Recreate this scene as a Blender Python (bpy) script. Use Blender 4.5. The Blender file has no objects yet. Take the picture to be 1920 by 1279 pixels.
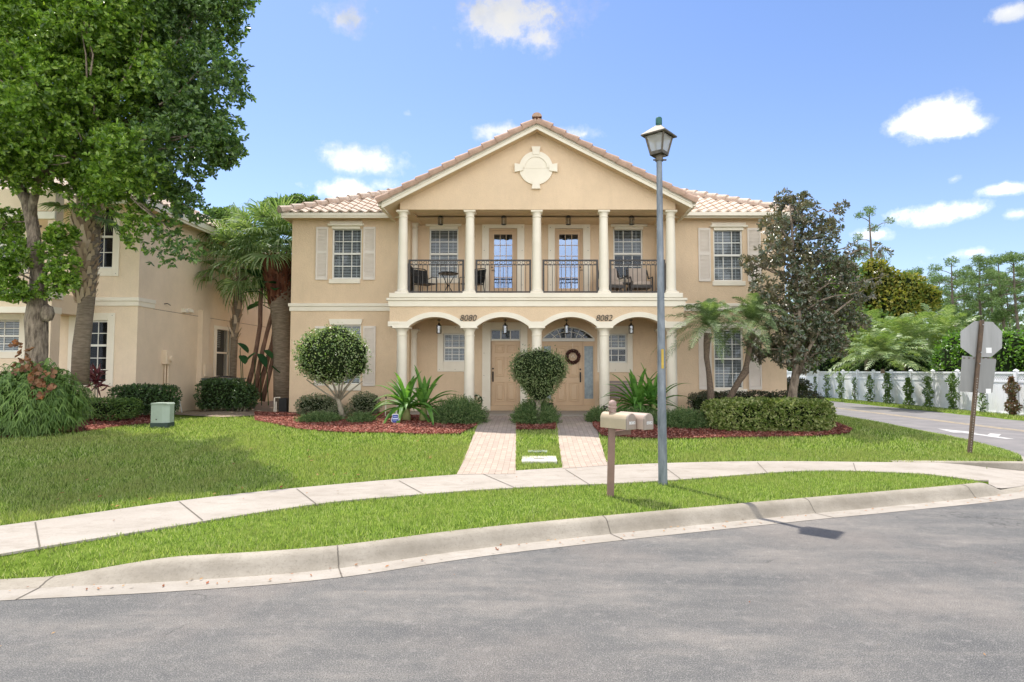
import bpy, math, random
import numpy as np
from mathutils import Vector, Matrix
random.seed(7); RNG = np.random.default_rng(11)
S = bpy.context.scene
COL = S.collection
F = 1150.0; PITCH = math.radians(2.76); VPX = 1000.0; EYE = 1.85
SUNV = Vector((-.251, .392, 1.0)).normalized()

def P(px, py, Y):
    """world X,Z of a sight line of the photograph where it meets the plane at depth Y"""
    u = (px-VPX)/F; v = (639.5-py)/F
    dy = math.cos(PITCH)-v*math.sin(PITCH); dz = math.sin(PITCH)+v*math.cos(PITCH)
    return u/dy*Y, EYE+dz/dy*Y
def PX(px, Y): return P(px, 695, Y)[0]
def PZ(py, Y): return P(1000, py, Y)[1]
def GZ(px, py, z):
    """world X,Y where the sight line meets the level z"""
    u = (px-VPX)/F; v = (639.5-py)/F
    dy = math.cos(PITCH)-v*math.sin(PITCH); dz = math.sin(PITCH)+v*math.cos(PITCH)
    Y = (z-EYE)/(dz/dy)
    return u/dy*Y, Y

# ---------------------------------------------------------------- naming
ORG = {}
def tag(o, label=None, cat=None, group=None, kind=None):
    if label: o['label'] = label
    if cat: o['category'] = cat
    if group: o['group'] = group
    if kind: o['kind'] = kind
    return o
def thing(name, label, cat, loc=(0,0,0), group=None, rotz=0):
    o = bpy.data.objects.new(name, None); COL.objects.link(o)
    o.location = loc; o.rotation_euler = (0,0,rotz); o.empty_display_size = .2
    ORG[o.name] = Vector(loc)
    return tag(o, label, cat, group)
def link(name, me, parent=None, loc=None):
    o = bpy.data.objects.new(name, me); COL.objects.link(o)
    if parent is not None:
        o.parent = parent; ORG[o.name] = ORG[parent.name]
    else:
        o.location = loc or (0,0,0); ORG[o.name] = Vector(loc or (0,0,0))
    return o
def copy_tree(o, parent=None):
    c = o.copy(); COL.objects.link(c); c.parent = parent
    for ch in list(o.children): copy_tree(ch, c)
    return c

class MB:
    """collects shapes given in world coordinates, builds ONE mesh object"""
    def __init__(s): s.v = []; s.f = []; s.smooth = False
    def face(s, pts):
        n = len(s.v); s.v += [tuple(p) for p in pts]; s.f.append(tuple(range(n, n+len(pts)))); return s
    def add(s, vs, fs):
        n = len(s.v); s.v += [tuple(p) for p in vs]; s.f += [tuple(i+n for i in f) for f in fs]; return s
    def box(s, x0, x1, y0, y1, z0, z1, b=0.0):
        x0,x1 = sorted((x0,x1)); y0,y1 = sorted((y0,y1)); z0,z1 = sorted((z0,z1))
        if b > 0 and min(x1-x0, z1-z0) > 2.2*b:     # chamfer the front edges
            vs = [(x0,y1,z0),(x1,y1,z0),(x1,y1,z1),(x0,y1,z1),(x0,y0+b,z0),(x1,y0+b,z0),(x1,y0+b,z1),(x0,y0+b,z1),
                  (x0+b,y0,z0+b),(x1-b,y0,z0+b),(x1-b,y0,z1-b),(x0+b,y0,z1-b)]
            fs = [(0,3,2,1),(0,1,5,4),(1,2,6,5),(2,3,7,6),(3,0,4,7),(4,5,9,8),(5,6,10,9),(6,7,11,10),(7,4,8,11),(8,9,10,11)]
            return s.add(vs, fs)
        vs = [(x0,y0,z0),(x1,y0,z0),(x1,y1,z0),(x0,y1,z0),(x0,y0,z1),(x1,y0,z1),(x1,y1,z1),(x0,y1,z1)]
        return s.add(vs, [(0,3,2,1),(4,5,6,7),(0,1,5,4),(1,2,6,5),(2,3,7,6),(3,0,4,7)])
    def bar(s, a, b, w, h=None, up=(0,0,1)):
        a = Vector(a); b = Vector(b); h = h or w; d = (b-a).normalized(); up = Vector(up)
        if abs(d.dot(up)) > .95: up = Vector((0,1,0))
        r = d.cross(up).normalized()*w/2; u = r.cross(d).normalized()*h/2
        vs = [a-r-u, a+r-u, a+r+u, a-r+u, b-r-u, b+r-u, b+r+u, b-r+u]
        return s.add(vs, [(0,1,2,3),(7,6,5,4),(0,4,5,1),(1,5,6,2),(2,6,7,3),(3,7,4,0)])
    def tube(s, pts, rad, n=10, cap=True, wob=0.0):
        pts = [Vector(p) for p in pts]
        if not hasattr(rad, '__len__'): rad = [rad]*len(pts)
        base = len(s.v); X = None
        for i, p in enumerate(pts):
            d = (pts[min(i+1,len(pts)-1)]-pts[max(i-1,0)]).normalized()
            if X is None:
                X = d.cross(Vector((0,1,0)) if abs(d.y) < .9 else Vector((1,0,0))).normalized()
            X = (X-d*X.dot(d)).normalized(); Yv = d.cross(X)
            for k in range(n):
                a = 2*math.pi*k/n; r = rad[i]*(1+wob*random.uniform(-1,1))
                s.v.append(tuple(p+X*r*math.cos(a)+Yv*r*math.sin(a)))
        for i in range(len(pts)-1):
            for k in range(n):
                a = base+i*n+k; b = base+i*n+(k+1)%n
                s.f.append((a, b, b+n, a+n))
        if cap:
            s.f.append(tuple(base+k for k in reversed(range(n)))); e = base+(len(pts)-1)*n
            s.f.append(tuple(e+k for k in range(n)))
        return s
    def lathe(s, cx, cy, prof, n=24):
        base = len(s.v)
        for r, z in prof:
            for k in range(n):
                a = 2*math.pi*k/n; s.v.append((cx+r*math.cos(a), cy+r*math.sin(a), z))
        for i in range(len(prof)-1):
            for k in range(n):
                a = base+i*n+k; b = base+i*n+(k+1)%n
                s.f.append((a, b, b+n, a+n))
        s.f.append(tuple(base+k for k in reversed(range(n)))); e = base+(len(prof)-1)*n
        s.f.append(tuple(e+k for k in range(n)))
        return s
    def prism(s, xz, y0, y1):
        """outline in X,Z (counter-clockwise seen from the front, -Y) given thickness"""
        n = len(xz); vs = [(x,y0,z) for x,z in xz]+[(x,y1,z) for x,z in xz]
        fs = [tuple(range(n)), tuple(reversed(range(n,2*n)))]
        fs += [((i+1)%n, i, i+n, (i+1)%n+n) for i in range(n)]
        return s.add(vs, fs)
    def wall(s, x0, x1, z0, z1, Y, holes, depth):
        """front wall with real openings and reveals"""
        xs = sorted({x0,x1}|{h[0] for h in holes}|{h[1] for h in holes}); zs = sorted({z0,z1}|{h[2] for h in holes}|{h[3] for h in holes})
        for a, b in zip(xs, xs[1:]):
            for c, d in zip(zs, zs[1:]):
                mx, mz = (a+b)/2, (c+d)/2
                if any(h[0]<mx<h[1] and h[2]<mz<h[3] for h in holes): continue
                s.face([(a,Y,c),(b,Y,c),(b,Y,d),(a,Y,d)])
        for h in holes:
            a,b,c,d = h[:4]; D = Y+depth
            s.face([(a,Y,c),(a,Y,d),(a,D,d),(a,D,c)]); s.face([(b,Y,d),(b,Y,c),(b,D,c),(b,D,d)])
            s.face([(a,Y,d),(b,Y,d),(b,D,d),(a,D,d)]); s.face([(b,Y,c),(a,Y,c),(a,D,c),(b,D,c)])
        return s
    def build(s, name, m, parent=None, smooth=False, loc=None, ang=None):
        me = bpy.data.meshes.new(name)
        o = ORG[parent.name] if parent is not None else Vector(loc or (0,0,0))
        me.from_pydata([(x-o.x, y-o.y, z-o.z) for x,y,z in s.v], [], s.f); me.materials.append(m)
        if smooth:
            me.polygons.foreach_set('use_smooth', [True]*len(me.polygons))
            if ang: me.set_sharp_from_angle(angle=math.radians(ang))
        me.update()
        return link(name, me, parent, loc)

def quads_mesh(name, V, nv, m, parent=None, loc=None, smooth=False, faces=None):
    """V: (N,nv,3) world; each entry becomes one nv-gon (or the faces given per entry)"""
    V = np.asarray(V, dtype=np.float32); N = V.shape[0]
    o = ORG[parent.name] if parent is not None else Vector(loc or (0,0,0))
    V = V-np.array([o.x,o.y,o.z], dtype=np.float32)
    if faces is None: faces = [list(range(nv))]
    fl = [len(f) for f in faces]; pat = np.concatenate([np.array(f) for f in faces])
    idx = (np.arange(N)[:,None]*nv+pat[None,:]).ravel().astype(np.int32)
    tot = np.tile(np.array(fl, dtype=np.int32), N); st = np.concatenate([[0], np.cumsum(tot)[:-1]]).astype(np.int32)
    me = bpy.data.meshes.new(name)
    me.vertices.add(N*nv); me.vertices.foreach_set('co', V.ravel())
    me.loops.add(len(idx)); me.loops.foreach_set('vertex_index', idx)
    me.polygons.add(len(tot)); me.polygons.foreach_set('loop_start', st); me.polygons.foreach_set('loop_total', tot)
    if smooth: me.polygons.foreach_set('use_smooth', np.ones(len(tot), dtype=bool))
    me.update(calc_edges=True); me.validate(); me.materials.append(m)
    return link(name, me, parent, loc)

def text(body, size, ext, loc, m, parent, name, shear=0.0, bold=0.0, rot=None, sx=1.0):
    c = bpy.data.curves.new('t', 'FONT'); c.body = body; c.size = size; c.extrude = ext; c.shear = shear; c.offset = bold
    c.align_x = 'CENTER'; c.align_y = 'CENTER'
    t = bpy.data.objects.new('t', c); COL.objects.link(t)
    bpy.context.view_layer.update()
    me = bpy.data.meshes.new_from_object(t.evaluated_get(bpy.context.evaluated_depsgraph_get()))
    bpy.data.objects.remove(t); bpy.data.curves.remove(c)
    R = rot if rot is not None else Matrix.Rotation(math.pi/2, 4, 'X')
    o = ORG[parent.name]
    me.transform(Matrix.Translation(Vector(loc)-o) @ R @ Matrix.Scale(sx, 4, (1,0,0)))
    me.materials.clear(); me.materials.append(m)
    return link(name, me, parent)

# ---------------------------------------------------------------- materials
def nd(nt, t, **k):
    n = nt.nodes.new(t)
    for a, b in k.items():
        if a in n.inputs.keys(): n.inputs[a].default_value = b
        else: setattr(n, a, b)
    return n
def ramp(nt, fac, stops):
    r = nt.nodes.new('ShaderNodeValToRGB'); e = r.color_ramp.elements
    while len(e) < len(stops): e.new(.5)
    for i, (p, c) in enumerate(stops): e[i].position = p; e[i].color = (*c, 1) if len(c) == 3 else c
    nt.links.new(fac, r.inputs[0]); return r.outputs[0]
def mixc(nt, fac, a, b, mode='MIX'):
    n = nt.nodes.new('ShaderNodeMix'); n.data_type = 'RGBA'; n.blend_type = mode
    for s, x in ((n.inputs[0], fac), (n.inputs[6], a), (n.inputs[7], b)):
        if hasattr(x, 'is_linked'): nt.links.new(x, s)
        elif isinstance(x, (int,float)): s.default_value = x
        else: s.default_value = (*x, 1)
    return n.outputs[2]
def coords(nt, kind='Object', scale=(1,1,1), rot=(0,0,0)):
    t = nt.nodes.new('ShaderNodeTexCoord'); mp = nt.nodes.new('ShaderNodeMapping')
    src = t.outputs['Object']
    if kind == 'World':
        g = nt.nodes.new('ShaderNodeNewGeometry'); src = g.outputs['Position']
    nt.links.new(src, mp.inputs[0]); mp.inputs['Scale'].default_value = scale; mp.inputs['Rotation'].default_value = rot
    return mp.outputs[0]
def noise(nt, vec, scale, detail=4, rough=.55, out='Fac'):
    n = nt.nodes.new('ShaderNodeTexNoise'); n.inputs['Scale'].default_value = scale; n.inputs['Detail'].default_value = detail
    n.inputs['Roughness'].default_value = rough; nt.links.new(vec, n.inputs['Vector']); return n.outputs[out]
def newmat(name):
    m = bpy.data.materials.new(name); m.use_nodes = True; nt = m.node_tree; b = nt.nodes['Principled BSDF']
    return m, nt, b
def bump(nt, b, h, strength, dist=.02):
    n = nt.nodes.new('ShaderNodeBump'); n.inputs['Strength'].default_value = strength; n.inputs['Distance'].default_value = dist
    nt.links.new(h, n.inputs['Height']); nt.links.new(n.outputs[0], b.inputs['Normal'])
def surf(name, col, col2=None, nscale=3, rough=.8, bs=0, bscale=60, metal=0, spec=.4, stretch=(1,1,1), lo=.35, hi=.7, bdist=.01, coat=0):
    """one painted / mineral surface: two tones mixed by noise, fine bump"""
    m, nt, b = newmat(name); vec = coords(nt, 'World', stretch)
    col2 = col2 or tuple(c*.88 for c in col)
    f = noise(nt, vec, nscale, 6, .6)
    c = ramp(nt, f, [(lo, col2), (hi, col)]); nt.links.new(c, b.inputs['Base Color'])
    b.inputs['Roughness'].default_value = rough; b.inputs['Metallic'].default_value = metal
    b.inputs['Specular IOR Level'].default_value = spec; b.inputs['Coat Weight'].default_value = coat
    if bs: bump(nt, b, noise(nt, vec, bscale, 3), bs, bdist)
    return m
def leafmat(name, cols, trans=.35, rough=.45, spec=.35, back=None):
    m, nt, b = newmat(name); g = nt.nodes.new('ShaderNodeNewGeometry')
    k = len(cols); c = ramp(nt, g.outputs['Random Per Island'], [(i/(k-1) if k > 1 else 0, q) for i, q in enumerate(cols)])
    if back: c = mixc(nt, g.outputs['Backfacing'], c, back)
    nt.links.new(c, b.inputs['Base Color']); b.inputs['Roughness'].default_value = rough; b.inputs['Specular IOR Level'].default_value = spec
    t = nt.nodes.new('ShaderNodeBsdfTranslucent'); tc = mixc(nt, 1.0, c, (1.25, 1.35, .55), 'MULTIPLY'); nt.links.new(tc, t.inputs[0])
    mx = nt.nodes.new('ShaderNodeMixShader'); mx.inputs[0].default_value = trans
    nt.links.new(b.outputs[0], mx.inputs[1]); nt.links.new(t.outputs[0], mx.inputs[2])
    nt.links.new(mx.outputs[0], nt.nodes['Material Output'].inputs[0]); return m

M = {}
def stucco(name, col, dirt):
    m, nt, b = newmat(name); v = coords(nt, 'World')
    big = noise(nt, v, .9, 7, .7); mid = noise(nt, coords(nt, 'World', (1.6,1.6,.3)), 2.4, 8, .75); fine = noise(nt, v, 38, 3)
    c = mixc(nt, ramp(nt, big, [(.3,(0,0,0)),(.75,(1,1,1))]), tuple(x*.87 for x in col), tuple(min(1,x*1.04) for x in col))
    c = mixc(nt, ramp(nt, mid, [(.5,(0,0,0)),(.8,(.55,.55,.55))]), c, dirt)
    c = mixc(nt, ramp(nt, fine, [(.35,(.12,.12,.12)),(.6,(0,0,0))]), c, tuple(x*.7 for x in col))
    nt.links.new(c, b.inputs['Base Color']); b.inputs['Roughness'].default_value = .9; b.inputs['Specular IOR Level'].default_value = .2
    bump(nt, b, fine, .6, .02); return m
M['stucco'] = stucco('peach_stucco', (.76,.575,.385), (.60,.45,.30))
M['stucco_pale'] = stucco('pale_stucco', (.84,.675,.49), (.70,.56,.41))
M['trim'] = surf('cream_trim_paint', (.85,.775,.635), (.78,.70,.56), 1.6, .6, .12, 70)
M['white'] = surf('white_window_paint', (.80,.77,.69), (.74,.71,.63), 4, .45)
M['shutter'] = surf('pinkish_shutter_paint', (.76,.68,.59), (.70,.62,.53), 3, .55)
M['door'] = surf('tan_door_paint', (.66,.47,.29), (.60,.42,.26), 2, .45)
M['iron'] = surf('dark_bronze_iron', (.075,.066,.06), (.05,.045,.04), 9, .5, metal=.3)
M['black'] = surf('black_metal', (.025,.022,.02), (.015,.015,.015), 9, .45, metal=.3)
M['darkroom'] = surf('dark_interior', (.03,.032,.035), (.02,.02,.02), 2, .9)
M['blind'] = surf('white_blind_slats', (.62,.63,.60), (.55,.56,.54), 3, .5)
def glassmat(name, tint, refl=.16, gc=(.9,.95,1)):
    m, nt, b = newmat(name); nt.nodes.remove(b)
    tr = nt.nodes.new('ShaderNodeBsdfTransparent'); tr.inputs[0].default_value = (*tint,1)
    gl = nt.nodes.new('ShaderNodeBsdfGlossy'); gl.inputs['Roughness'].default_value = .04; gl.inputs[0].default_value = (*gc,1)
    n = noise(nt, coords(nt, 'World'), 1.3, 2); bp = nt.nodes.new('ShaderNodeBump'); bp.inputs['Strength'].default_value = .04; bp.inputs['Distance'].default_value = .05
    nt.links.new(n, bp.inputs['Height']); nt.links.new(bp.outputs[0], gl.inputs['Normal'])
    mx = nt.nodes.new('ShaderNodeMixShader'); mx.inputs[0].default_value = refl
    nt.links.new(tr.outputs[0], mx.inputs[1]); nt.links.new(gl.outputs[0], mx.inputs[2]); nt.links.new(mx.outputs[0], nt.nodes['Material Output'].inputs[0])
    return m
M['glass'] = glassmat('window_glass', (.80,.83,.85), .035)
M['darkglass'] = glassmat('dark_window_glass', (.55,.58,.6), .012)
M['doorglass'] = glassmat('door_glass_painted_sky_blue', (.40,.48,.60), .5, (.30,.39,.56))  # gloss tinted blue: a blue-sky reflection put into the glass colour
M['frost'] = surf('frosted_lantern_panel', (.62,.60,.55), (.50,.48,.42), 6, .35)
def frost():
    m, nt, b = newmat('frosted_lantern_panel'); b.inputs['Base Color'].default_value = (.74,.72,.66,1); b.inputs['Roughness'].default_value = .35
    t = nt.nodes.new('ShaderNodeBsdfTranslucent'); t.inputs[0].default_value = (.85,.83,.78,1); tr = nt.nodes.new('ShaderNodeBsdfTransparent'); tr.inputs[0].default_value = (.95,.94,.9,1)
    a = nt.nodes.new('ShaderNodeMixShader'); a.inputs[0].default_value = .5; nt.links.new(b.outputs[0], a.inputs[1]); nt.links.new(t.outputs[0], a.inputs[2])
    c = nt.nodes.new('ShaderNodeMixShader'); c.inputs[0].default_value = .35; nt.links.new(a.outputs[0], c.inputs[1]); nt.links.new(tr.outputs[0], c.inputs[2]); nt.links.new(c.outputs[0], nt.nodes['Material Output'].inputs[0]); return m
M['frost'] = frost()
M['sideglass'] = surf('patterned_sidelight_glass', (.36,.42,.44), (.25,.30,.32), 14, .2, .3, 40)
def tilemat():
    m, nt, b = newmat('weathered_clay_tile'); v = coords(nt, 'World')
    c = ramp(nt, noise(nt, v, 5, 4, .6), [(.3,(.46,.335,.25)),(.5,(.55,.43,.335)),(.72,(.62,.53,.45))])
    c = mixc(nt, ramp(nt, noise(nt, v, 26, 3), [(.5,(0,0,0)),(.75,(.5,.5,.5))]), c, (.36,.25,.18))
    nt.links.new(c, b.inputs['Base Color']); b.inputs['Roughness'].default_value = .85; bump(nt, b, noise(nt, v, 60, 2), .25); return m
M['tile'] = tilemat()
M['cap'] = surf('brown_ridge_tile', (.50,.335,.245), (.38,.25,.18), 6, .85, .3, 50)
M['mortar'] = surf('dark_tile_mortar', (.20,.13,.10), None, 6, .95)
def concrete(name, col, dark, joints=False):
    m, nt, b = newmat(name); v = coords(nt, 'World')
    c = ramp(nt, noise(nt, v, 1.1, 6, .65), [(.3, dark), (.65, col)])
    sp = noise(nt, v, 42, 5, .8); c = mixc(nt, ramp(nt, sp, [(.3,(.55,.55,.55)),(.48,(0,0,0))]), c, tuple(x*.72 for x in dark))
    c = mixc(nt, ramp(nt, sp, [(.6,(0,0,0)),(.75,(.45,.45,.45))]), c, tuple(min(1,x*1.12) for x in col))
    st = noise(nt, coords(nt, 'World', (.8,1.6,3)), 2.6, 7, .75); c = mixc(nt, ramp(nt, st, [(.48,(0,0,0)),(.72,(.6,.6,.6))]), c, (.22,.19,.145))
    nt.links.new(c, b.inputs['Base Color']); b.inputs['Roughness'].default_value = .9; b.inputs['Specular IOR Level'].default_value = .25
    bump(nt, b, sp, .3, .006); return m
M['walk'] = concrete('sidewalk_concrete', (.41,.365,.315), (.34,.30,.255))
M['curb'] = concrete('kerb_concrete', (.40,.355,.29), (.23,.20,.155))
M['gutter'] = concrete('gutter_concrete', (.40,.36,.31), (.31,.275,.23))
M['joint'] = surf('dark_joint', (.15,.13,.105), None, 8, .95)
def asphalt():
    m, nt, b = newmat('worn_asphalt'); v = coords(nt, 'World')
    pat = noise(nt, coords(nt, 'World', (.45,1.2,1), (0,0,.32)), 1.1, 8, .7)
    c = ramp(nt, pat, [(.34,(.092,.092,.09)),(.5,(.142,.136,.126)),(.62,(.225,.203,.178))]); sk = noise(nt, coords(nt, 'World', (.16,2.2,1), (0,0,.36)), 1.0, 6, .7); c = mixc(nt, ramp(nt, sk, [(.52,(0,0,0)),(.66,(.5,.5,.5))]), c, (.24,.215,.19)); c = mixc(nt, ramp(nt, sk, [(.34,(.45,.45,.45)),(.46,(0,0,0))]), c, (.085,.086,.088))
    pk = noise(nt, v, .45, 4, .6); c = mixc(nt, ramp(nt, pk, [(.48,(0,0,0)),(.66,(.65,.65,.65))]), c, (.215,.185,.16))
    vr = nt.nodes.new('ShaderNodeTexVoronoi'); vr.inputs['Scale'].default_value = 70; nt.links.new(v, vr.inputs['Vector'])
    gr = ramp(nt, vr.outputs['Distance'], [(.2,(1,1,1)),(.5,(.0,.0,.0))])
    sel = ramp(nt, vr.outputs['Color'], [(.40,(0,0,0)),(.6,(1,1,1))]); f = mixc(nt, 1.0, gr, sel, 'MULTIPLY')
    c = mixc(nt, mixc(nt, 1.0, f, (.5,.5,.5), 'MULTIPLY'), c, (.30,.285,.26)); fine = noise(nt, v, 120, 3, .8)
    c = mixc(nt, ramp(nt, fine, [(.40,(.85,.85,.85)),(.50,(0,0,0))]), c, (.05,.05,.048)); c = mixc(nt, ramp(nt, fine, [(.54,(0,0,0)),(.64,(.7,.7,.7))]), c, (.34,.32,.29))
    mid = noise(nt, v, 9, 5, .75); c = mixc(nt, ramp(nt, mid, [(.35,(.25,.25,.25)),(.5,(0,0,0))]), c, (.075,.075,.08)); c = mixc(nt, ramp(nt, mid, [(.56,(0,0,0)),(.75,(.45,.45,.45))]), c, (.34,.31,.285))
    cr = nt.nodes.new('ShaderNodeTexVoronoi'); cr.feature = 'DISTANCE_TO_EDGE'; cr.inputs['Scale'].default_value = .42
    wv = nt.nodes.new('ShaderNodeVectorMath'); wv.operation = 'ADD'; dn = nt.nodes.new('ShaderNodeTexNoise'); dn.inputs['Scale'].default_value = 2.2; dn.inputs['Detail'].default_value = 6; nt.links.new(v, dn.inputs['Vector']); nt.links.new(v, wv.inputs[0]); nt.links.new(dn.outputs['Color'], wv.inputs[1]); nt.links.new(wv.outputs[0], cr.inputs['Vector'])
    ck = ramp(nt, cr.outputs['Distance'], [(.0,(.8,.8,.8)),(.006,(0,0,0))]); gate = ramp(nt, noise(nt, v, .6, 3), [(.55,(0,0,0)),(.62,(1,1,1))]); c = mixc(nt, mixc(nt, 1.0, ck, gate, 'MULTIPLY'), c, (.05,.048,.045))
    nt.links.new(c, b.inputs['Base Color']); b.inputs['Roughness'].default_value = .85; b.inputs['Specular IOR Level'].default_value = .35
    bump(nt, b, fine, .6, .006); return m
M['asphalt'] = asphalt()
M['asphalt2'] = surf('side_road_asphalt', (.235,.215,.205), (.17,.16,.155), 1.2, .85, .4, 90)
M['yellow'] = surf('worn_yellow_paint', (.50,.38,.22), (.34,.29,.22), 3, .8, lo=.4, hi=.6)
M['roadwhite'] = surf('worn_white_road_paint', (.56,.54,.51), (.40,.385,.37), 6, .8)
def soil(name, a, bcol, c2, sc=9):
    m, nt, b = newmat(name); v = coords(nt, 'World')
    c = ramp(nt, noise(nt, v, sc, 6, .7), [(.3,a),(.5,bcol),(.7,c2)]); nt.links.new(c, b.inputs['Base Color']); b.inputs['Roughness'].default_value = .95
    b.inputs['Specular IOR Level'].default_value = .1; bump(nt, b, noise(nt, v, 40, 4, .7), .8, .03); return m
M['lawnsoil'] = soil('lawn_thatch', (.06,.09,.012), (.12,.19,.02), (.20,.26,.05), 7)
M['dirt'] = soil('sandy_soil', (.20,.15,.11), (.33,.26,.19), (.42,.34,.27))
M['mulchbed'] = soil('red_mulch_base', (.09,.025,.018), (.19,.06,.042), (.30,.12,.09), 22)
M['mulch'] = leafmat('red_mulch_chips', [(.12,.032,.022),(.27,.08,.058),(.36,.14,.10),(.48,.27,.21)], .0, .9, .1)
M['paver'] = None
def paver():
    m, nt, b = newmat('brick_pavers'); v = coords(nt, 'World', (1,1,1), (0,0,math.pi/2))
    br = nt.nodes.new('ShaderNodeTexBrick'); nt.links.new(v, br.inputs['Vector'])
    for k, x in (('Scale',1.0),('Brick Width',.21),('Row Height',.105),('Mortar Size',.0045),('Mortar Smooth',.2),('Bias',0.0)): br.inputs[k].default_value = x
    br.inputs['Color1'].default_value = (.47,.36,.29,1); br.inputs['Color2'].default_value = (.36,.28,.23,1); br.inputs['Mortar'].default_value = (.19,.14,.11,1)
    c = mixc(nt, ramp(nt, noise(nt, coords(nt,'World'), 6, 4), [(.35,(.4,.4,.4)),(.65,(0,0,0))]), br.outputs['Color'], (.42,.36,.29))
    c = mixc(nt, ramp(nt, noise(nt, coords(nt,'World'), 1.2, 5), [(.5,(0,0,0)),(.8,(.4,.4,.4))]), c, (.25,.23,.15))
    nt.links.new(c, b.inputs['Base Color']); b.inputs['Roughness'].default_value = .9; bump(nt, b, br.outputs['Fac'], -.4, .006); return m
M['paver'] = paver()
M['grass'] = leafmat('grass_blades', [(.075,.13,.028),(.18,.27,.055),(.30,.41,.085),(.43,.53,.15),(.60,.59,.33)], .30, .6, .12)
def vary_grass():
    nt = M['grass'].node_tree; b = nt.nodes['Principled BSDF']; src = b.inputs['Base Color'].links[0].from_socket
    n = noise(nt, coords(nt, 'World'), 1.1, 5, .65); c = mixc(nt, ramp(nt, n, [(.42,(0,0,0)),(.66,(.75,.75,.75))]), src, (.36,.36,.13)); nt.links.new(c, b.inputs['Base Color'])
vary_grass()
M['bark'] = surf('grey_brown_bark', (.34,.27,.20), (.10,.075,.055), 16, .95, 1, 30, stretch=(1,1,.3), lo=.35, hi=.65, bdist=.04)
M['palmbark'] = surf('ringed_palm_bark', (.32,.25,.18), (.17,.13,.09), 9, .95, .8, 22, stretch=(.6,.6,3), bdist=.03)
M['boots'] = leafmat('palm_boots', [(.26,.18,.12),(.44,.33,.22),(.58,.46,.33)], 0, .9, .1)
M['redboots'] = leafmat('reddish_palm_boots', [(.07,.03,.02),(.17,.065,.04),(.24,.11,.065)], 0, .9, .1)
M['paledstem'] = surf('pale_branch_bark', (.33,.29,.22), (.19,.16,.11), 12, .9, .6, 40)
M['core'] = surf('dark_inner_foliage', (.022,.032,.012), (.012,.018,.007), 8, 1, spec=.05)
M['pine_bark'] = surf('pine_bark', (.20,.15,.12), (.11,.09,.075), 4, .95)
# ================================================================ GROUND
def crom(pts, n=12):
    """smooth curve through points"""
    p = [Vector(q) for q in pts]; p = [p[0]*2-p[1]]+p+[p[-1]*2-p[-2]]; out = []
    for i in range(1, len(p)-2):
        for k in range(n):
            t = k/n; a,b,c,d = p[i-1],p[i],p[i+1],p[i+2]
            out.append(.5*((2*b)+(c-a)*t+(2*a-5*b+4*c-d)*t*t+(3*b-a-3*c+d)*t**3))
    out.append(p[-2]); return out
def sm(t): t = max(0., min(1., t)); return t*t*(3-2*t)
def pxs(lst, z): return [GZ(x, y, z) for x, y in lst]

gut_out = pxs([(0,1127),(320,1110),(625,1085),(750,1062),(960,1037),(1210,1005),(1460,982),(1710,957),(1920,934)], 0)
gut_out = [(-9.0,4.35),(-6.5,4.62)]+gut_out[:3]+[gut_out[4],gut_out[6],gut_out[7],gut_out[8],(9.3,10.2),(12.0,11.9)]
walk_front = [(-10.5,.8),(-7.0,3.3)]+pxs([(0,1039),(240,1000),(595,945),(790,927),(960,915),(1235,902),(1510,883),(1700,887),(1850,897)], .17)
walk_back = [(-12.5,1.2),(-8.4,4.2)]+pxs([(0,986),(330,940),(555,915),(855,890),(1155,872),(1410,865),(1700,867)], .17)
GO = crom([(x,y,0) for x,y in gut_out], 14); WF = crom([(x,y,0) for x,y in walk_front], 12); WB = crom([(x,y,0) for x,y in walk_back], 12)
side_edge = [(9.15,11.55),(9.45,11.95),(9.95,12.7),(10.45,14.0),(10.85,16.0),(11.2,18.5),(11.45,20.5),(11.8,24),(12.0,30),(12.1,60)]
SE = crom([(x,y,0) for x,y in side_edge], 10)
LB = [(p.x,p.y) for p in WB]+[(8.6,11.35),(9.15,11.55)]+[(p.x,p.y) for p in SE[1:]]     # lower boundary of the lawn, X grows
LB = [LB[0]]+[b for a,b in zip(LB, LB[1:]) if b[0] > a[0]+1e-4]
LBX = np.array([p[0] for p in LB]); LBY = np.array([p[1] for p in LB])
def cY(x): return float(np.interp(x, LBX, LBY))
WBX = np.array([p.x for p in WB]); WBY = np.array([p.y for p in WB])
def gz(X, Y):
    X = np.asarray(X, float); Y = np.asarray(Y, float)
    c = np.maximum(np.interp(X, WBX, WBY), 3.0)
    t = np.clip((Y-c)/(16.6-c), 0, 1); s = t*t*(3-2*t)
    fr = np.clip((11.7-X)/3.6, 0, 1); fr = fr*fr*(3-2*fr)
    z = .17+.40*s*fr-.11*np.clip((X-8.9)/1.6, 0, 1)
    return z+.012*np.sin(X*1.7+Y*.9)*np.clip((Y-c)/2, 0, 1)
def g1(x, y): return float(gz(x, y))
def GP(px, py):
    """the point of the lawn a sight line meets"""
    z = .4
    for _ in range(30):
        x, y = GZ(px, py, z); z = .5*z+.5*g1(x, y)
    x, y = GZ(px, py, z); return x, y, z

def struct(o, label=None): o['kind'] = 'structure'; return o
# base ground out to the horizon
mb = MB(); mb.face([(-400,-60,-.10),(400,-60,-.10),(400,600,-.10),(-400,600,-.10)])
def groundmat():
    m, nt, b = newmat('far_grass_ground'); v = coords(nt, 'World')
    c = ramp(nt, noise(nt, v, .5, 8, .7), [(.3,(.05,.085,.015)),(.55,(.12,.18,.03)),(.75,(.22,.22,.10))])
    nt.links.new(c, b.inputs['Base Color']); b.inputs['Roughness'].default_value = 1; return m
M['ground'] = groundmat()
struct(mb.build('ground', M['ground']))

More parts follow.
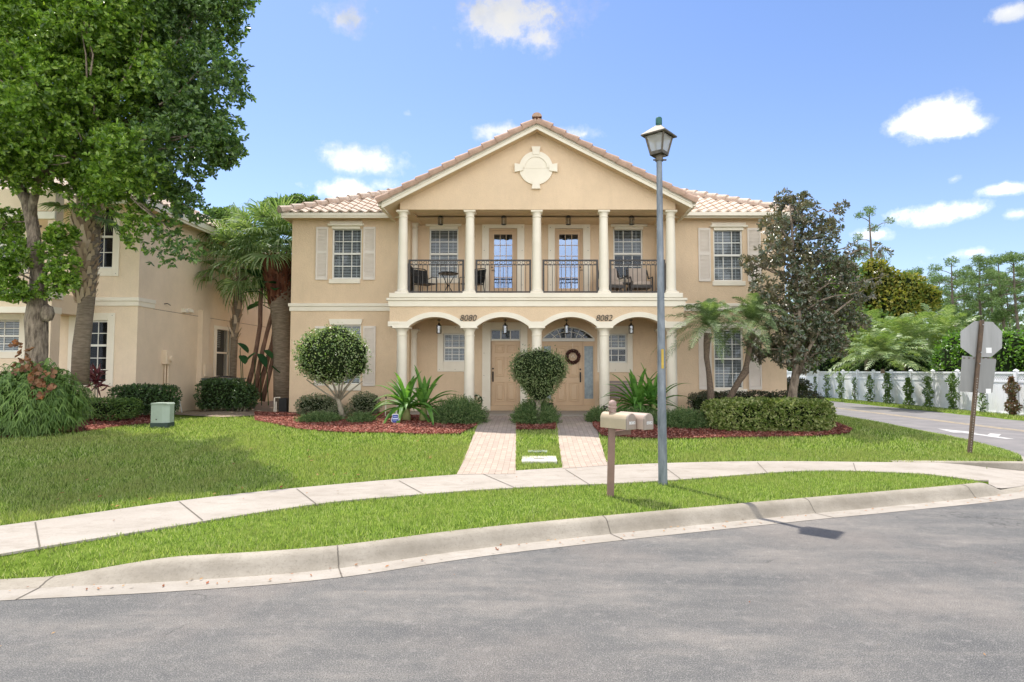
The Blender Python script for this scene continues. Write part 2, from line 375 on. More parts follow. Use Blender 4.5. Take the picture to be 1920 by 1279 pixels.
def strip(A, B, zA, zB, m, name, n=1):
    """surface between two polylines of equal length"""
    mb = MB(); N = len(A)
    vs = []; fs = []
    for i in range(N):
        for k in range(n+1):
            t = k/n; a, b = A[i], B[i]
            za = zA(i) if callable(zA) else zA; zb = zB(i) if callable(zB) else zB
            vs.append((a[0]+(b[0]-a[0])*t, a[1]+(b[1]-a[1])*t, za+(zb-za)*t))
    for i in range(N-1):
        for k in range(n):
            q = i*(n+1)+k; fs.append((q, q+n+1, q+n+2, q+1))
    mb.add(vs, fs); return mb.build(name, m)
def resample(C, n, ext=False):
    L = [0]
    for a, b in zip(C, C[1:]): L.append(L[-1]+math.hypot(b[0]-a[0], b[1]-a[1]))
    t = np.linspace(0, L[-1], n); return list(zip(np.interp(t, L, [p[0] for p in C]), np.interp(t, L, [p[1] for p in C])))
def offset(C, d):
    out = []
    for i, p in enumerate(C):
        a = C[max(i-1,0)]; b = C[min(i+1,len(C)-1)]; dx, dy = b[0]-a[0], b[1]-a[1]; l = math.hypot(dx, dy) or 1
        out.append((p[0]-dy/l*d, p[1]+dx/l*d))
    return out
NC = 260
GR = resample([(p.x,p.y) for p in GO], NC)
# road: asphalt from the gutter to well behind the camera
road_near = [(x*1.0+ (x*2 if abs(x)>8 else 0), -14) for x, y in GR]
o = strip(road_near, offset(GR, .02), 0.0, 0.0, M['asphalt'], 'road', 1); struct(o)
mb = MB(); mb.face([(-80,-40,-.012),(60,-40,-.012),(60,9.0,-.012),(12,9.0,-.012),(8.0,9.4,-.012),(-9,4.3,-.012),(-80,-10,-.012)])
struct(mb.build('road', M['asphalt']))
def chf(x):      # kerb height: dropped at the drive on the left and at the corner ramp on the right
    return max(.02, .15*sm((x+4.55)/1.5)*(1-sm((x-6.98)/.48)))
# gutter pan and kerb as one profile swept along the road edge
prof = []
for i, (x, y) in enumerate(GR): prof.append(chf(x))
mb = MB(); offs = [0,.30,.325,.36,.40,.43,.47,.52,.55]
zf = [lambda h: .004, lambda h: -.006, lambda h: .10*h, lambda h: .42*h, lambda h: .78*h, lambda h: .93*h, lambda h: h, lambda h: h*1.01, lambda h: h-.05]
O = [offset(GR, d) for d in offs]
def sweep(k0, k1):
    mb = MB(); vs = []; fs = []; K = k1-k0+1
    for i in range(NC):
        for k in range(k0, k1+1):
            x, y = O[k][i]; vs.append((x, y, zf[k](prof[i])+.0))
    for i in range(NC-1):
        for k in range(K-1):
            q = i*K+k; fs.append((q, q+K, q+K+1, q+1))
    mb.add(vs, fs); return mb
struct(sweep(0,1).build('gutter', M['gutter'], smooth=True)); struct(sweep(1,8).build('kerb', M['curb'], smooth=True))
# joints in kerb and gutter
mb = MB()
for px, py in ((30,1120),(632,1083),(1168,1008),(1560,972),(1868,940)):
    x, y = GZ(px, py, 0); i = min(range(NC), key=lambda j: math.hypot(GR[j][0]-x, GR[j][1]-y))
    j = min(i+1, NC-1); dx, dy = GR[j][0]-GR[i][0], GR[j][1]-GR[i][1]; l = math.hypot(dx,dy) or 1; dx, dy = dx/l*.006, dy/l*.006
    for k in range(7):
        a, b = O[k][i], O[k+1][i]; za, zb = zf[k](prof[i])+.004, zf[k+1](prof[i])+.004
        jx = random.uniform(-.004,.004)
        mb.face([(a[0]-dx,a[1]-dy,za),(a[0]+dx,a[1]+dy,za),(b[0]+dx+jx,b[1]+dy,zb),(b[0]-dx+jx,b[1]-dy,zb)])
struct(mb.build('kerb_joint', M['joint']))
# sidewalk
NW = 200
kbx = [q[0] for q in O[7]]; kby = [q[1] for q in O[7]]; kbk = lambda x: float(np.interp(x, kbx, kby))
WF = [p for p in WF if p.x < 6.45]+[Vector((6.8,kbk(6.8)+.07,0)),Vector((7.0,kbk(7.0),0))]
A = resample([(p.x,p.y) for p in WF], NW)
Bk = resample([(p.x,p.y) for p in WB], NW)
# pair by nearest position along the front edge for square joints
o = strip(A, Bk, .172, .172, M['walk'], 'sidewalk', 3); struct(o)
mb = MB()
for a, b in zip(A, A[1:]): mb.face([(a[0],a[1],.05),(b[0],b[1],.05),(b[0],b[1],.172),(a[0],a[1],.172)])
struct(mb.build('sidewalk_edge', M['walk']))
mb = MB()
def wjoint(pa, pb, w=.007):
    a = GZ(*pa, .178); b = GZ(*pb, .178); dx, dy = b[0]-a[0], b[1]-a[1]; l = math.hypot(dx,dy); nx, ny = -dy/l*w, dx/l*w
    mb.face([(a[0]-nx,a[1]-ny,.177),(b[0]-nx,b[1]-ny,.177),(b[0]+nx,b[1]+ny,.177),(a[0]+nx,a[1]+ny,.177)])
for pa, pb in (((66,979),(75,1027)),((336,940),(380,975)),((556,916),(596,947)),((748,901),(794,926)),((905,888),(965,914)),((1060,880),(1105,908)),((1240,871),(1275,897)),((1420,867),(1440,888)),((1600,868),(1605,884))): wjoint(pa, pb)
struct(mb.build('sidewalk_joint', M['joint']))
# corner apron: concrete ramp down to the road at the right, kerb behind it
tip = GZ(1850,897,.17); 
ram = [tip, GZ(1700,887,.17), GZ(1700,867,.17)]
mb = MB()
wb = WB[-1]; wf = WF[-1]
lowx = O[6][-1]
rA = []; rB = []
for i in range(31):
    t = i/30; x = wf.x-.02+(10.6-wf.x)*t; rA.append((x, kbk(x)-.075, float(np.interp(x, kbx, prof))+.020*(1-sm(t*6))+.004)); xb = wb.x-.02+(11.2-wb.x)*t; rB.append((xb, float(np.interp(xb, [wb.x,7.6,8.6,9.6,11.2],[wb.y,11.30,11.24,11.27,11.85])), .172-.155*sm((t-.08)/.5)))
vs = []; fs = []
for (a, b) in zip(rA, rB):
    for k in range(5): t = k/4; vs.append(tuple(a[q]+(b[q]-a[q])*t for q in range(3)))
for i in range(len(rA)-1):
    for k in range(4): q = i*5+k; fs.append((q,q+5,q+6,q+1))
mb.add(vs, fs); 
# fill between kerb back and the ramp
fa = []
mb2 = MB()
pts = [(x, y, chf(x)-.01) for x, y in fa if x < 11.5]
for a, b in zip(pts, pts[1:]):
    ta = np.interp([a[0],b[0]], [r[0] for r in rA], [r[1] for r in rA]); za = np.interp([a[0],b[0]], [r[0] for r in rA], [r[2] for r in rA])
    if a[0] < wf.x: ta = (wf.y, wf.y+.01); za = (.10,.12)
    mb2.face([(a[0],a[1],.012),(b[0],b[1],.012),(b[0],ta[1],za[1]),(a[0],ta[0],za[0])])
struct(mb.build('corner_ramp', M['walk'])); 
# kerb behind the ramp, along the lawn tip
kb = crom([(6.6,11.33,0),(7.6,11.28,0),(8.6,11.22,0),(9.6,11.25,0),(11.5,11.9,0)], 10); kb = [(p.x,p.y) for p in kb]
mb = MB(); k2 = offset(kb, .16); k3 = offset(kb, .03); vs = []; fs = []
for i in range(len(kb)):
    h = .05+.13*sm((kb[i][0]-6.6)/1.2); top = .06+h if kb[i][0] < 7.8 else .19
    top = .185
    vs += [(kb[i][0],kb[i][1],-.02),(k3[i][0],k3[i][1],top-.02),(k3[i][0],k3[i][1]+.03,top),(k2[i][0],k2[i][1],top)]
for i in range(len(kb)-1):
    for k in range(3): q = i*4+k; fs.append((q,q+4,q+5,q+1))
mb.add(vs, fs); struct(mb.build('corner_kerb', M['curb'], smooth=True, ang=50))

# lawn behind the sidewalk
def lawn_mesh():
    xs = np.unique(np.concatenate([np.linspace(-12.5, 8.5, 150), LBX[LBX > 8.5]])); mb = MB(); vs = []; fs = []; R = 60
    for x in xs:
        y0 = cY(x); y1 = 62.0 if x > 9 else 42.0
        for k in range(R+1):
            t = (k/R)**1.8; y = y0+(y1-y0)*t; vs.append((x, y, g1(x, y)-(.012 if k else .02)))
    for i in range(len(xs)-1):
        for k in range(R): q = i*(R+1)+k; fs.append((q,q+R+1,q+R+2,q+1))
    # left end
    n0 = len(vs)
    for x in np.linspace(-45,-12.5,30):
        for k in range(21): y = -6+k*2.4 if k < 20 else 42; vs.append((x, y, g1(x, max(y,3.3))-.012))
    for i in range(29):
        for k in range(20): q = n0+i*21+k; fs.append((q,q+21,q+22,q+1))
    mb.add(vs, fs); return mb
struct(lawn_mesh().build('lawn', M['lawnsoil'], smooth=True))
# grass strip between kerb and sidewalk
KB = [(O[7][i][0], O[7][i][1], prof[i]) for i in range(NC)]
KX = np.array([k[0] for k in KB]); KY = np.array([k[1] for k in KB]); KZ = np.array([k[2] for k in KB])
wf = WF[-1]; FX = np.array([p.x for p in WF]); FY = np.array([p.y for p in WF])
mb = MB(); vs = []; fs = []
xs = np.linspace(-9, wf.x, 140)
for x in xs:
    ya = float(np.interp(x, KX, KY)); yb = max(float(np.interp(x, FX, FY)), ya+.0)
    za = float(np.interp(x, KX, KZ))
    for k in range(9): t = k/8; vs.append((x, ya+(yb-ya)*t, za-.02+(.17-za)*t+.015*math.sin(math.pi*t)))
for i in range(len(xs)-1):
    for k in range(8): q = i*9+k; fs.append((q,q+9,q+10,q+1))
mb.add(vs, fs); struct(mb.build('verge', M['lawnsoil'], smooth=True))

# side road, verge beyond it
mb = MB(); R = resample([(p.x,p.y) for p in SE], 60)
vs = []; fs = []
for (x, y) in R:
    for k in range(5): t = k/4; vs.append((x-.06+(18.0-x+.06)*t, y, .008))
for i in range(59):
    for k in range(4): q = i*5+k; fs.append((q,q+1,q+6,q+5))
mb.add(vs, fs); mb.face([(9.15,11.55,.0075),(18,11.55,.0075),(18,8.6,.0075),(11.8,8.6,.0075),(7.2,8.6,.0075)][::1])
struct(mb.build('side_road', M['asphalt2']))
mb = MB()
for x in (14.75, 14.98): mb.face([(x,13.2,.013),(x+.11,13.2,.013),(x+.11,60,.013),(x,60,.013)])
struct(mb.build('road_marking', M['yellow']))
mb = MB()      # worn white arrow near the kerb
ax0, ay0 = GZ(1700,805,.012); ax1, ay1 = GZ(1782,800,.012)
mb.face([(12.7,16.6,.0135),(12.95,16.6,.0135),(12.95,18.3,.0135),(12.7,18.3,.0135)])
mb.face([(12.45,18.3,.0135),(13.2,18.3,.0135),(12.83,19.6,.0135)])
mb.face([(12.95,17.2,.0135),(13.5,17.8,.0135),(13.4,18.1,.0135),(12.95,17.6,.0135)])
struct(mb.build('road_marking', M['roadwhite']))
mb = MB(); a = MB(); w = offset(R, -.28); vs = []; fs = []
for i in range(14):
    vs += [(R[i][0],R[i][1],.05),(w[i][0],w[i][1],.016)]
for i in range(13): fs.append((2*i,2*i+1,2*i+3,2*i+2))
mb.add(vs, fs); struct(mb.build('corner_gutter', M['gutter']))
vs = []; fs = []; mb = MB()
ys = np.linspace(9, 62, 120)
for y in ys:
    e = 18.0+.10*math.sin(y*2.1)+.06*math.sin(y*5.3)
    vs += [(e,y,.010),(e+.3,y,.05),(19.6,y,.06),(60,y,.06)]
for i in range(len(ys)-1):
    for k in range(3): q = i*4+k; fs.append((q,q+1,q+5,q+4))
mb.add(vs, fs); struct(mb.build('far_verge', M['lawnsoil'], smooth=True))

# ---- walks, beds
def poly_sheet(poly, m, name, dz=.02, res=.12, solid=True):
    """ground-following sheet inside a polygon (world x,y)"""
    import mathutils.geometry as mg
    pl = np.array(poly); x0,y0 = pl.min(0); x1,y1 = pl.max(0)
    gx = np.arange(x0, x1, res); gy = np.arange(y0, y1, res); pts = [(x+random.uniform(-.02,.02), y+random.uniform(-.02,.02)) for x in gx for y in gy]
    ins = inside(np.array(pts), poly)
    bd = []
    for a, b in zip(poly, poly[1:]+poly[:1]):
        n = max(1, int(math.hypot(b[0]-a[0], b[1]-a[1])/res))
        for k in range(n): bd.append((a[0]+(b[0]-a[0])*k/n, a[1]+(b[1]-a[1])*k/n))
    allp = [Vector(p) for p in bd]+[Vector(p) for p, q in zip(pts, ins) if q]
    v, e, f, *_ = mg.delaunay_2d_cdt(allp, [], [list(range(len(bd)))], 1, 1e-5)
    mb = MB(); mb.add([(p.x, p.y, g1(p.x,p.y)+dz) for p in v], [tuple(q) for q in f]); return mb.build(name, m, smooth=True)
def inside(P_, poly):
    x, y = P_[:,0], P_[:,1]; r = np.zeros(len(x), bool); n = len(poly)
    for i in range(n):
        xa, ya = poly[i]; xb, yb = poly[(i+1)%n]
        c = ((ya > y) != (yb > y)) & (x < (xb-xa)*(y-ya)/((yb-ya)+1e-12)+xa); r ^= c
    return r
def smooth_poly(p, n=5):
    q = crom([(*a,0) for a in p+[p[0]]], n); return [(v.x,v.y) for v in q[:-1]]
def gp2(lst): return [GP(x,y)[:2] for x,y in lst]
YF = 17.40
wl = [GP(856,890)[:2], GP(967,889)[:2], GP(968,779)[:2], (GP(906,779)[0], GP(968,779)[1])]
wr = [GP(1055,879)[:2], GP(1141,873)[:2], GP(1108,778)[:2], (GP(1040,778)[0], GP(1108,778)[1])]
bed_left = [(-8.6,19.0)]+gp2([(478,790),(560,806),(640,812),(720,813),(800,816),(862,815),(893,800),(906,785)])+[(-1.42,17.35),(-3.9,17.35),(-3.9,18.6),(-7.4,18.7)]
bed_mid = gp2([(968,807),(1042,807)])+[(GP(1040,780)[0],17.3),(GP(970,780)[0],17.3)]
bed_right = [(GP(1108,780)[0],17.3)]+gp2([(1112,800),(1128,818),(1200,823),(1300,823),(1420,821),(1530,819),(1590,814),(1600,806)])+[(7.6,16.4),(9.0,18.6),(8.9,23),(7.7,23),(7.7,18.5),(4.0,18.5),(4.0,17.3)]
bed_nb = [(-19,13.0)]+gp2([(0,824),(60,815),(150,812),(230,800),(292,795),(300,785),(330,777)])+[(-11.1,18.6),(-11.2,17.1),(-19,17.1)]
soil_gap = gp2([(318,777),(420,783),(500,779),(545,776)])+[(-7.5,20),(-7.5,30),(-11.0,30),(-11.0,18)]
for pl, nm in ((bed_left,'mulch_bed'),(bed_mid,'mulch_bed'),(bed_right,'mulch_bed'),(bed_nb,'mulch_bed')):
    struct(poly_sheet(pl, M['mulchbed'], nm, .022))
struct(poly_sheet(soil_gap, M['dirt'], 'bare_soil', .012))
for pl in (wl, wr): struct(poly_sheet(pl, M['paver'], 'path', .006))
# mulch chips
def chips(poly, dens, name):
    pl = np.array(poly); x0,y0 = pl.min(0); x1,y1 = pl.max(0); n = int((x1-x0)*(y1-y0)*dens)
    p = RNG.uniform((x0,y0),(x1,y1),(n,2)); p = p[inside(p, poly)]; p = p[p[:,1] < 18.5]; n = len(p)
    a = RNG.uniform(0,math.pi,n); L = RNG.uniform(.015,.05,n); W = RNG.uniform(.005,.014,n); tl = RNG.uniform(-.5,.5,n)
    d = np.stack([np.cos(a),np.sin(a),tl],1)*L[:,None]; s = np.stack([-np.sin(a),np.cos(a),RNG.uniform(-.7,.7,n)],1)*W[:,None]
    c = np.stack([p[:,0],p[:,1],gz(p[:,0],p[:,1])+.036+RNG.uniform(0,.012,n)],1)
    return np.stack([c-d,c+s,c+d,c-s],1)
ch = np.concatenate([chips(bed_left,1500,''),chips(bed_mid,1500,''),chips(bed_right,1200,''),chips(bed_nb,700,'')])
o = quads_mesh('mulch', ch, 4, M['mulch']); tag(o, 'loose red wood mulch chips covering the planting beds', 'mulch', kind='stuff')

# ---- grass blades
def blades(p, z, h, w):
    n = len(p); a = RNG.uniform(0,2*math.pi,n); lean = RNG.uniform(.1,.9,n)*h; b = RNG.uniform(0,2*math.pi,n)
    base = np.stack([p[:,0],p[:,1],z-.015],1); s = np.stack([np.cos(a),np.sin(a),np.zeros(n)],1)*(w*RNG.uniform(.6,1.3,n))[:,None]
    tip = base+np.stack([np.cos(b)*lean,np.sin(b)*lean,h+.015],1)
    return np.stack([base-s,base+s,tip],1)
excl = [bed_left,bed_mid,bed_right,bed_nb,soil_gap,wl,wr]
def lawn_blades():
    out = []
    for (x0,x1,y0,y1,dens,h,w) in ((-12.6,3,2,9.6,3400,.052,.0068),(-7.5,10,9.6,12.6,2500,.05,.0085),(-14,-7.5,9.6,12.6,1400,.055,.010),(-12.5,12,12.6,16.5,1200,.05,.012),(7.5,12.2,16.5,34,380,.06,.014),(-9,-7.5,16,30,100,.05,.02)):
        n = int((x1-x0)*(y1-y0)*dens); p = RNG.uniform((x0,y0),(x1,y1),(n,2)); cy = np.interp(p[:,0], LBX, LBY, left=-5)
        edge = .03+.03*np.sin(p[:,0]*23)*np.sin(p[:,0]*7.1)
        k = (p[:,1] > cy+edge*.6) & (np.abs(p[:,0]) < (p[:,1]*.90+.4)); p = p[k]
        for e in excl: p = p[~inside(p, e)]
        n = len(p); hh = h*RNG.uniform(.45,1.25,n)
        cy = np.interp(p[:,0], LBX, LBY, left=-5); hh *= np.where(p[:,1]-cy < .12, .8, 1)
        out.append(blades(p, gz(p[:,0],p[:,1]), hh, w))
    return np.concatenate(out)
o = quads_mesh('grass', lawn_blades(), 3, M['grass']); tag(o, 'bright green coarse lawn grass in front of the houses', 'grass', kind='stuff')
n = 260000; p = RNG.uniform((-9,3.5),(7.2,10.6),(n,2)); ya = np.interp(p[:,0],KX,KY); yb = np.interp(p[:,0],FX,FY)
jg = .035*np.sin(p[:,0]*31)*np.sin(p[:,0]*12.7)+RNG.uniform(-.02,.02,n); k = (p[:,1] > ya-.008+jg) & (p[:,1] < yb+.012-jg) & (np.abs(p[:,0]) < p[:,1]*.9+.3) & (p[:,0] < wf.x); p = p[k]; ya = ya[k]; yb = yb[k]
za = np.interp(p[:,0],KX,KZ); t = (p[:,1]-ya)/(yb-ya); z = za-.01+(.17-za)*t; n = len(p)
o = quads_mesh('verge_grass', blades(p, z, .042*RNG.uniform(.5,1.3,n)*np.where(np.minimum(p[:,1]-ya, yb-p[:,1]) < .05, .75, 1), .0062), 3, M['grass']); tag(o, 'bright green grass strip between the kerb and the sidewalk', 'grass', kind='stuff')
n = 26000; p = RNG.uniform((17.9,17),(19.1,50),(n,2)); e = 18.02+.10*np.sin(p[:,1]*2.1); p = p[p[:,0] > e+RNG.uniform(0,.3,len(p))]; n = len(p)
o = quads_mesh('far_verge_grass', blades(p, np.full(n,.05), .10*RNG.uniform(.4,1.2,n), .022), 3, M['grass']); tag(o, 'thin grass growing along the foot of the white fence', 'grass', kind='stuff')
# dry leaves lying on the road, gutter and walk
L = []
for i in range(230):
    r = random.random()
    if r < .8:
        j = random.randrange(30, NC-40); x, y = offset(GR, random.uniform(.04,.31))[j]; z = .004; s = random.uniform(.012,.028)
    elif r < .9: x, y, z, s = random.uniform(-4,5), random.uniform(3.2,7), .004, random.uniform(.008,.016)
    else: x, y = random.uniform(-5,5), 0; y = cY(x)-random.uniform(.2,1.0); z = .176; s = random.uniform(.012,.025)
    if r > .8 and r < .9 and y > np.interp(x, [g[0] for g in GR], [g[1] for g in GR]): continue
    a = random.uniform(0,6.28); d = np.array([math.cos(a),math.sin(a),.15])*s; q = np.array([-math.sin(a),math.cos(a),.25])*s*.5; c = np.array([x,y,z+.006])
    L.append([c-d, c+q, c+d, c-q*.6])
for i in range(150):
    x = random.uniform(-9.5,-1.5); y = cY(x)+random.uniform(.1,5.5)*random.random(); z = g1(x,y)+.035; s = random.uniform(.02,.042); a = random.uniform(0,6.28)
    d = np.array([math.cos(a),math.sin(a),.2])*s; q = np.array([-math.sin(a),math.cos(a),.3])*s*.5; c = np.array([x,y,z]); L.append([c-d, c+q, c+d, c-q*.6])
M['dry'] = leafmat('dry_leaves', [(.18,.06,.03),(.36,.16,.07),(.42,.26,.12),(.30,.07,.04)], .1, .8, .1)
o = quads_mesh('fallen_leaves', np.array(L), 4, M['dry']); tag(o, 'small dry leaves scattered on the road, gutter and walk', 'leaf litter', kind='stuff')
# ================================================================ TOWNHOUSE
YW = 18.70; YB = 19.30; PADZ = .57; HX = .1
house = thing('townhouse', 'two-storey peach stucco duplex with cream columns, balcony and tiled gable, between lawn and sky', 'house', (HX, YF, PADZ))
XL, XR = PX(543, YW), PX(1475, YW)
ZE = PZ(409, YW)              # top of the wing walls under the eaves
CW = 1.935; CX = [HX+(i-2)*CW for i in range(5)]; YC = YF+.19
PXL, PXR = CX[0]-.32, CX[4]+.32      # porch block
ZFL = .60                             # porch floor
ZB0, ZB1 = PZ(575, YF), PZ(550, YF)   # balcony band
ZTOP = PZ(393, YF)
def hole(x0, x1, ytop, ybot, Y): return (PX(x0,Y), PX(x1,Y), PZ(ybot,Y), PZ(ytop,Y))

def window(parent, h, Y, cols, rt, rb, blind='full', header=None, sill=None, casing=None, wide=.03, refl='glass', grid_low=True, facing=None):
    """sash window in an opening: frame, muntins, glass, blinds, header, sill"""
    x0,x1,z0,z1 = h; zm = (z0+z1)/2 if rt == rb else z0+(z1-z0)*rb/(rt+rb)
    f = MB(); t = .045; y0, y1 = Y+.045, Y+.10
    f.box(x0,x0+t,y0,y1,z0,z1); f.box(x1-t,x1,y0,y1,z0,z1); f.box(x0+t,x1-t,y0+.003,y1,z1-t,z1); f.box(x0+t,x1-t,y0+.003,y1,z0,z0+t)
    f.box(x0+t,x1-t,y0-.012,y1,zm-.03,zm+.03)
    m = .011
    for (a, b, n) in ((zm+.03,z1-t,rt),(z0+t,zm-.03,rb)):
        if b < zm and not grid_low: continue
        for k in range(1, cols): x = x0+t+(x1-x0-2*t)*k/cols; f.box(x-m,x+m,y0+.018,y0+.034,a,b)
        for k in range(1, n): z = a+(b-a)*k/n; f.box(x0+t,x1-t,y0+.021,y0+.032,z-m,z+m)
    w = f.build('window', M['white'], parent)
    g = MB(); g.face([(x0+t,Y+.075,z0+t),(x1-t,Y+.075,z0+t),(x1-t,Y+.075,z1-t),(x0+t,Y+.075,z1-t)]); g.build('glass', M[refl], w)
    s = MB(); yb = Y+.15
    if blind != 'none':
        zb = {'full': z0+t, 'half': zm-.02}[blind]; z = z1-t
        while z > zb: s.add([(x0+.03,yb-.012,z-.013),(x1-.03,yb-.012,z-.013),(x1-.03,yb+.012,z+.015),(x0+.03,yb+.012,z+.015)], [(0,1,2,3)]); z -= .047
        if blind == 'half': s.box(x0+.04,x1-.04,yb-.02,yb+.02,zb-.03,zb)
        for q in (.2,.8): x = x0+(x1-x0)*q; s.box(x-.008,x+.008,yb-.018,yb-.016,zb,z1-t)
        s.build('blind', M['blind'], w)
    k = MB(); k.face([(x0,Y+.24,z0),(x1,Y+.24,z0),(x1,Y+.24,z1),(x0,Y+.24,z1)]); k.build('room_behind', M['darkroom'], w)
    if header:
        c = MB(); hx0,hx1,hz0,hz1,kind = header
        if kind == 'shelf':
            mid = hz0+(hz1-hz0)*.5
            c.box(hx0+.05,hx1-.05,Y-.06,Y,mid,hz1,.01); c.box(hx0,hx1,Y-.12,Y-.002,hz0+.015,mid,.015); c.box(hx0+.12,hx1-.12,Y-.045,Y-.001,hz0-.07,hz0+.015)
        else:
            sl = .045; c.prism([(hx0+sl,hz0),(hx1-sl,hz0),(hx1,hz1),(hx0,hz1)], Y-.07, Y)
            for q in (.33,.66): x = hx0+(hx1-hx0)*q; c.box(x-.008,x+.008,Y-.078,Y-.07,(hz0+hz1)/2-.008,(hz0+hz1)/2+.008)
        c.build('header', M['trim'], w)
    if sill:
        c = MB(); a,b,c0,c1 = sill; c.box(a,b,Y-.05,Y+.045,c0,c1,.01)
        for q in (.25,.5,.75): x = a+(b-a)*q; c.box(x-.006,x+.006,Y-.056,Y-.05,(c0+c1)/2-.006,(c0+c1)/2+.006)
        c.build('sill', M['trim'], w)
    if casing:
        a,b,c0,c1 = casing; c = MB()
        c.box(a,x0,Y-.03,Y+.04,c0,c1,.006); c.box(x1,b,Y-.03,Y+.04,c0,c1,.006); c.box(x0,x1,Y-.027,Y+.04,z1,c1,.006); c.box(x0,x1,Y-.027,Y+.04,c0,z0,.006)
        c.build('casing', M['trim'], w)
        d = MB()
        for x in (a+.07, (a+b)/2, b-.07):
            for z in (c1-.07, c0+.07): d = MB(); d.box(x-.008,x+.008,Y-.036,Y-.03,z-.008,z+.008); d.build('bolt', M['iron'], w)
    return w
def shutter(parent, x0, x1, z0, z1, Y):
    s = MB(); t = .045; y0, y1 = Y-.045, Y-.004; zm = z0+(z1-z0)*.52
    s.box(x0,x0+t,y0,y1,z0,z1,.004); s.box(x1-t,x1,y0,y1,z0,z1,.004)
    for a, b in ((z0,z0+.09),(zm-.045,zm+.045),(z1-.07,z1)): s.box(x0+t,x1-t,y0+.002,y1,a,b)
    s.box(x0+t,x1-t,y0+.03,y1-.001,z0+.05,z1-.05)
    for a, b in ((z0+.09,zm-.045),(zm+.045,z1-.07)):
        n = int((b-a)/.042)
        for k in range(n):
            z = a+(b-a)*(k+.5)/n; h = (b-a)/n*.5
            s.add([(x0+t,y0+.008,z-h*.75),(x1-t,y0+.008,z-h*.75),(x1-t,y0+.029,z+h*.9),(x0+t,y0+.029,z+h*.9),(x0+t,y0+.029,z-h*.9),(x1-t,y0+.029,z-h*.9)], [(0,1,2,3),(4,5,1,0)])
    return s.build('shutter', M['shutter'], parent)

# --- wings
hUL = hole(619,675,428,523,YW); hLL = hole(623,676,609,721,YW); hUR = hole(1341,1396,430,527,YW); hLR = hole(1339,1394,617,729,YW)
w = MB(); w.wall(XL, CX[0]-.02, .35, ZE, YW, [hUL,hLL], .26); w.wall(CX[4]+.02, XR, .35, ZE, YW, [hUR,hLR], .26)
YBACK = 31.0
for x, s in ((XL,1),(XR,-1)): w.face([(x,YBACK,.35),(x,YW,.35),(x,YW,ZE),(x,YBACK,ZE)][::s])
w.face([(XR,YBACK,.35),(XL,YBACK,.35),(XL,YBACK,ZE),(XR,YBACK,ZE)])
# returns between the wings and the porch back wall
for x in (CX[0]-.02, CX[4]+.02): w.face([(x,YW,.35),(x,YB,.35),(x,YB,ZE),(x,YW,ZE)])
w.build('wall', M['stucco'], house)
window(house, hUL, YW, 3, 2, 2, 'full', header=(PX(611.5,YW),PX(679.5,YW),PZ(425.5,YW),PZ(415.5,YW),'shelf'), sill=(PX(614.5,YW),PX(673.5,YW),PZ(532,YW),PZ(523.5,YW)))
window(house, hLL, YW, 3, 2, 2, 'full', header=(PX(616,YW),PX(679.5,YW),PZ(609,YW),PZ(598.5,YW),'plain'), sill=(PX(618,YW),PX(678,YW),PZ(732.5,YW),PZ(721.5,YW)))
window(house, hUR, YW, 3, 2, 2, 'full', header=(PX(1334,YW),PX(1405,YW),PZ(428,YW),PZ(418,YW),'shelf'), sill=(PX(1338,YW),PX(1400,YW),PZ(536,YW),PZ(527.5,YW)))
window(house, hLR, YW, 3, 2, 2, 'full', header=(PX(1334,YW),PX(1402,YW),PZ(616,YW),PZ(605,YW),'plain'), sill=(PX(1336,YW),PX(1400,YW),PZ(739,YW),PZ(729.5,YW)))
for x0,x1,y0,y1 in ((589,611.6,426,525),(678.4,701.5,426,525),(590,611,612,723),(680.5,704,611.5,724),(1312,1335,428,528),(1405,1430,428,528),(1310,1334,616,730.5),(1403.5,1427.5,616,730.5)):
    shutter(house, PX(x0,YW), PX(x1,YW), PZ(y1,YW), PZ(y0,YW), YW)
t = MB()
zb, zt, zmid = PZ(583.5,YW), PZ(569,YW), PZ(575,YW)
for a, b in ((XL-.035,PXL),(PXR,XR+.035)):
    t = MB(); t.box(a,b,YW-.035,YW-.001,zb,zmid,.008); t.box(a-.03 if a<0 else a,b if a<0 else b+.03,YW-.065,YW-.001,zmid,zt,.012)
    x, s = (XL,-1) if a < 0 else (XR,1); t.box(x,x+s*.035,YW,YW+9,zb,zmid); t.box(x,x+s*.065,YW,YW+9,zmid,zt); t.build('storey_band', M['trim'], house)
# plinth line
# --- porch back wall with doors and windows
d1 = hole(920,975.5,617.7,771,YB); w1 = hole(831,876,625.5,678,YB); w2 = hole(1131,1176,626,680,YB)
d2 = hole(1017,1115,634.5,771,YB)
zd = ZFL
d1 = (d1[0],d1[1],zd,d1[3]); d2 = (d2[0],d2[1],zd,d2[3])
ZSL0, ZSL1 = ZB0, ZB1
b = MB(); xl, xr = CX[0]-.02, CX[4]+.02
arch_top = PZ(612, YB); xc2 = (d2[0]+d2[1])/2; hw2 = (d2[1]-d2[0])/2; za = d2[3]; rise2 = arch_top-za
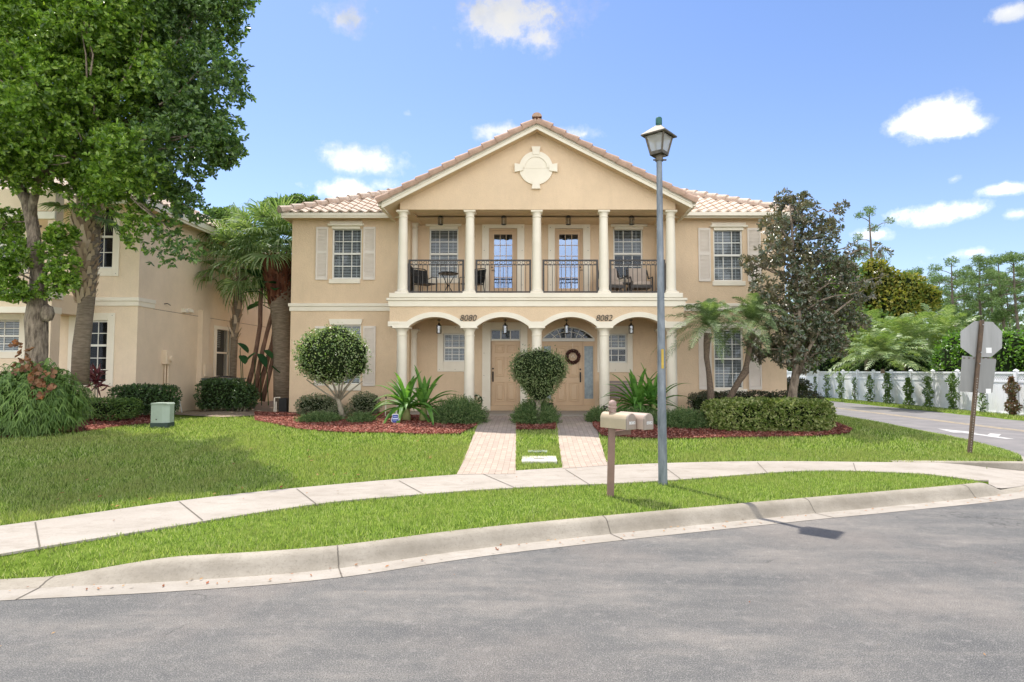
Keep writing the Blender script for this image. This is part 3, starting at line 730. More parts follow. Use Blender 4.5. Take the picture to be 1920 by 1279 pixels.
# arch opening cut above the second door
def arcz(x, xc, hw, zs, rise):
    R = (hw*hw+rise*rise)/(2*rise); return zs+math.sqrt(max(R*R-(x-xc)**2, 0))-(R-rise)
b.wall(xl, d2[0], zd-.1, ZSL0, YB, [d1,w1], .24); b.wall(d2[1], xr, zd-.1, ZSL0, YB, [w2], .24)
N = 24
for i in range(N):
    xa, xb_ = d2[0]+(d2[1]-d2[0])*i/N, d2[0]+(d2[1]-d2[0])*(i+1)/N; a, c = arcz(xa,xc2,hw2,za,rise2), arcz(xb_,xc2,hw2,za,rise2)
    b.face([(xa,YB,a),(xb_,YB,c),(xb_,YB,ZSL0),(xa,YB,ZSL0)]); b.face([(xb_,YB,c),(xa,YB,a),(xa,YB+.2,a),(xb_,YB+.2,c)])
for x in (d2[0],d2[1]): b.face([(x,YB,zd),(x,YB+.2,zd),(x,YB+.2,za),(x,YB,za)])
# upper back wall
ud1 = hole(916,969.5,428,549,YB); ud2 = hole(1040.5,1094,428.5,549,YB); uw1 = hole(803,858,429,523,YB); uw2 = hole(1151.5,1207,428.5,523,YB)
ud1 = (*ud1[:2], ZSL1, ud1[3]); ud2 = (*ud2[:2], ZSL1, ud2[3])
b.wall(xl, xr, ZSL1-.05, ZTOP+.05, YB, [ud1,ud2,uw1,uw2], .24)
b.build('porch_wall', M['stucco'], house)
window(house, w1, YB, 3, 2, 2, 'full', casing=(PX(820,YB),PX(887,YB),PZ(697,YB),PZ(610.5,YB)))
window(house, w2, YB, 3, 2, 2, 'half', casing=(PX(1120,YB),PX(1186.5,YB),PZ(698,YB),PZ(611,YB)))
window(house, uw1, YB, 3, 2, 2, 'full', header=(PX(796.6,YB),PX(864,YB),PZ(426,YB),PZ(416,YB),'shelf'), sill=(PX(799,YB),PX(862,YB),PZ(532,YB),PZ(523.5,YB)))
window(house, uw2, YB, 3, 2, 2, 'half', header=(PX(1146.5,YB),PX(1215,YB),PZ(427,YB),PZ(416.5,YB),'shelf'), sill=(PX(1148,YB),PX(1210,YB),PZ(532,YB),PZ(523.5,YB)))
# entrance doors
def panel_door(x0, x1, z0, z1, Y, hx, name='door'):
    s = MB(); W = x1-x0; H = z1-z0; s.box(x0,x1,Y,Y+.05,z0,z1)
    cols = ((.13,.46),(.54,.87)); rows = ((.06,.36),(.44,.74),(.80,.93))
    for a, b_ in cols:
        for c, d in rows:
            xa, xb_, zc, zd_ = x0+W*a, x0+W*b_, z0+H*c, z0+H*d
            e = .028
            for q in ((xa,xb_,zc,zc+e),(xa,xb_,zd_-e,zd_),(xa,xa+e,zc+e,zd_-e),(xb_-e,xb_,zc+e,zd_-e)): s.box(q[0],q[1],Y-.022,Y,q[2],q[3],.01)
            e = .065; s.box(xa+e,xb_-e,Y-.02,Y,zc+e,zd_-e,.015)
    d = s.build(name, M['door'], house)
    h = MB(); zz = z0+H*.5
    h.lathe(0,0,[(.001,0),(.001,.001)],4) if False else None
    h.tube([(hx,Y-.02,zz+.13),(hx,Y-.05,zz+.13)], [.028,.024], 12)
    h.box(hx-.022,hx+.022,Y-.018,Y,zz-.28,zz+.04); h.tube([(hx,Y-.02,zz),(hx,Y-.07,zz-.03),(hx,Y-.075,zz-.15),(hx,Y-.03,zz-.24)], [.012,.014,.012,.01], 8)
    h.build('handle', M['black'], d)
    return d
zt1, zd0 = PZ(637.6,YB), PZ(761,YB)
panel_door(d1[0]+.01, d1[1]-.01, zd0, zt1, YB+.10, PX(924,YB))
def transom(x0,x1,z0,z1,Y,n):
    f = MB(); t = .035; f.box(x0,x1,Y+.03,Y+.09,z0,z0+t); f.box(x0,x1,Y+.03,Y+.09,z1-t,z1)
    for k in range(n+1): x = x0+(x1-x0-t)*k/n; f.box(x,x+t,Y+.033,Y+.09,z0+t,z1-t)
    w = f.build('transom_window', M['white'], house); g = MB(); g.face([(x0+.02,Y+.07,z0+.02),(x1-.02,Y+.07,z0+.02),(x1-.02,Y+.07,z1-.02),(x0+.02,Y+.07,z1-.02)]); g.build('glass', M['glass'], w)
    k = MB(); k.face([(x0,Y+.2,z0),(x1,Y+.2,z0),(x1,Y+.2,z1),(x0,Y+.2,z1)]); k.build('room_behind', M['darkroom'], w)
transom(d1[0], d1[1], zt1, d1[3], YB, 3)
c = MB(); xo0, xo1, zo = PX(904,YB), PX(989,YB), PZ(604.5,YB)
c.box(xo0,d1[0],YB-.035,YB+.06,zd,zo,.006); c.box(d1[1],xo1,YB-.035,YB+.06,zd,zo,.006); c.box(d1[0],d1[1],YB-.032,YB+.06,d1[3],zo,.006); c.box(d1[0],d1[1],YB+.02,YB+.10,zt1-.03,zt1)
dc = c.build('door_casing', M['trim'], house)
d = MB()
for x in (xo0+.06, xo1-.06):
    for z in (zd+.4, zd+1.1, zd+1.8, zo-.08): d = MB(); d.box(x-.008,x+.008,YB-.042,YB-.035,z-.008,z+.008); d.build('bolt', M['iron'], dc)
st = MB(); st.box(d1[0]-.05,d1[1]+.05,YB+.0,YB+.16,zd,zd0-.004); st.box(d2[0],d2[1],YB-.04,YB+.16,zd,zd0-.004); st.build('door_step', M['door'], house)
# second entrance: arched fanlight, sidelights, door with wreath
dx0, dx1 = PX(1035.5,YB), PX(1093.5,YB); ztt = PZ(640,YB)
panel_door(dx0, dx1, zd0, ztt, YB+.08, PX(1088.5,YB))
f = MB(); t = .04
f.box(d2[0],d2[0]+t,YB+.03,YB+.12,zd0,ztt); f.box(dx0-t,dx0-.003,YB+.03,YB+.12,zd0,ztt); f.box(dx1+.003,dx1+t,YB+.03,YB+.12,zd0,ztt); f.box(d2[1]-t,d2[1],YB+.03,YB+.12,zd0,ztt)
for a, b_ in ((d2[0]+t,dx0-t),(dx1+t,d2[1]-t)):
    f.box(a,b_,YB+.05,YB+.12,zd0,PZ(748,YB)); f.box(a,b_,YB+.05,YB+.12,PZ(649,YB),ztt)
sl = f.build('sidelight_frame', M['door'], house)
for a, b_ in ((d2[0]+t,dx0-t),(dx1+t,d2[1]-t)):
    g = MB(); g.face([(a,YB+.09,PZ(748,YB)),(b_,YB+.09,PZ(748,YB)),(b_,YB+.09,PZ(649,YB)),(a,YB+.09,PZ(649,YB))]); g.build('sidelight_glass', M['sideglass'], sl)
f = MB()
f.box(d2[0],d2[1],YB-.02,YB+.10,ztt,za)       # transom bar
pts = [(d2[0]+(d2[1]-d2[0])*i/N) for i in range(N+1)]
for xa, xb_ in zip(pts, pts[1:]):
    a, c_ = arcz(xa,xc2,hw2,za,rise2), arcz(xb_,xc2,hw2,za,rise2)
    f.add([(xa,YB+.02,max(za,a-.045)),(xb_,YB+.02,max(za,c_-.045)),(xb_,YB+.02,c_),(xa,YB+.02,a),(xa,YB+.08,max(za,a-.045)),(xb_,YB+.08,max(za,c_-.045))], [(0,1,2,3),(4,5,1,0)])
ri = .62
for k in range(N):      # inner fan arc
    xa, xb_ = xc2+(pts[k]-xc2)*ri, xc2+(pts[k+1]-xc2)*ri; a, c_ = za+(arcz(pts[k],xc2,hw2,za,rise2)-za)*.55, za+(arcz(pts[k+1],xc2,hw2,za,rise2)-za)*.55
    f.bar((xa,YB+.04,a),(xb_,YB+.04,c_),.018,.018)
for x in (-.62,-.38,-.13,.13,.38,.62): 
    xa = xc2+hw2*x*.75; xb_ = xc2+hw2*x*1.15; f.bar((xa,YB+.043,za),(xb_,YB+.043,arcz(xb_,xc2,hw2,za,rise2)-.02),.018,.018)
fl = f.build('fanlight', M['white'], house)
g = MB(); g.face([(x,YB+.06,arcz(x,xc2,hw2,za,rise2)) for x in reversed(pts)]+[(d2[0],YB+.06,za-.01),(d2[1],YB+.06,za-.01)][0:0]); g.build('glass', M['glass'], fl)
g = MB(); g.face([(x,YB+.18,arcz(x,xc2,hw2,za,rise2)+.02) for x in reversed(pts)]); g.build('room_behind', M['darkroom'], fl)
# balcony doors
for q, hh, gl, cs in ((0, ud1, (925.6,960,439.5,540), (903,983,414.5)), (1, ud2, (1049,1084.6,439.5,541), (1028,1107.5,415.5))):
    x0,x1,z0,z1 = hh; Y = YB+.08; ga, gb, gt, gbm = PX(gl[0],Y), PX(gl[1],Y), PZ(gl[2],Y), PZ(gl[3],Y)
    s = MB(); s.box(x0,x0+.06,YB+.02,Y+.05,z0,z1); s.box(x1-.06,x1,YB+.02,Y+.05,z0,z1); s.box(x0+.06,x1-.06,YB+.022,Y+.05,z1-.07,z1)
    s.box(x0+.06,ga,Y,Y+.05,z0,z1-.07); s.box(gb,x1-.06,Y,Y+.05,z0,z1-.07); s.box(ga,gb,Y,Y+.05,gt,z1-.07); s.box(ga,gb,Y,Y+.05,z0,gbm)
    for k in (1,2): x = ga+(gb-ga)*k/3; s.box(x-.009,x+.009,Y+.01,Y+.03,gbm,gt)
    for k in range(1,5): z = gbm+(gt-gbm)*k/5; s.box(ga,gb,Y+.013,Y+.028,z-.008,z+.008)
    d = s.build('balcony_door', M['door'], house)
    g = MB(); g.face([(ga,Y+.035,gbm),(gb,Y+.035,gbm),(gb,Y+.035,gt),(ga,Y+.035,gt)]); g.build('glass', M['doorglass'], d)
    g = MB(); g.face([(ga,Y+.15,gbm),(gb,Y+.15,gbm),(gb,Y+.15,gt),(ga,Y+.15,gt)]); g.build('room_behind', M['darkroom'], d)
    h = MB(); hx = PX(922,Y) if q == 0 else PX(1089,Y); h.tube([(hx,Y,z0+.98),(hx,Y-.06,z0+.98)],.012,8); h.bar((hx-.01,Y-.06,z0+.98),(hx+.09,Y-.06,z0+.98),.02); h.build('handle', M['black'], d); h = MB(); h.tube([(hx,Y,z0+1.08),(hx,Y-.03,z0+1.08)],.025,10); h.build('deadbolt', M['black'], d)
    c = MB(); a, b_, zt_ = PX(cs[0],YB), PX(cs[1],YB), PZ(cs[2],YB)
    c.box(a,x0,YB-.035,YB+.04,z0,zt_,.006); c.box(x1,b_,YB-.035,YB+.04,z0,zt_,.006); c.box(x0,x1,YB-.032,YB+.04,z1,zt_,.006)
    dc = c.build('door_casing', M['trim'], house); d2_ = MB()
    for x in (a+.07, b_-.07):
        for z in (z0+.5, z0+1.1, z0+1.6, zt_-.2, zt_-.08): d2_ = MB(); d2_.box(x-.009,x+.009,YB-.041,YB-.035,z-.009,z+.009); d2_.build('bolt', M['iron'], dc)
# --- porch floor, ceilings, balcony slab
s = MB(); s.box(PXL-.02, PXR+.02, YF+.0, YB+.25, .30, ZFL); s.build('porch_floor', M['walk'], house)
s = MB(); s.box(PXL+.02, PXR-.02, YF+.36, YB-.002, ZSL0-.004, ZSL1-.02); s.build('balcony_floor', M['stucco'], house)
s = MB()
zl1, zl2 = PZ(559,YF), PZ(564,YF)
s.box(PX(727.7,YF-.1),PX(1282.5,YF-.1),YF-.10,YF+.40,zl1,ZSL1,.012)
s.build('balcony_ledge', M['trim'], house)
s = MB(); s.box(PXL-.085,PXR+.085,YF-.085,YF+.36,zl2,zl1-.002,.015); s.box(PXL-.04,PXR+.04,YF-.04,YF+.36,ZSL0,zl2-.002,.008)
for x0,x1 in ((PXL-.085,PXL+.2),(PXR-.2,PXR+.085)): s.box(x0,x1,YF+.362,YW-.07,zl2,zl1-.002)
s.build('balcony_band', M['trim'], house)
# --- lower arcade
zs = PZ(612, YF); ris = .265; hc = CW/2-.235; tb = .145
def inner(x):
    for i in range(4):
        xc = (CX[i]+CX[i+1])/2
        if abs(x-xc) < hc: return arcz(x, xc, hc, zs, ris)
    return zs
def outer(x):
    v = zs+.135
    for i in range(4):
        xc = (CX[i]+CX[i+1])/2; R = (hc*hc+ris*ris)/(2*ris); q = (R+tb)**2-(x-xc)**2
        if q > 0 and abs(x-xc) < CW/2: v = max(v, zs+math.sqrt(q)-(R-ris))
    return v
xs = sorted(set(list(np.linspace(PXL, PXR, 240))+[(CX[i]+CX[i+1])/2+s_*hc for i in range(4) for s_ in (-1,1)]))
w_ = MB(); bd = MB()
for xa, xb_ in zip(xs, xs[1:]):
    e = 1e-5; i0, i1 = inner(xa+e), inner(xb_-e); o0, o1 = outer(xa+e), outer(xb_-e)
    w_.face([(xa,YF,o0-.01),(xb_,YF,o1-.01),(xb_,YF,ZSL0),(xa,YF,ZSL0)])
    w_.face([(xb_,YF+.35,i1),(xa,YF+.35,i0),(xa,YF+.35,ZSL0),(xb_,YF+.35,ZSL0)])
    w_.face([(xa,YF+.05,i0+.002),(xa,YF+.35,i0),(xb_,YF+.35,i1),(xb_,YF+.05,i1+.002)])
    y = YF-.03
    bd.face([(xa,y,i0),(xb_,y,i1),(xb_,y,o1),(xa,y,o0)]); bd.face([(xa,y,o0),(xb_,y,o1),(xb_,YF,o1),(xa,YF,o0)]); bd.face([(xa,y,i0),(xa,YF+.07,i0),(xb_,YF+.07,i1),(xb_,y,i1)])
for x, s_ in ((PXL,-1),(PXR,1)):
    w_.face([(x,YF,zs+.135),(x,YW,zs+.135),(x,YW,ZSL0),(x,YF,ZSL0)][::-s_]); w_.face([(x-s_*.33,YF+.35,zs+.02),(x-s_*.33,YB,zs+.02),(x-s_*.33,YB,ZSL0),(x-s_*.33,YF+.35,ZSL0)]); w_.face([(x,YF+.05,zs+.01),(x,YB,zs+.01),(x-s_*.33,YB,zs+.01),(x-s_*.33,YF+.05,zs+.01)])
    bd.box(x+s_*.04, x-s_*.001, YF-.032, YW-.002, zs+.0, zs+.137)
bd.box(PXL-.04,CX[0]-.05,YF-.045,YF+.1,zs+.07,zs+.137)
w_.build('arcade_wall', M['stucco'], house); bd.build('arch_trim', M['trim'], house)
# ceiling of lower porch = underside of balcony_floor
# --- columns
def column(cx, cy, z0, z1, r0, r1, capw, basew, caph):
    s = MB(); H = z1-z0
    pr = [(r0, z0+.10)]+[(r0-(r0-r1)*(k/8)**1.6, z0+.10+(H-.10-caph)*k/8) for k in range(1,9)]
    s.lathe(cx, cy, pr, 28); c = s.build('column', M['trim'], house, smooth=True, ang=40)
    k = MB(); zc = z1-caph
    k.lathe(cx, cy, [(r1,zc),(r1+.018,zc+.008),(r1+.018,zc+.025),(r1,zc+.033),(r1,zc+caph*.45),(r1+.02,zc+caph*.6),(capw*.86,zc+caph*.78),(capw*.86,z1-.05)], 28)
    k.box(cx-capw,cx+capw,cy-capw,cy+capw,z1-.055,z1,.006); k.build('capital', M['trim'], c, smooth=True, ang=35)
    b_ = MB(); b_.box(cx-basew,cx+basew,cy-basew,cy+basew,z0,z0+.055,.008); b_.lathe(cx, cy, [(basew*.92,z0+.055),(basew*.95,z0+.075),(basew*.9,z0+.10),(r0+.006,z0+.115),(r0,z0+.14)], 28)
    b_.build('base', M['trim'], c, smooth=True, ang=35)
    return c
lowcols = []
for x in CX:
    lowcols.append(column(x, YC, ZFL-.03, zs, .150, .140, .235, .185, .27))
    column(x, YC, ZSL1, ZTOP, .145, .122, .17, .185, .20)
for x in (PX(773.5,YB-.16), PX(1241,YB-.16)):
    column(x, YB-.16, ZFL, zs+.03, .14, .13, .20, .18, .25); column(x, YB-.16, ZSL1, PZ(418,YB-.16), .14, .12, .17, .18, .20)
# --- gable
GR_ = 16.98; xa_, za_ = P(1006.7,228.7,GR_); xl_, zl_ = P(716,377,GR_); SL = (za_-zl_)/(xa_-xl_); GXC = xa_
xr_ = 2*GXC-xl_
gl, gr = PX(747,YF), PX(1270,YF)
g = MB(); zro = lambda x, y=0: za_-.14-abs(x-GXC)*SL
g.face([(gl,YF,ZTOP),(gr,YF,ZTOP),(gr,YF,zro(gr)),(GXC,YF,zro(GXC)),(gl,YF,zro(gl))])
g.face([(gl,YF,ZTOP),(gl,YF+.34,ZTOP),(gr,YF+.34,ZTOP),(gr,YF,ZTOP)]); g.face([(gr,YF+.34,ZTOP),(gl,YF+.34,ZTOP),(gl,YF+.34,ZTOP+.08),(gr,YF+.34,ZTOP+.08)])
for x, s_ in ((gl,1),(gr,-1)):
    g.face([(x,YF,ZTOP),(x,YB,ZTOP),(x,YB,ZTOP+.5),(x,YF,ZTOP+.5)]); g.face([(x,YF+.34,ZTOP),(x,YB,ZTOP),(x+s_*.3,YB,ZTOP),(x+s_*.3,YF+.34,ZTOP)]); g.face([(x+s_*.3,YF+.34,ZTOP),(x+s_*.3,YB,ZTOP),(x+s_*.3,YB,ZTOP+.08),(x+s_*.3,YF+.34,ZTOP+.08)])
g.build('gable_wall', M['stucco'], house)
s = MB(); s.face([(gl,YF+.3,ZTOP+.06),(gl,YB+.05,ZTOP+.06),(gr,YB+.05,ZTOP+.06),(gr,YF+.3,ZTOP+.06)]); s.build('balcony_ceiling', M['stucco'], house)
# rake fascia + soffits
s = MB(); fh = .17
for sx in (-1,1):
    xe = xl_ if sx < 0 else xr_
    for y0, y1, dz, h in ((GR_,GR_+.03,0,fh*.55),(GR_+.025,GR_+.055,-fh*.5,fh*.62)):
        p = [(GXC,y0,za_+dz),(xe,y0,zl_+dz),(xe,y0,zl_+dz-h),(GXC,y0,za_+dz-h)]; q = [(x,y1,z) for x,_,z in p]
        s.add(p+q, [(0,1,2,3) if sx < 0 else (3,2,1,0),(3,2,6,7),(0,4,5,1),(1,5,6,2)])
    # eave fascia along the side
    s.box(xe-.015,xe+.015,GR_+.01,23,zl_-fh-.02,zl_+.02)
    s.box(xe+sx*.02,xe+sx*.12,GR_+.05,22.5,zl_-.13,zl_-.0)      # gutter
s.build('fascia', M['trim'], house)
s = MB()
for sx in (-1,1):
    xe = xl_ if sx < 0 else xr_; 
    s.face([(GXC,GR_+.04,za_-.15),(xe,GR_+.04,zl_-.15),(xe,YF+.01,zl_-.15),(GXC,YF+.01,za_-.15)])
    gx_ = gl if sx < 0 else gr
    s.face([(gx_,YF,zl_-.15+abs(xe-gx_)*SL),(xe,YF,zl_-.15),(xe,23,zl_-.15),(gx_,23,zl_-.15+abs(xe-gx_)*SL)])
s.build('soffit', M['stucco'], house)
# medallion
mx, mz = P(1005,316,YF); s = MB(); R1 = PX(1037,YF)-mx
ring = lambda r, y, n=40: [(mx+r*math.cos(2*math.pi*k/n), y, mz+r*math.sin(2*math.pi*k/n)) for k in range(n)]
n = 40
def annulus(s, r0, r1, y0, y1, a0=0, a1=2*math.pi, n=40):
    for k in range(n):
        a, b_ = a0+(a1-a0)*k/n, a0+(a1-a0)*(k+1)/n
        f = lambda r,t,y: (mx+r*math.cos(t),y,mz+r*math.sin(t))
        s.face([f(r0,a,y0),f(r1,a,y0),f(r1,b_,y0),f(r0,b_,y0)][::-1]); s.face([f(r1,a,y0),f(r1,a,y1),f(r1,b_,y1),f(r1,b_,y0)]); s.face([f(r0,a,y1),f(r0,a,y0),f(r0,b_,y0),f(r0,b_,y1)])
s.add(ring(R1,YF-.05)+ring(R1,YF), [tuple(range(n))]+[((k+1)%n,k,k+n,(k+1)%n+n) for k in range(n)])
annulus(s, R1*.66, R1*.99, YF-.075, YF-.05, 0, math.pi, 30)
s.box(mx-R1*.66,mx+R1*.66,YF-.058,YF-.05,mz-.01,mz+.01)
for k in range(4):
    a = k*math.pi/2; dx, dz = math.cos(a), math.sin(a); px_, pz_ = -dz, dx
    q = []
    for r, w2_ in ((R1*.78,.085),(R1*1.27,.125)):
        q.append((r, w2_))
    pts_ = [(mx+dx*q[0][0]-px_*q[0][1], mz+dz*q[0][0]-pz_*q[0][1]), (mx+dx*q[1][0]-px_*q[1][1], mz+dz*q[1][0]-pz_*q[1][1]), (mx+dx*q[1][0]+px_*q[1][1], mz+dz*q[1][0]+pz_*q[1][1]), (mx+dx*q[0][0]+px_*q[0][1], mz+dz*q[0][0]+pz_*q[0][1])]
    s.prism(pts_, YF-.095, YF)
s.build('medallion', M['trim'], house)

# --- roof tiles
def tile_slope(name, O_, e, u, W, L, m, parent, clip=lambda s_, t_: t_, pitch=.30, course=.36, sub=6, amp=.032, lift=.035):
    """S-tile surface. O_ eave corner, e along the eave, u up the slope"""
    O_ = Vector(O_); e = Vector(e).normalized(); u = Vector(u).normalized(); n_ = e.cross(u).normalized()
    if n_.z < 0: n_ = -n_
    nc = int(W/(pitch/sub))+1; nr = int(L/course)+1; vs = []; fs = []
    idx = {}
    for r in range(nr):
        jit = RNG.uniform(-.004,.004,nc+1); jt = RNG.uniform(-.006,.006,nc//sub+2)
        for c in range(nc+1):
            s_ = c*pitch/sub; mx_ = clip(s_, L)
            ph = (s_/pitch)%1.0; h = amp*(math.cos(2*math.pi*ph) if ph < .5 or True else 0)
            for k, (t_, lf) in enumerate(((r*course-.02+jt[c//sub], lift),((r+1)*course, .004))):
                t2 = min(max(t_, 0), mx_); p = O_+e*s_+u*t2+n_*(h+lf+.03); idx[(r,c,k)] = len(vs); vs.append(p)
    for r in range(nr):
        for c in range(nc):
            s_ = (c+.5)*pitch/sub; 
            if r*course > clip(s_, L): continue
            a, b_, c2, d_ = idx[(r,c,0)], idx[(r,c+1,0)], idx[(r,c+1,1)], idx[(r,c,1)]
            fs.append((a,b_,c2,d_))
            n0 = len(vs); vs.append(vs[a]-n_*(lift+.012)); vs.append(vs[b_]-n_*(lift+.012)); fs.append((n0,n0+1,b_,a))
    mb = MB(); mb.add(vs, fs); return mb.build(name, m, parent)
def caps(name, a, b_, m, parent, step=.40, r=.115, raise_=.06, start=0, wrap=0.0):
    a = Vector(a); b_ = Vector(b_); d = (b_-a); L = d.length; d.normalize(); side = d.cross(Vector((0,0,1))).normalized(); up = side.cross(d); mb = MB(); k = 0
    nn = max(1,int(round(L/step))); step = L/nn
    for k in range(nn):
        p0 = a+d*(k*step-.03); p1 = a+d*((k+1)*step); base = len(mb.v); jr = random.uniform(-.008,.008)
        for p, rr, lf in ((p0,r*1.16+jr,.03),(p1,r*.92+jr,0)):
            for q in range(9):
                t = -wrap+(math.pi+2*wrap)*(q/8); x = math.cos(t)*rr; z = math.sin(t)*rr*.85; mb.v.append(tuple(p+side*x+up*(z+lf+raise_-.03)))
        for q in range(8): mb.f.append((base+q,base+q+1,base+q+10,base+q+9))
        mb.f.append(tuple(base+q for q in range(9)))
        # end lip thickness
    return mb.build(name, m, parent, smooth=True, ang=50)
S6 = .5; cs_, sn_ = 1/math.sqrt(1+S6*S6), S6/math.sqrt(1+S6*S6)
EY = YW-.38; XEL = PX(521,EY); XER = XR+(XL-XEL); ZEV = PZ(398,EY)-.02; DEP = 12.2
def hipclip(W): 
    return lambda s_, L: min(L, min(s_, W-s_)/cs_)
def hip_roof(par, x0, x1, y0, y1, z, ridgecap=True, sides='front left right'):
    D = (y1-y0); W = x1-x0; half = min(D, W)/2; L = half/cs_
    if 'front' in sides: tile_slope('roof', (x0,y0,z), (1,0,0), (0,cs_,sn_), W, L, M['tile'], par, hipclip(W))
    if 'left' in sides: tile_slope('roof', (x0,y1,z), (0,-1,0), (cs_,0,sn_), D, L, M['tile'], par, hipclip(D))
    if 'right' in sides: tile_slope('roof', (x1,y0,z), (0,1,0), (-cs_,0,sn_), D, L, M['tile'], par, hipclip(D))
    h = half; zz = z+h*S6
    for a, b_ in (((x0,y0,z),(x0+h,y0+h,zz)),((x1,y0,z),(x1-h,y0+h,zz)),((x0,y1,z),(x0+h,y1-h,zz)),((x1,y1,z),(x1-h,y1-h,zz))): caps('hip_cap', Vector(a)+Vector((0,0,.03)), Vector(b_)+Vector((0,0,.03)), M['tile'], par, r=.135, wrap=.6)
    b = MB(); b.face([(x0,y0,z),(x1,y0,z),(x1-h,y0+h,zz),(x0+h,y0+h,zz)]); b.face([(x0,y1,z),(x0,y0,z),(x0+h,y0+h,zz),(x0+h,y1-h,zz)]); b.face([(x1,y0,z),(x1,y1,z),(x1-h,y1-h,zz),(x1-h,y0+h,zz)]); b.face([(x1,y1,z),(x0,y1,z),(x0+h,y1-h,zz),(x1-h,y1-h,zz)])
    b.build('roof_deck', M['mortar'], par)
hip_roof(house, XEL, XER, EY, EY+DEP, ZEV)
fz0 = PZ(408,EY)
for xa, xb_, xe, sg in ((XEL,xl_+.25,XEL,1),(xr_-.25,XER,XER,-1)):
    s = MB()
    for y0,y1,z0,z1 in ((EY,EY+.03,fz0+.06,ZEV+.01),(EY+.025,EY+.05,fz0,fz0+.065)): s.box(xa,xb_,y0,y1,z0,z1)
    s.box(xe,xe+sg*.03,EY+.03,EY+DEP,fz0,ZEV+.01)
    s.build('fascia', M['trim'], house)
s = MB(); s.box(xr_+.1,XER+.05,EY-.11,EY-.002,fz0+.04,ZEV-.0); s.build('gutter', M['trim'], house)
s = MB(); s.face([(XEL,EY+.04,fz0+.02),(XEL,YBACK,fz0+.02),(XER,YBACK,fz0+.02),(XER,EY+.04,fz0+.02)]); s.build('soffit', M['stucco'], house)
# gable slopes
GL = 8.2; glen = math.hypot(GXC-xl_, (GXC-xl_)*SL)+.05
cu = 1/math.sqrt(1+SL*SL); su = SL*cu
tile_slope('roof', (xl_-.06,GR_+GL,zl_+.0), (0,-1,0), (cu,0,su), GL, glen, M['tile'], house)
tile_slope('roof', (xr_+.06,GR_,zl_+.0), (0,1,0), (-cu,0,su), GL, glen, M['tile'], house)
caps('ridge_cap', (GXC,GR_-.06,za_+.06), (GXC,GR_+GL,za_+.06), M['cap'], house, r=.12)
for xe in (xl_-.10, xr_+.10):
    caps('rake_tile', (xe,GR_+.02,zl_-.02), (GXC,GR_+.02,za_+.01), M['cap'], house, step=.42, r=.13, raise_=.035, wrap=.75)
s = MB()
for sx, xe in ((-1,xl_),(1,xr_)): s.face([(GXC,GR_+.02,za_-.01),(xe,GR_+.02,zl_-.01),(xe,GR_+GL,zl_-.01),(GXC,GR_+GL,za_-.01)])
s.build('roof_deck', M['mortar'], house)
# --- railings
def railing(a, b_, z0, z1, nb, name='railing', par=house):
    a = Vector(a); b_ = Vector(b_); d = (b_-a).normalized(); L = (b_-a).length; s = MB(); H = z1-z0
    up = Vector((0,0,1)); zr = z1-.15
    for p in (a, b_): s.bar((p.x,p.y,z0),(p.x,p.y,z1),.055,.055)
    s.bar((a.x,a.y,z1-.02),(b_.x,b_.y,z1-.02),.05,.04); s.bar((a.x,a.y,zr),(b_.x,b_.y,zr),.028,.025); s.bar((a.x,a.y,z0+.05),(b_.x,b_.y,z0+.05),.03,.03)
    s.bar((a.x,a.y,z0+.02),(b_.x,b_.y,z0+.02),.02,.015)
    for k in range(1, nb): p = a+d*(L*k/nb); s.bar((p.x,p.y,z0+.05),(p.x,p.y,zr),.016,.016)
    nr = nb; 
    for k in range(nr):
        c = a+d*(L*(k+.5)/nr); zc = (zr+z1-.02)/2; r = .045
        for j in range(10):
            t0, t1 = 2*math.pi*j/10, 2*math.pi*(j+1)/10
            s.bar(tuple(Vector((c.x,c.y,zc))+d*r*math.cos(t0)+up*r*math.sin(t0)), tuple(Vector((c.x,c.y,zc))+d*r*math.cos(t1)+up*r*math.sin(t1)), .012, .012, up=(0,1,.01) if abs(d.x)>.5 else (1,0,.01))
    return s.build(name, M['iron'], par)
zr0, zr1 = ZSL1+.02, PZ(487,YC)
for i in range(4):
    a = CX[i]+.16 if i != 4 else 0; railing((CX[i]+.19,YC,0),(CX[i+1]-.19,YC,0),zr0,zr1,12)
for x in (CX[0],CX[4]): railing((x+.0,YC+.2,0),(x,YB-.34,0),zr0,zr1,9)
# house numbers
for body, px, nm in (('8080',877.5,0),('8082',1132,1)):
    x, z = P(px, 597, YF); text(body, .25, .006, (x,YF-.012 if False else YF-.04,z), M['black'], house, 'house_number', shear=.22, bold=-.002, sx=.95)
# emblem plate on the column of 8082
s = MB(); ex, ez = P(1134.5,764,YC-.16); r = .075
for k in range(3):
    a = math.pi/2+k*2*math.pi/3
    for t0, t1, r0, r1 in ((0,.5,.2,1),(.5,1.1,1,.8),(1.1,1.7,.8,.35)):
        s.bar((ex+r*r0*math.cos(a+t0),YC-.165,ez+r*r0*math.sin(a+t0)*.9),(ex+r*r1*math.cos(a+t1),YC-.165,ez+r*r1*math.sin(a+t1)*.9),.026,.012,up=(0,1,0))
s.build('emblem', M['black'], house)
# ================================================================ NEIGHBOURING HOUSE
YN = 17.2; XN = PX(255,YN)
nb = thing('neighbour_house', 'pale peach two-storey stucco house at the left edge, behind the palm and the leafy tree', 'house', (XN-4, YN, PADZ))
w = MB(); hN1 = hole(141,199.5,601,718,YN); hN2 = hole(146,204.5,384,503,YN)
XN0 = PX(92,YN)
w.wall(XN0, XN, .35, ZE, YN, [hN1,hN2], .26)
hs = (21.5, 22.45, PZ(705,21.5), PZ(617,21.5))
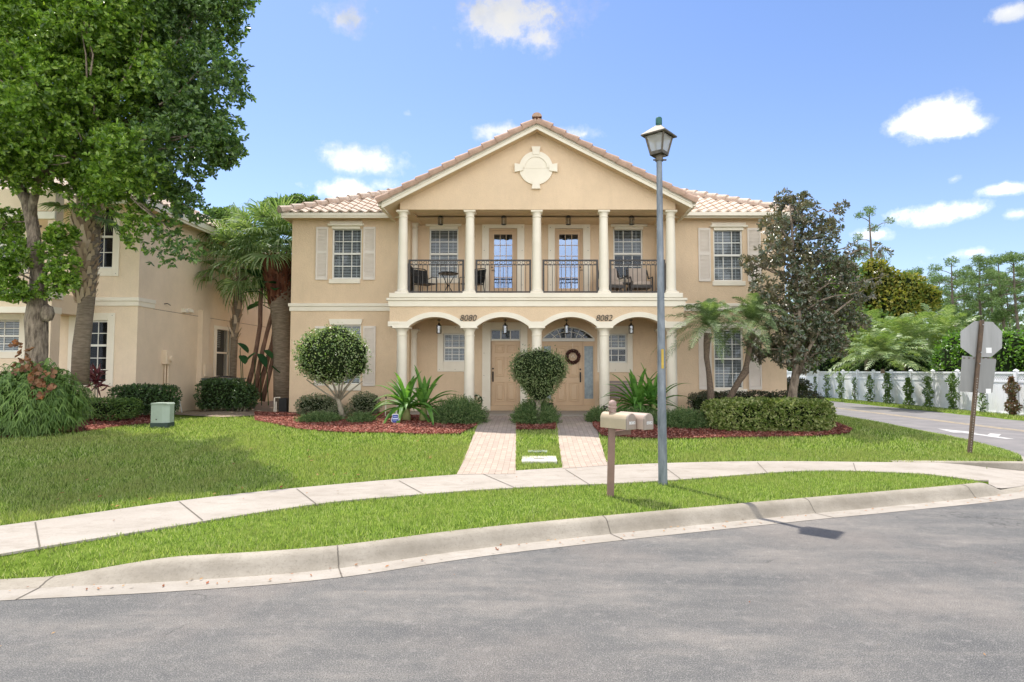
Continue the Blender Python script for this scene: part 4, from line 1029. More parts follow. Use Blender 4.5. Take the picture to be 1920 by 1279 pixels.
# side wall with a window
ys = [YN, hs[0], hs[1], 30.0]; zz_ = [.35, hs[2], hs[3], ZE]
for i in range(3):
    for j in range(3):
        if i == 1 and j == 1: continue
        w.face([(XN,ys[i],zz_[j]),(XN,ys[i+1],zz_[j]),(XN,ys[i+1],zz_[j+1]),(XN,ys[i],zz_[j+1])])
D = XN-.2
for a in (0,1): w.face([(XN,hs[a],hs[2]),(XN,hs[a],hs[3]),(D,hs[a],hs[3]),(D,hs[a],hs[2])])
for a in (2,3): w.face([(XN,hs[0],hs[a]),(XN,hs[1],hs[a]),(D,hs[1],hs[a]),(D,hs[0],hs[a])])
w.box(XN-.0,XN+.16,PX(0,1)*0+20.3,20.75,.4,PZ(582,20.5))     # boxed chase on the side wall
YP = 16.0
hP = hole(-60,34,600,660,YP+1.25); hP2 = hole(-60,32,419,500,YP+1.25)
w.wall(-24, XN0, .35, ZE, YP+1.25, [hP,hP2], .24)
xp = PX(92,YP)
w.box(PX(78,YP),xp,YP,YP+.32,.35,PZ(587,YP))
w.box(-24,xp,YP,YP+.30,PZ(585,YP),PZ(560,YP)); w.box(-24,xp,YP,YP+.3,PZ(395,YP),ZE+.1); w.box(xp-.02,XN0+.3,YP+.3,YN-.001,PZ(585,YP),PZ(548,YP)); w.box(PX(78,YP),xp,YP+.02,YP+.3,PZ(547,YP),PZ(395,YP))
w.build('wall', M['stucco_pale'], nb)
def ncase(o0,o1,yt,yb,Y): return (PX(o0,Y),PX(o1,Y),PZ(yb,Y),PZ(yt,Y))
a = ncase(127,213,587,724,YN); window(nb, hN1, YN, 3, 2, 3, 'none', refl='darkglass', casing=(a[0],a[1],a[2],a[3]))
a = ncase(133,217,372,518,YN); window(nb, hN2, YN, 3, 2, 2, 'none', refl='darkglass', casing=(a[0],a[1],a[2],a[3]))
Yq = YP+1.25
a = ncase(-80,46,586,672,Yq); window(nb, hP, Yq, 3, 2, 2, 'full', casing=(a[0],a[1],a[2],a[3]))
a = ncase(-80,46,402,512,Yq); window(nb, hP2, Yq, 3, 2, 2, 'none', casing=(a[0],a[1],a[2],a[3]))
# side window: built of frame bars on the X = const wall
f = MB(); X0 = XN-.05
f.box(XN-.02,XN+.03,hs[0]-.16,hs[0],hs[2]-.12,hs[3]+.12); f.box(XN-.02,XN+.03,hs[1],hs[1]+.16,hs[2]-.12,hs[3]+.12); f.box(XN-.02,XN+.027,hs[0],hs[1],hs[3],hs[3]+.12); f.box(XN-.02,XN+.027,hs[0],hs[1],hs[2]-.12,hs[2])
f.box(X0-.04,X0,hs[0],hs[1],(hs[2]+hs[3])/2-.03,(hs[2]+hs[3])/2+.03); f.box(X0-.04,X0,hs[0],hs[0]+.05,hs[2],hs[3]); f.box(X0-.04,X0,hs[1]-.05,hs[1],hs[2],hs[3])
sw = f.build('window', M['trim'], nb)
g = MB(); g.face([(X0-.03,hs[0],hs[2]),(X0-.03,hs[1],hs[2]),(X0-.03,hs[1],hs[3]),(X0-.03,hs[0],hs[3])]); g.build('glass', M['glass'], sw)
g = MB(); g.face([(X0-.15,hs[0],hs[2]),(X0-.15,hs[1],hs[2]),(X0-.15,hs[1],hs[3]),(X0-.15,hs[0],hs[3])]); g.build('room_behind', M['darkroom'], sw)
g = MB()
for k in range(9): z = hs[3]-.05-k*.07; g.box(X0-.12,X0-.06,hs[0]+.05,hs[0]+.5,z-.006,z+.006)
g.build('blind', M['blind'], sw)
t = MB(); zb, zt, zm = PZ(574,YN), PZ(558,YN), PZ(565,YN)
t.box(XN0-.2,XN+.035,YN-.035,YN-.001,zb,zm,.008); t.box(XN0-.2,XN+.06,YN-.065,YN-.001,zm,zt,.01); t.box(XN,XN+.035,YN,YN+.72,zb,zm); t.box(XN,XN+.06,YN,YN+.72,zm,zt)
t.box(-24,xp+.05,YP-.06,YP+.33,PZ(560,YP),PZ(547,YP),.01); t.box(-24,xp+.02,YP-.03,YP+.33,PZ(587,YP),PZ(575,YP),.008)
t.box(-24,xp+.03,YP-.04,YP+.01,PZ(411,YP),PZ(397,YP),.008)
t.build('trim', M['trim'], nb)
j = MB(); zj = PZ(573,YN)-.02; j.box(XN,XN+.006,YN+.7,30,zj-.012,zj); j.build('wall_joint', M['mortar'], nb)
ex0, ex1 = -24.5, XN+.42; ey = YN-.42
hip_roof(nb, ex0, ex1, ey, ey+12.2, ZEV+.02, sides='front right')
s = MB(); fz = ZEV-.14; s.box(ex0,ex1,ey,ey+.04,fz,ZEV+.03); s.box(ex1-.04,ex1,ey+.04,ey+12,fz,ZEV+.03); s.box(ex1-.07,ex1-.045,ey+.04,ey+12,fz-.07,fz+.01); s.build('fascia', M['trim'], nb)
s = MB(); s.face([(ex0,ey+.04,fz+.01),(ex1-.04,ey+.04,fz+.01),(ex1-.04,29,fz+.01),(ex0,29,fz+.01)]); s.build('soffit', M['stucco_pale'], nb)
railing((-20,YP+.15,0),(PX(78,YP)-.05,YP+.15,0),PZ(546,YP),PZ(500,YP),45,par=nb)
# meter, pipes and vents on the side wall
def wy(px): return XN*F/(px-VPX)
s = MB(); y = wy(309); s.box(XN,XN+.16,y-.16,y+.16,PZ(683,y),PZ(657,y),.01); s.tube([(XN+.17,y,PZ(673,y)),(XN+.24,y,PZ(673,y))],.085,12); s.build('electric_meter', M['stucco_pale'], nb)
s = MB(); s.tube([(XN+.06,y-.06,PZ(683,y)),(XN+.06,y-.06,.6)],.022,8); s.tube([(XN+.06,y+.08,PZ(683,y)),(XN+.06,y+.08,.6)],.03,8); s.box(XN,XN+.12,y+.15,y+.38,1.05,1.32); s.build('conduit', M['stucco_pale'], nb)
for px in (341, 351): s = MB(); y = wy(px); z = PZ(583,y); s.prism([(XN,z-.06),(XN+.14,z-.05),(XN+.10,z+.06),(XN,z+.08)], y-.09, y+.09); s.build('dryer_vent', M['trim'], nb)
s = MB(); y = wy(305); s.tube([(XN,y,PZ(570,y)),(XN+.1,y,PZ(569,y)),(XN+.13,y+.1,PZ(572,y))],.012,6); s.build('hose_hook', M['iron'], nb)
s = MB(); y = wy(380); s.box(XN,XN+.22,y-.22,y+.22,PZ(706,y),PZ(683,y)); s.build('utility_cover', M['stucco_pale'], nb)

# ================================================================ STREET THINGS
M['galv'] = surf('grey_blue_galvanised_pole', (.27,.295,.315), (.15,.17,.19), 7, .55, .3, 30, metal=.25, stretch=(2,2,.6))
M['brownpost'] = surf('brown_mailbox_paint', (.24,.15,.115), (.19,.12,.09), 8, .55)
M['beigebox'] = surf('tan_mailbox_paint', (.50,.40,.27), (.44,.35,.235), 6, .35, spec=.5)
M['taupebox'] = surf('taupe_mailbox_paint', (.47,.36,.29), (.41,.31,.25), 6, .4)
M['lettering'] = surf('white_lettering', (.85,.85,.82), None, 5, .5)
M['verd'] = surf('green_photocell', (.05,.16,.13), (.03,.11,.09), 9, .5)
M['lampiron'] = surf('weathered_black_lantern', (.06,.055,.045), (.17,.14,.10), 14, .6, metal=.3)
def lamp():
    bx, by = GZ(1243,909,.15); tx, tz = P(1234,222,by); x1, z1 = P(1236,300,by)
    r = thing('street_lamp', 'tall grey street lamp with a tapered four-sided black lantern, standing on the verge', 'street lamp', (bx,by,.14))
    s = MB(); s.tube([(bx,by,.05),(bx*.998,by,1.2),((bx+x1)/2,by,(z1)/2),(x1,by,z1)], [.069,.065,.056,.043], 20); s.build('pole', M['galv'], r, smooth=True, ang=40)
    s = MB(); s.tube([(x1,by,z1-.02),(x1,by,z1+.10)],[.06,.055],14); s.tube([(x1+.02,by-.03,z1+.05),(x1+.09,by-.04,z1+.05)],.02,8); s.box(x1-.09,x1+.11,by-.012,by+.012,z1-.01,z1+.01); s.build('collar', M['lampiron'], r)
    zb, zt_, zr = PZ(290,by), PZ(254,by), PZ(238,by)-.06; hb, ht = .125, .212; rot = math.radians(-84)
    def cor(h, k): a = rot+k*math.pi/2; return (x1+h*math.cos(a), by+h*math.sin(a))
    f = MB(); hb *= 1.05; ht *= 1.02
    for k in range(4):
        a, b = cor(hb,k), cor(ht,k); f.bar((*a,zb),(*b,zt_),.026); c, d = cor(hb,k+1), cor(ht,k+1)
        f.bar((*a,zb+.01),(*c,zb+.01),.035,.05); f.bar((*b,zt_-.01),(*d,zt_-.01),.025,.02)
    f.face([(*cor(hb,k),zb-.015) for k in range(4)][::-1]); f.build('lantern_frame', M['lampiron'], r)
    for k in range(4):
        a, b, c, d = cor(hb*.93,k), cor(hb*.93,k+1), cor(ht*.95,k+1), cor(ht*.95,k); q = MB(); q.face([(*a,zb+.02),(*b,zb+.02),(*c,zt_-.01),(*d,zt_-.01)]); q.build('lantern_pane', M['frost'], r)
    q = MB(); h2 = ht*1.33; base = [(*cor(h2,k),zt_+.0) for k in range(4)]; low = [(*cor(h2,k),zt_-.02) for k in range(4)]; mid = [(*cor(h2*.2,k),zr+.075) for k in range(4)]
    q.add(low+base+mid, [(3,2,1,0)]+[(k,(k+1)%4,(k+1)%4+4,k+4) for k in range(4)]+[(k+4,(k+1)%4+4,(k+1)%4+8,k+8) for k in range(4)]+[(8,9,10,11)]); q.build('lantern_roof', M['lampiron'], r)
    q = MB(); q.lathe(x1,by,[(.045,zr+.06),(.045,zr+.10),(.05,zr+.10),(.05,tz-.01),(.04,tz+.01)],16); q.build('photocell', M['verd'], r, smooth=True, ang=40)
    q = MB(); zz0, zz1 = PZ(691,by), PZ(655,by); xx = bx-.0; q.tube([(xx-.0,by-.062,zz0),(xx,by-.062,zz1)], .020, 8); o = q.build('number_plate', surf('yellow_plate', (.62,.42,.07), (.45,.30,.05), 8, .5), r)
    R = Matrix.Rotation(math.pi/2,4,'X') @ Matrix.Rotation(math.pi/2,4,'Z')
    return r
lamp()
def mailbox():
    bx, by = GZ(1144,931,.15); k = F/by
    r = thing('mailbox', 'twin tan mailboxes numbered 8080 and 8082 on a brown post with a ball finial', 'mailbox', (bx,by,.14))
    tx, tz = P(1150,773,by)
    s = MB(); s.bar((bx,by,.05),(bx+.035,by,tz+.02),.088,.088,up=(0,1,0)); s.bar((bx+.02,by+.1,tz-.30),(bx+.30,by+.13,tz-.28),.06,.06); s.build('post', M['brownpost'], r)
    xx = bx+.04; zt_ = PZ(750,by); s = MB(); s.lathe(xx,by,[(.05,tz+.0),(.05,tz+.05),(.062,tz+.055),(.062,tz+.08),(.04,tz+.09),(.032,tz+.10)],18); 
    zc = zt_-.055
    s.lathe(xx,by,[(.03,zc-.05)]+[(.056*math.cos(a),zc+.056*math.sin(a)) for a in np.linspace(-1.0,1.5,9)],18); s.build('finial', surf('pinkish_finial', (.36,.25,.21), None, 8, .6), r, smooth=True, ang=40)
    # two boxes, bodies pointing towards the road and turned to the right
    ang = math.radians(52)
    def box(ox, oy, m, num, L=.50):
        W, H, n = .165, .125, 14
        z0 = PZ(806,by)+.03
        sec = [(-W/2,0),(W/2,0),(W/2,H)]+[(W/2*math.cos(a), H+W/2*math.sin(a)*1.05) for a in np.linspace(0.2,math.pi-.2,n-2)]+[(-W/2,H)]
        c, s_ = math.cos(ang), math.sin(ang); 
        def T(u, v, z): return (ox+v*c+u*s_, oy-v*s_+u*c, z0+z)   # v along the body towards the road, u across
        b = MB(); N = len(sec); vs = [T(u,0,z) for u,z in sec]+[T(u,L,z) for u,z in sec]
        b.add(vs, [tuple(range(N)), tuple(reversed(range(N,2*N)))]+[((k+1)%N,k,k+N,(k+1)%N+N) for k in range(N)]); o = b.build('box', m, r, smooth=True, ang=30)
        d = MB(); q = 1.05; vs = [T(u*q,L+.002,z*1.02-.004) for u,z in sec]+[T(u*q,L-.02,z*1.02-.004) for u,z in sec]+[T(u*.93,L+.010,z*.97+.003) for u,z in sec]
        d.add(vs, [tuple(2*N+k for k in range(N))]+[((k+1)%N,k,k+N,(k+1)%N+N) for k in range(N)]+[(k+2*N,(k+1)%N+2*N,(k+1)%N,k) for k in range(N)]); dd = d.build('box_door', M['brownpost'] if False else surf('greyish_taupe_door', (.33,.27,.22), (.28,.23,.19), 8, .5), o)
        R = Matrix.Rotation(math.pi/2-ang,4,'Z') @ Matrix.Rotation(math.pi/2,4,'X')
        text(num, .058, .0015, T(.0,L+.014,.085), M['lettering'], dd, 'box_number', bold=.0, rot=R)
    box(bx-.075+.02, by+.12, M['beigebox'], '8080'); box(bx+.175, by+.13, M['taupebox'], '8082')
mailbox()
def stop_sign():
    bx, by, bz = GP(1818,851); r = thing('stop_sign', 'octagonal road sign seen from its bare grey back, on a leaning rusty post', 'road sign', (bx,by,bz-.02))
    x1, z1 = P(1842,600,by); M['signback'] = surf('bare_aluminium_sign_back', (.33,.33,.32), (.27,.27,.26), 3, .5, metal=.35, stretch=(3,3,.3)); M['rust'] = surf('rusty_post', (.17,.11,.07), (.10,.075,.055), 14, .8, metal=.2)
    A_ = Vector((bx,by,bz-.05)); B_ = Vector((x1,by,z1)); d = (B_-A_).normalized(); s = MB()
    side = Vector((d.z,0,-d.x))
    s.bar(A_,B_,.055,.02,up=(0,1,0)); s.bar(A_+side*.03+Vector((0,.012,0)),B_+side*.03+Vector((0,.012,0)),.014,.04,up=(0,1,0)); s.bar(A_-side*.03+Vector((0,.012,0)),B_-side*.03+Vector((0,.012,0)),.014,.04,up=(0,1,0)); s.build('post', M['rust'], r)
    n = int((B_-A_).length*.55/.05); mh = surf('pale_hole', (.45,.42,.36), None, 5, .8)
    for k in range(n): p = A_+d*(.1+k*.05); s = MB(); s.box(p.x-.007,p.x+.007,p.y-.0125,p.y-.0105,p.z-.008,p.z+.008); s.build('post_hole', mh, r)
    yb = by+.035
    pts = [P(a,b,yb) for a,b in ((1825.4,669),(1858,670),(1878.8,652.3),(1879.2,621.7),(1861.3,603.7),(1827.5,602),(1801,621.7),(1801,651.2))]
    s = MB(); s.prism(pts, yb, yb+.004); s.build('sign_plate', M['signback'], r)
    s = MB(); pts = [P(px,py,yb) for px,py in ((1799,734),(1858,738),(1861,736),(1868,676),(1867,673),(1804,667))]; s.prism(pts, yb+.001, yb+.005); s.build('sign_plate', surf('dull_sign_back', (.27,.27,.255), (.22,.22,.21), 3, .6, metal=.3, stretch=(3,3,.3)), r)
    for k in range(7): q = MB(); x,z = P(1808+k*9,671.5,yb); q.box(x-.018,x+.018,yb-.006,yb,z-.01,z+.01); q.build('bracket', M['rust'], r)
    for a,b,c,e in ((1849,1859,652,662),(1848.5,1858,729,738)):
        x0,z0 = P(a,e,yb); x1_,z1_ = P(b,c,yb); s = MB(); s.box(x0,x1_,yb-.003,yb-.001,z0,z1_); s.build('sticker', M['lettering'], r)
    for px,py in ((1842,609),(1838.5,661),(1836,682),(1832,731)): x,z = P(px,py,by); s = MB(); s.tube([(x,by-.012,z),(x,by-.026,z)],.014,6); s.build('bolt', M['signback'], r)
stop_sign()
def pedestal():
    x, y, z = GP(303,802); k = F/y; w_ = 15.5/k; r = thing('utility_pedestal', 'pale green utility pedestal with a dark base on the lawn edge', 'utility box', (x,y,z))
    m1 = surf('pale_green_plastic', (.38,.45,.37), (.33,.39,.32), 4, .5); h = 44/k
    s = MB(); a = w_
    s.prism([(x-a,z+.12),(x+a*.35,z+.12),(x+a*.35,z+h),(x-a,z+h)], y-a*.55, y+a*.8); s.add([(x+a*.35,y-a*.55,z+.12),(x+a,y-a*.1,z+.12),(x+a,y+a*.8,z+.12),(x+a*.35,y-a*.55,z+h),(x+a,y-a*.1,z+h),(x+a,y+a*.8,z+h),(x+a*.35,y+a*.8,z+h)], [(0,1,4,3),(1,2,5,4),(3,4,5,6)])
    s.build('cabinet', m1, r)
    s = MB(); s.prism([(x-a*1.05,z+h),(x+a*1.05,z+h),(x+a*.9,z+h+.03),(x-a*.9,z+h+.03)], y-a*.7, y+a*.9); s.build('lid', m1, r)
    s = MB(); s.box(x-a*1.05,x+a*1.05,y-a*.65,y+a*.85,z-.05,z+.12,.01); s.build('base', surf('dark_green_base', (.05,.075,.06), None, 6, .7), r)
    s = MB(); s.tube([(x-a*.3,y-a*.55,z+.2),(x-a*.3,y-a*.6-.012,z+.2)],.012,8); s.build('lock', M['iron'], r)
pedestal()
def slab(px0,px1,py0,py1,label,mm,hh=.035):
    x0,y0,z0 = GP(px0,py1); x1,y1,z1 = GP(px1,py0); r = MB(); cx,cy = (x0+x1)/2,(y0+y1)/2; z = g1(cx,cy)
    t = thing('meter_box_lid', label, 'utility lid', (cx,cy,z), 'utility lids between the brick walks')
    r.box(x0,x1,y0,y1,z-.03,z+hh,.006); r.build('lid', mm, t); q = MB(); q.box(cx-.10,cx+.10,cy-.03,cy+.03,z+hh-.002,z+hh+.003); q.build('lid_emblem', M['iron'], t)
slab(978,1042,857,869,'larger pale concrete utility lid lying in the grass between the brick walks', surf('pale_concrete_lid', (.62,.59,.54), (.52,.49,.45), 9, .9))
slab(990,1026,845,849,'small greenish utility lid behind the pale concrete one', surf('greenish_lid', (.33,.38,.32), (.25,.28,.24), 9, .8), .02)
def secsign():
    x, y, z = GP(741,796); k = F/y; r = thing('security_sign', 'small blue shield-shaped security sign with white border in front of the strap-leaf plant', 'yard sign', (x,y,z))
    def sh(s_, yy):
        pr = [(-.40,-.95),(.40,-.95),(.85,-.55),(.93,.0),(.66,.42),(.78,.72),(.55,.95),(-.55,.95),(-.78,.72),(-.66,.42),(-.93,0),(-.85,-.55)]
        w_ = 8.2/k; h_ = 9.6/k; return [(x+a*w_*s_, z+10.5/k+b*h_*s_) for a,b in pr]
    s = MB(); s.prism(sh(1,0), y, y+.012); p = s.build('sign_plate', M['lettering'], r)
    s = MB(); s.prism(sh(.86,0), y-.003, y-.001); s.build('shield', surf('deep_blue_shield', (.025,.06,.33), (.02,.045,.26), 5, .4), p)
    s = MB(); zz = z+10.5/k; s.box(x-.07,x+.07,y-.006,y-.004,zz-.012,zz+.022); s.box(x-.05,x+.05,y-.006,y-.004,zz-.05,zz-.043); s.box(x-.045,x+.045,y-.006,y-.004,zz+.055,zz+.065); s.build('lettering', surf('pale_blue_lettering', (.55,.62,.8), None, 5, .5), p)
    s = MB(); s.box(x-.01,x+.01,y+.012,y+.02,z-.1,z+.3); s.build('stake', M['galv'], r)
secsign()
def stake():
    x, y, z = GP(722.5,783); k = F/y; s = MB(); s.tube([(x,y,z-.05),(x+.012,y,z+35/k)],.014,8); r = thing('sprinkler_riser', 'thin pale pipe with a dark sprinkler head standing against the stucco wall', 'sprinkler', (x,y,z)); s.build('riser', M['trim'], r)
    s = MB(); s.tube([(x+.012,y,z+35/k),(x+.012,y,z+39/k)],.02,8); s.build('sprinkler_head', M['black'], r)
stake()
def pump():
    r = thing('irrigation_timer_box', 'small dark box with pale pipes at the foot of the thick palm', 'utility box', (-7.95,18.9,PADZ))
    s = MB(); s.box(-7.80,-7.55,18.85,19.05,.55,1.0,.01); s.build('box', M['black'], r)
    s = MB(); s.tube([(-7.95,18.9,.5),(-7.95,18.9,1.02),(-7.78,18.92,1.02)],.02,8); s.tube([(-7.88,18.86,.5),(-7.88,18.86,.9)],.02,8); s.build('pipe', M['trim'], r)
pump()
def ac():
    x0,x1 = PX(376,20.3), PX(436,20.3); z1 = PZ(709,20.3); r = thing('air_conditioner', 'grey-green outdoor air conditioner unit behind the dark clipped hedge', 'air conditioner', ((x0+x1)/2,20.8,PADZ))
    m1 = surf('grey_green_metal', (.16,.20,.17), (.13,.16,.14), 6, .5, metal=.3)
    s = MB(); s.box(x0+.03,x1-.03,20.33,21.27,.6,z1-.05)
    for k in range(18): z = .7+k*(z1-.8)/18; s.box(x0+.02,x1-.02,20.32,21.28,z,z+.02)
    s.build('cabinet', m1, r); s = MB(); s.box(x0,x1,20.3,21.3,z1-.05,z1,.01); s.build('top', m1, r)
    s = MB(); cx = (x0+x1)/2
    for k in range(1,8):
        rr = .06*k
        for j in range(24): a, b = 2*math.pi*j/24, 2*math.pi*(j+1)/24; h = .07*(1-(k/8)**2); s.bar((cx+rr*math.cos(a),20.8+rr*math.sin(a),z1+h),(cx+rr*math.cos(b),20.8+rr*math.sin(b),z1+h),.006)
    for j in range(12): a = math.pi*j/6; s.bar((cx,20.8,z1+.07),(cx+.42*math.cos(a),20.8+.42*math.sin(a),z1+.012),.006)
    s.build('fan_grille', M['iron'], r)
ac()
def hose():
    x, y, z = GP(327,775); r = thing('hose_reel', 'green garden hose coiled on a pale reel beside the neighbour wall', 'hose reel', (x,y,z)); s = MB()
    for k in range(5):
        R = .15+.012*(k%3); s.tube([(x+(k-2)*.035,y+R*math.cos(a),z+.30+R*math.sin(a)) for a in np.linspace(0,6.2,18)],.012,6)
    s.build('hose', surf('green_hose', (.03,.12,.06), None, 8, .5), r)
    s = MB()
    for dx in (-.12,.12): s.bar((x+dx,y-.2,z),(x+dx,y,z+.5),.02); s.bar((x+dx,y+.2,z),(x+dx,y,z+.5),.02)
    s.bar((x-.12,y-.2,z+.02),(x+.16,y-.2,z+.02),.02); s.build('reel_frame', M['lettering'], r)
hose()
# ---- fence
M['vinyl'] = surf('white_vinyl', (.88,.88,.88), (.84,.84,.85), 2, .4)
XF = 19.1; FP = [XF*F/(px-VPX) for px in (1904,1846,1794,1748,1707,1670,1637,1607,1580,1556,1533,1512)]
FP = [FP[0]-3.4, FP[0]-1.7]+FP+[FP[-1]+1.7*k for k in range(1,5)]
fen = thing('vinyl_fence', 'long white vinyl privacy fence with lattice top along the side road', 'fence', (XF,FP[0],.03))
for y in FP:
    s = MB(); s.box(XF-.065,XF+.065,y-.065,y+.065,-.05,1.85); s.add([(XF-.08,y-.08,1.85),(XF+.08,y-.08,1.85),(XF+.08,y+.08,1.85),(XF-.08,y+.08,1.85),(XF,y,1.92)], [(0,1,4),(1,2,4),(2,3,4),(3,0,4),(3,2,1,0)]); s.build('fence_post', M['vinyl'], fen)
for a, b in zip(FP, FP[1:]):
    s = MB(); a += .065; b -= .065
    s.box(XF-.035,XF+.035,a,b,1.72,1.80); s.box(XF-.035,XF+.035,a,b,1.38,1.46); s.box(XF-.035,XF+.035,a,b,.06,.16)
    n = int((b-a)/.15)
    for k in range(n): y = a+(b-a)*(k+.5)/n; h = (b-a)/n/2-.004; s.box(XF-.014,XF+.014,y-h,y+h,.16,1.38)
    p = s.build('fence_panel', M['vinyl'], fen)
    s = MB(); st_ = .105; H = .26
    y = a-H
    while y < b:
        for d in (1,-1):
            y0, z0, y1, z1 = (y,1.46,y+H,1.72) if d == 1 else (y+H,1.46,y,1.72)
            lo_, hi_ = a, b
            t0, t1 = 0., 1.
            dy = y1-y0
            for lim, sg in ((lo_,1),(hi_,-1)):
                f0, f1 = sg*(y0-lim), sg*(y1-lim)
                if f0 < 0 and f1 < 0: t0 = 2
                elif f0 < 0: t0 = max(t0, -f0/(f1-f0))
                elif f1 < 0: t1 = min(t1, f0/(f0-f1))
            if t0 < t1: s.bar((XF+.006*d,y0+dy*t0,z0+(z1-z0)*t0),(XF+.006*d,y0+dy*t1,z0+(z1-z0)*t1),.032,.012,up=(1,0,0))
        y += st_
    s.build('lattice', M['vinyl'], p)
# ---- lanterns hanging in the porches
M['lampglass'] = glassmat('clear_lantern_glass', (.85,.86,.84), .12)
def lantern(label, group):
    r = thing('porch_lantern', label, 'hanging lantern', (0,0,0), group)
    s = MB(); s.lathe(0,0,[(.06,.0),(.055,-.02),(.012,-.03),(.012,-.06)],12); s.build('canopy', M['iron'], r)
    s = MB(); s.tube([(0,0,-.05),(0,0,-.10)],.006,6)
    s.lathe(0,0,[(.012,-.09),(.03,-.11),(.02,-.13),(.05,-.15),(.085,-.185)],12)
    for k in range(6): a = k*math.pi/3; s.bar((.075*math.cos(a),.075*math.sin(a),-.18),(.072*math.cos(a),.072*math.sin(a),-.40),.010)
    s.lathe(0,0,[(.078,-.40),(.07,-.415),(.02,-.425)],12); s.build('cage', M['iron'], r)
    s = MB(); n = 6
    for k in range(n): a, b = k*math.pi/3, (k+1)*math.pi/3; s.face([(.068*math.cos(a),.068*math.sin(a),-.40),(.068*math.cos(b),.068*math.sin(b),-.40),(.07*math.cos(b),.07*math.sin(b),-.19),(.07*math.cos(a),.07*math.sin(a),-.19)])
    s.build('lantern_glass', M['lampglass'], r)
    s = MB(); s.tube([(0,0,-.40),(0,0,-.31)],.014,8); s.lathe(0,0,[(.010,-.31),(.02,-.28),(.004,-.24)],8); s.build('bulb', M['frost'], r)
    return r
YL = YF+.95; base = lantern('x', 'porch lanterns of the duplex')
descr = ['above the metal balcony chairs, leftmost','in front of the left balcony door','in front of the right balcony door','above the cushioned balcony armchairs']
first = True
for i, px in enumerate((824,944,1066.5,1186.5)):
    o = base if first else copy_tree(base); first = False; o.location = (PX(px,YL),YL,PZ(398,YL)+.03); o['label'] = 'upper porch lantern hanging '+descr[i]
descr = ['before the small window left of the 8080 door','before the 8080 door','before the arched fanlight of the 8082 door','before the small window right of the 8082 door']
for i, px in enumerate((822.5,947,1062.5,1184)):
    o = copy_tree(base); z = PZ(626,YL)+.425; o.location = (PX(px,YL),YL,z); o['label'] = 'lower porch lantern hanging '+descr[i]
    s = MB(); s.v = []; s.tube([(0,0,-.0),(0,0,ZSL0-z-.004)],.007,6); q = link('chain', bpy.data.meshes.new('chain'), None); q.data.from_pydata(s.v,[],s.f); q.data.materials.append(M['iron']); q.parent = o; 
# ---- wreath
x, z = P(1074,669,YB+.03); r = thing('wreath', 'dark reddish twig wreath hanging on the door of 8082', 'wreath', (x,YB+.04,z))
n = 1500; a = RNG.uniform(0,2*math.pi,n); b = RNG.uniform(0,2*math.pi,n); R1 = .19; rr = .055*np.sqrt(RNG.uniform(.2,1,n))
c = np.stack([x+(R1+rr*np.cos(b))*np.cos(a), YB+.04+rr*np.sin(b)*.8-.02, z+(R1+rr*np.cos(b))*np.sin(a)],1)
d = RNG.normal(0,1,(n,3)); d /= np.linalg.norm(d,axis=1)[:,None]; d *= .03; s2 = RNG.normal(0,1,(n,3)); s2 = np.cross(d,s2); s2 /= np.linalg.norm(s2,axis=1)[:,None]; s2 *= .007
quads_mesh('wreath_twigs', np.stack([c-d,c+s2,c+d,c-s2],1), 4, leafmat('wreath_leaves', [(.05,.012,.012),(.13,.035,.03),(.09,.05,.035)],.1), r)
s = MB(); s.tube([(x,YB+.03,z+.22),(x,YB+.07,z+.42)],.006,5); s.tube([(x-.05,YB+.0,z-.02),(x+.01,YB-.01,z+.06),(x+.05,YB+.0,z-.03)],.014,6); s.build('ribbon', M['trim'], r)
# ---- balcony furniture
zf = ZSL1-.02
def metal_chair(label):
    r = thing('balcony_chair', label, 'chair', (0,0,0), 'black metal balcony chairs')
    s = MB(); s.prism([(-.24,.40),(.24,.40),(.24,.43),(-.24,.43)], -.24, .24); s.build('seat', M['black'], r)
    s = MB()
    for k in range(9): x = -.23+k*.0575; s.bar((x,.24,.42),(x*1.05,.34,.90),.014)
    for k in range(7): z = .48+k*.066; s.bar((-.24,.25+k*.014,z),(.24,.25+k*.014,z),.016)
    s.tube([(-.25,.24,.42),(-.26,.34,.88),(-.18,.355,.93),(.18,.355,.93),(.26,.34,.88),(.25,.24,.42)],.016,6); s.face([(-.23,.25,.46),(.23,.25,.46),(.24,.34,.88),(-.24,.34,.88)]); s.build('backrest', M['black'], r)
    for sx in (-1,1):
        q = MB(); q.tube([(sx*.27,.30,.62),(sx*.29,.05,.66),(sx*.29,-.22,.62),(sx*.27,-.27,.50),(sx*.27,-.26,0)],.013,6); q.build('arm', M['black'], r)
        q = MB(); q.tube([(sx*.24,.24,.42),(sx*.26,.32,0)],.013,6); q.build('leg', M['black'], r)
    return r
c1 = metal_chair('left black mesh-back metal chair beside the round balcony table'); c1.location = (PX(794,18.3),18.35,zf); c1.rotation_euler.z = math.radians(38)
c2 = copy_tree(c1); c2['label'] = 'black metal balcony chair half hidden behind the second upper column'; c2.location = (PX(884,18.3),18.35,zf); c2.rotation_euler.z = math.radians(-35)
r = thing('balcony_table', 'small round black metal table on three curved legs on the balcony', 'table', (PX(839,18.2),18.2,zf)); q = r.location.copy()
s = MB(); s.lathe(q.x,q.y,[(.29,zf+.70),(.30,zf+.71),(.30,zf+.725),(.28,zf+.73)],28); s.build('tabletop', M['black'], r)
for k in range(3): a = k*2.1+.5; s = MB(); s.tube([(q.x+.22*math.cos(a),q.y+.22*math.sin(a),zf+.70),(q.x+.02*math.cos(a),q.y+.02*math.sin(a),zf+.35),(q.x+.24*math.cos(a),q.y+.24*math.sin(a),zf)],.013,6); s.build('leg', M['black'], r)
M['cushion'] = surf('beige_cushion', (.55,.45,.37), (.48,.39,.32), 5, .9, .3, 60)
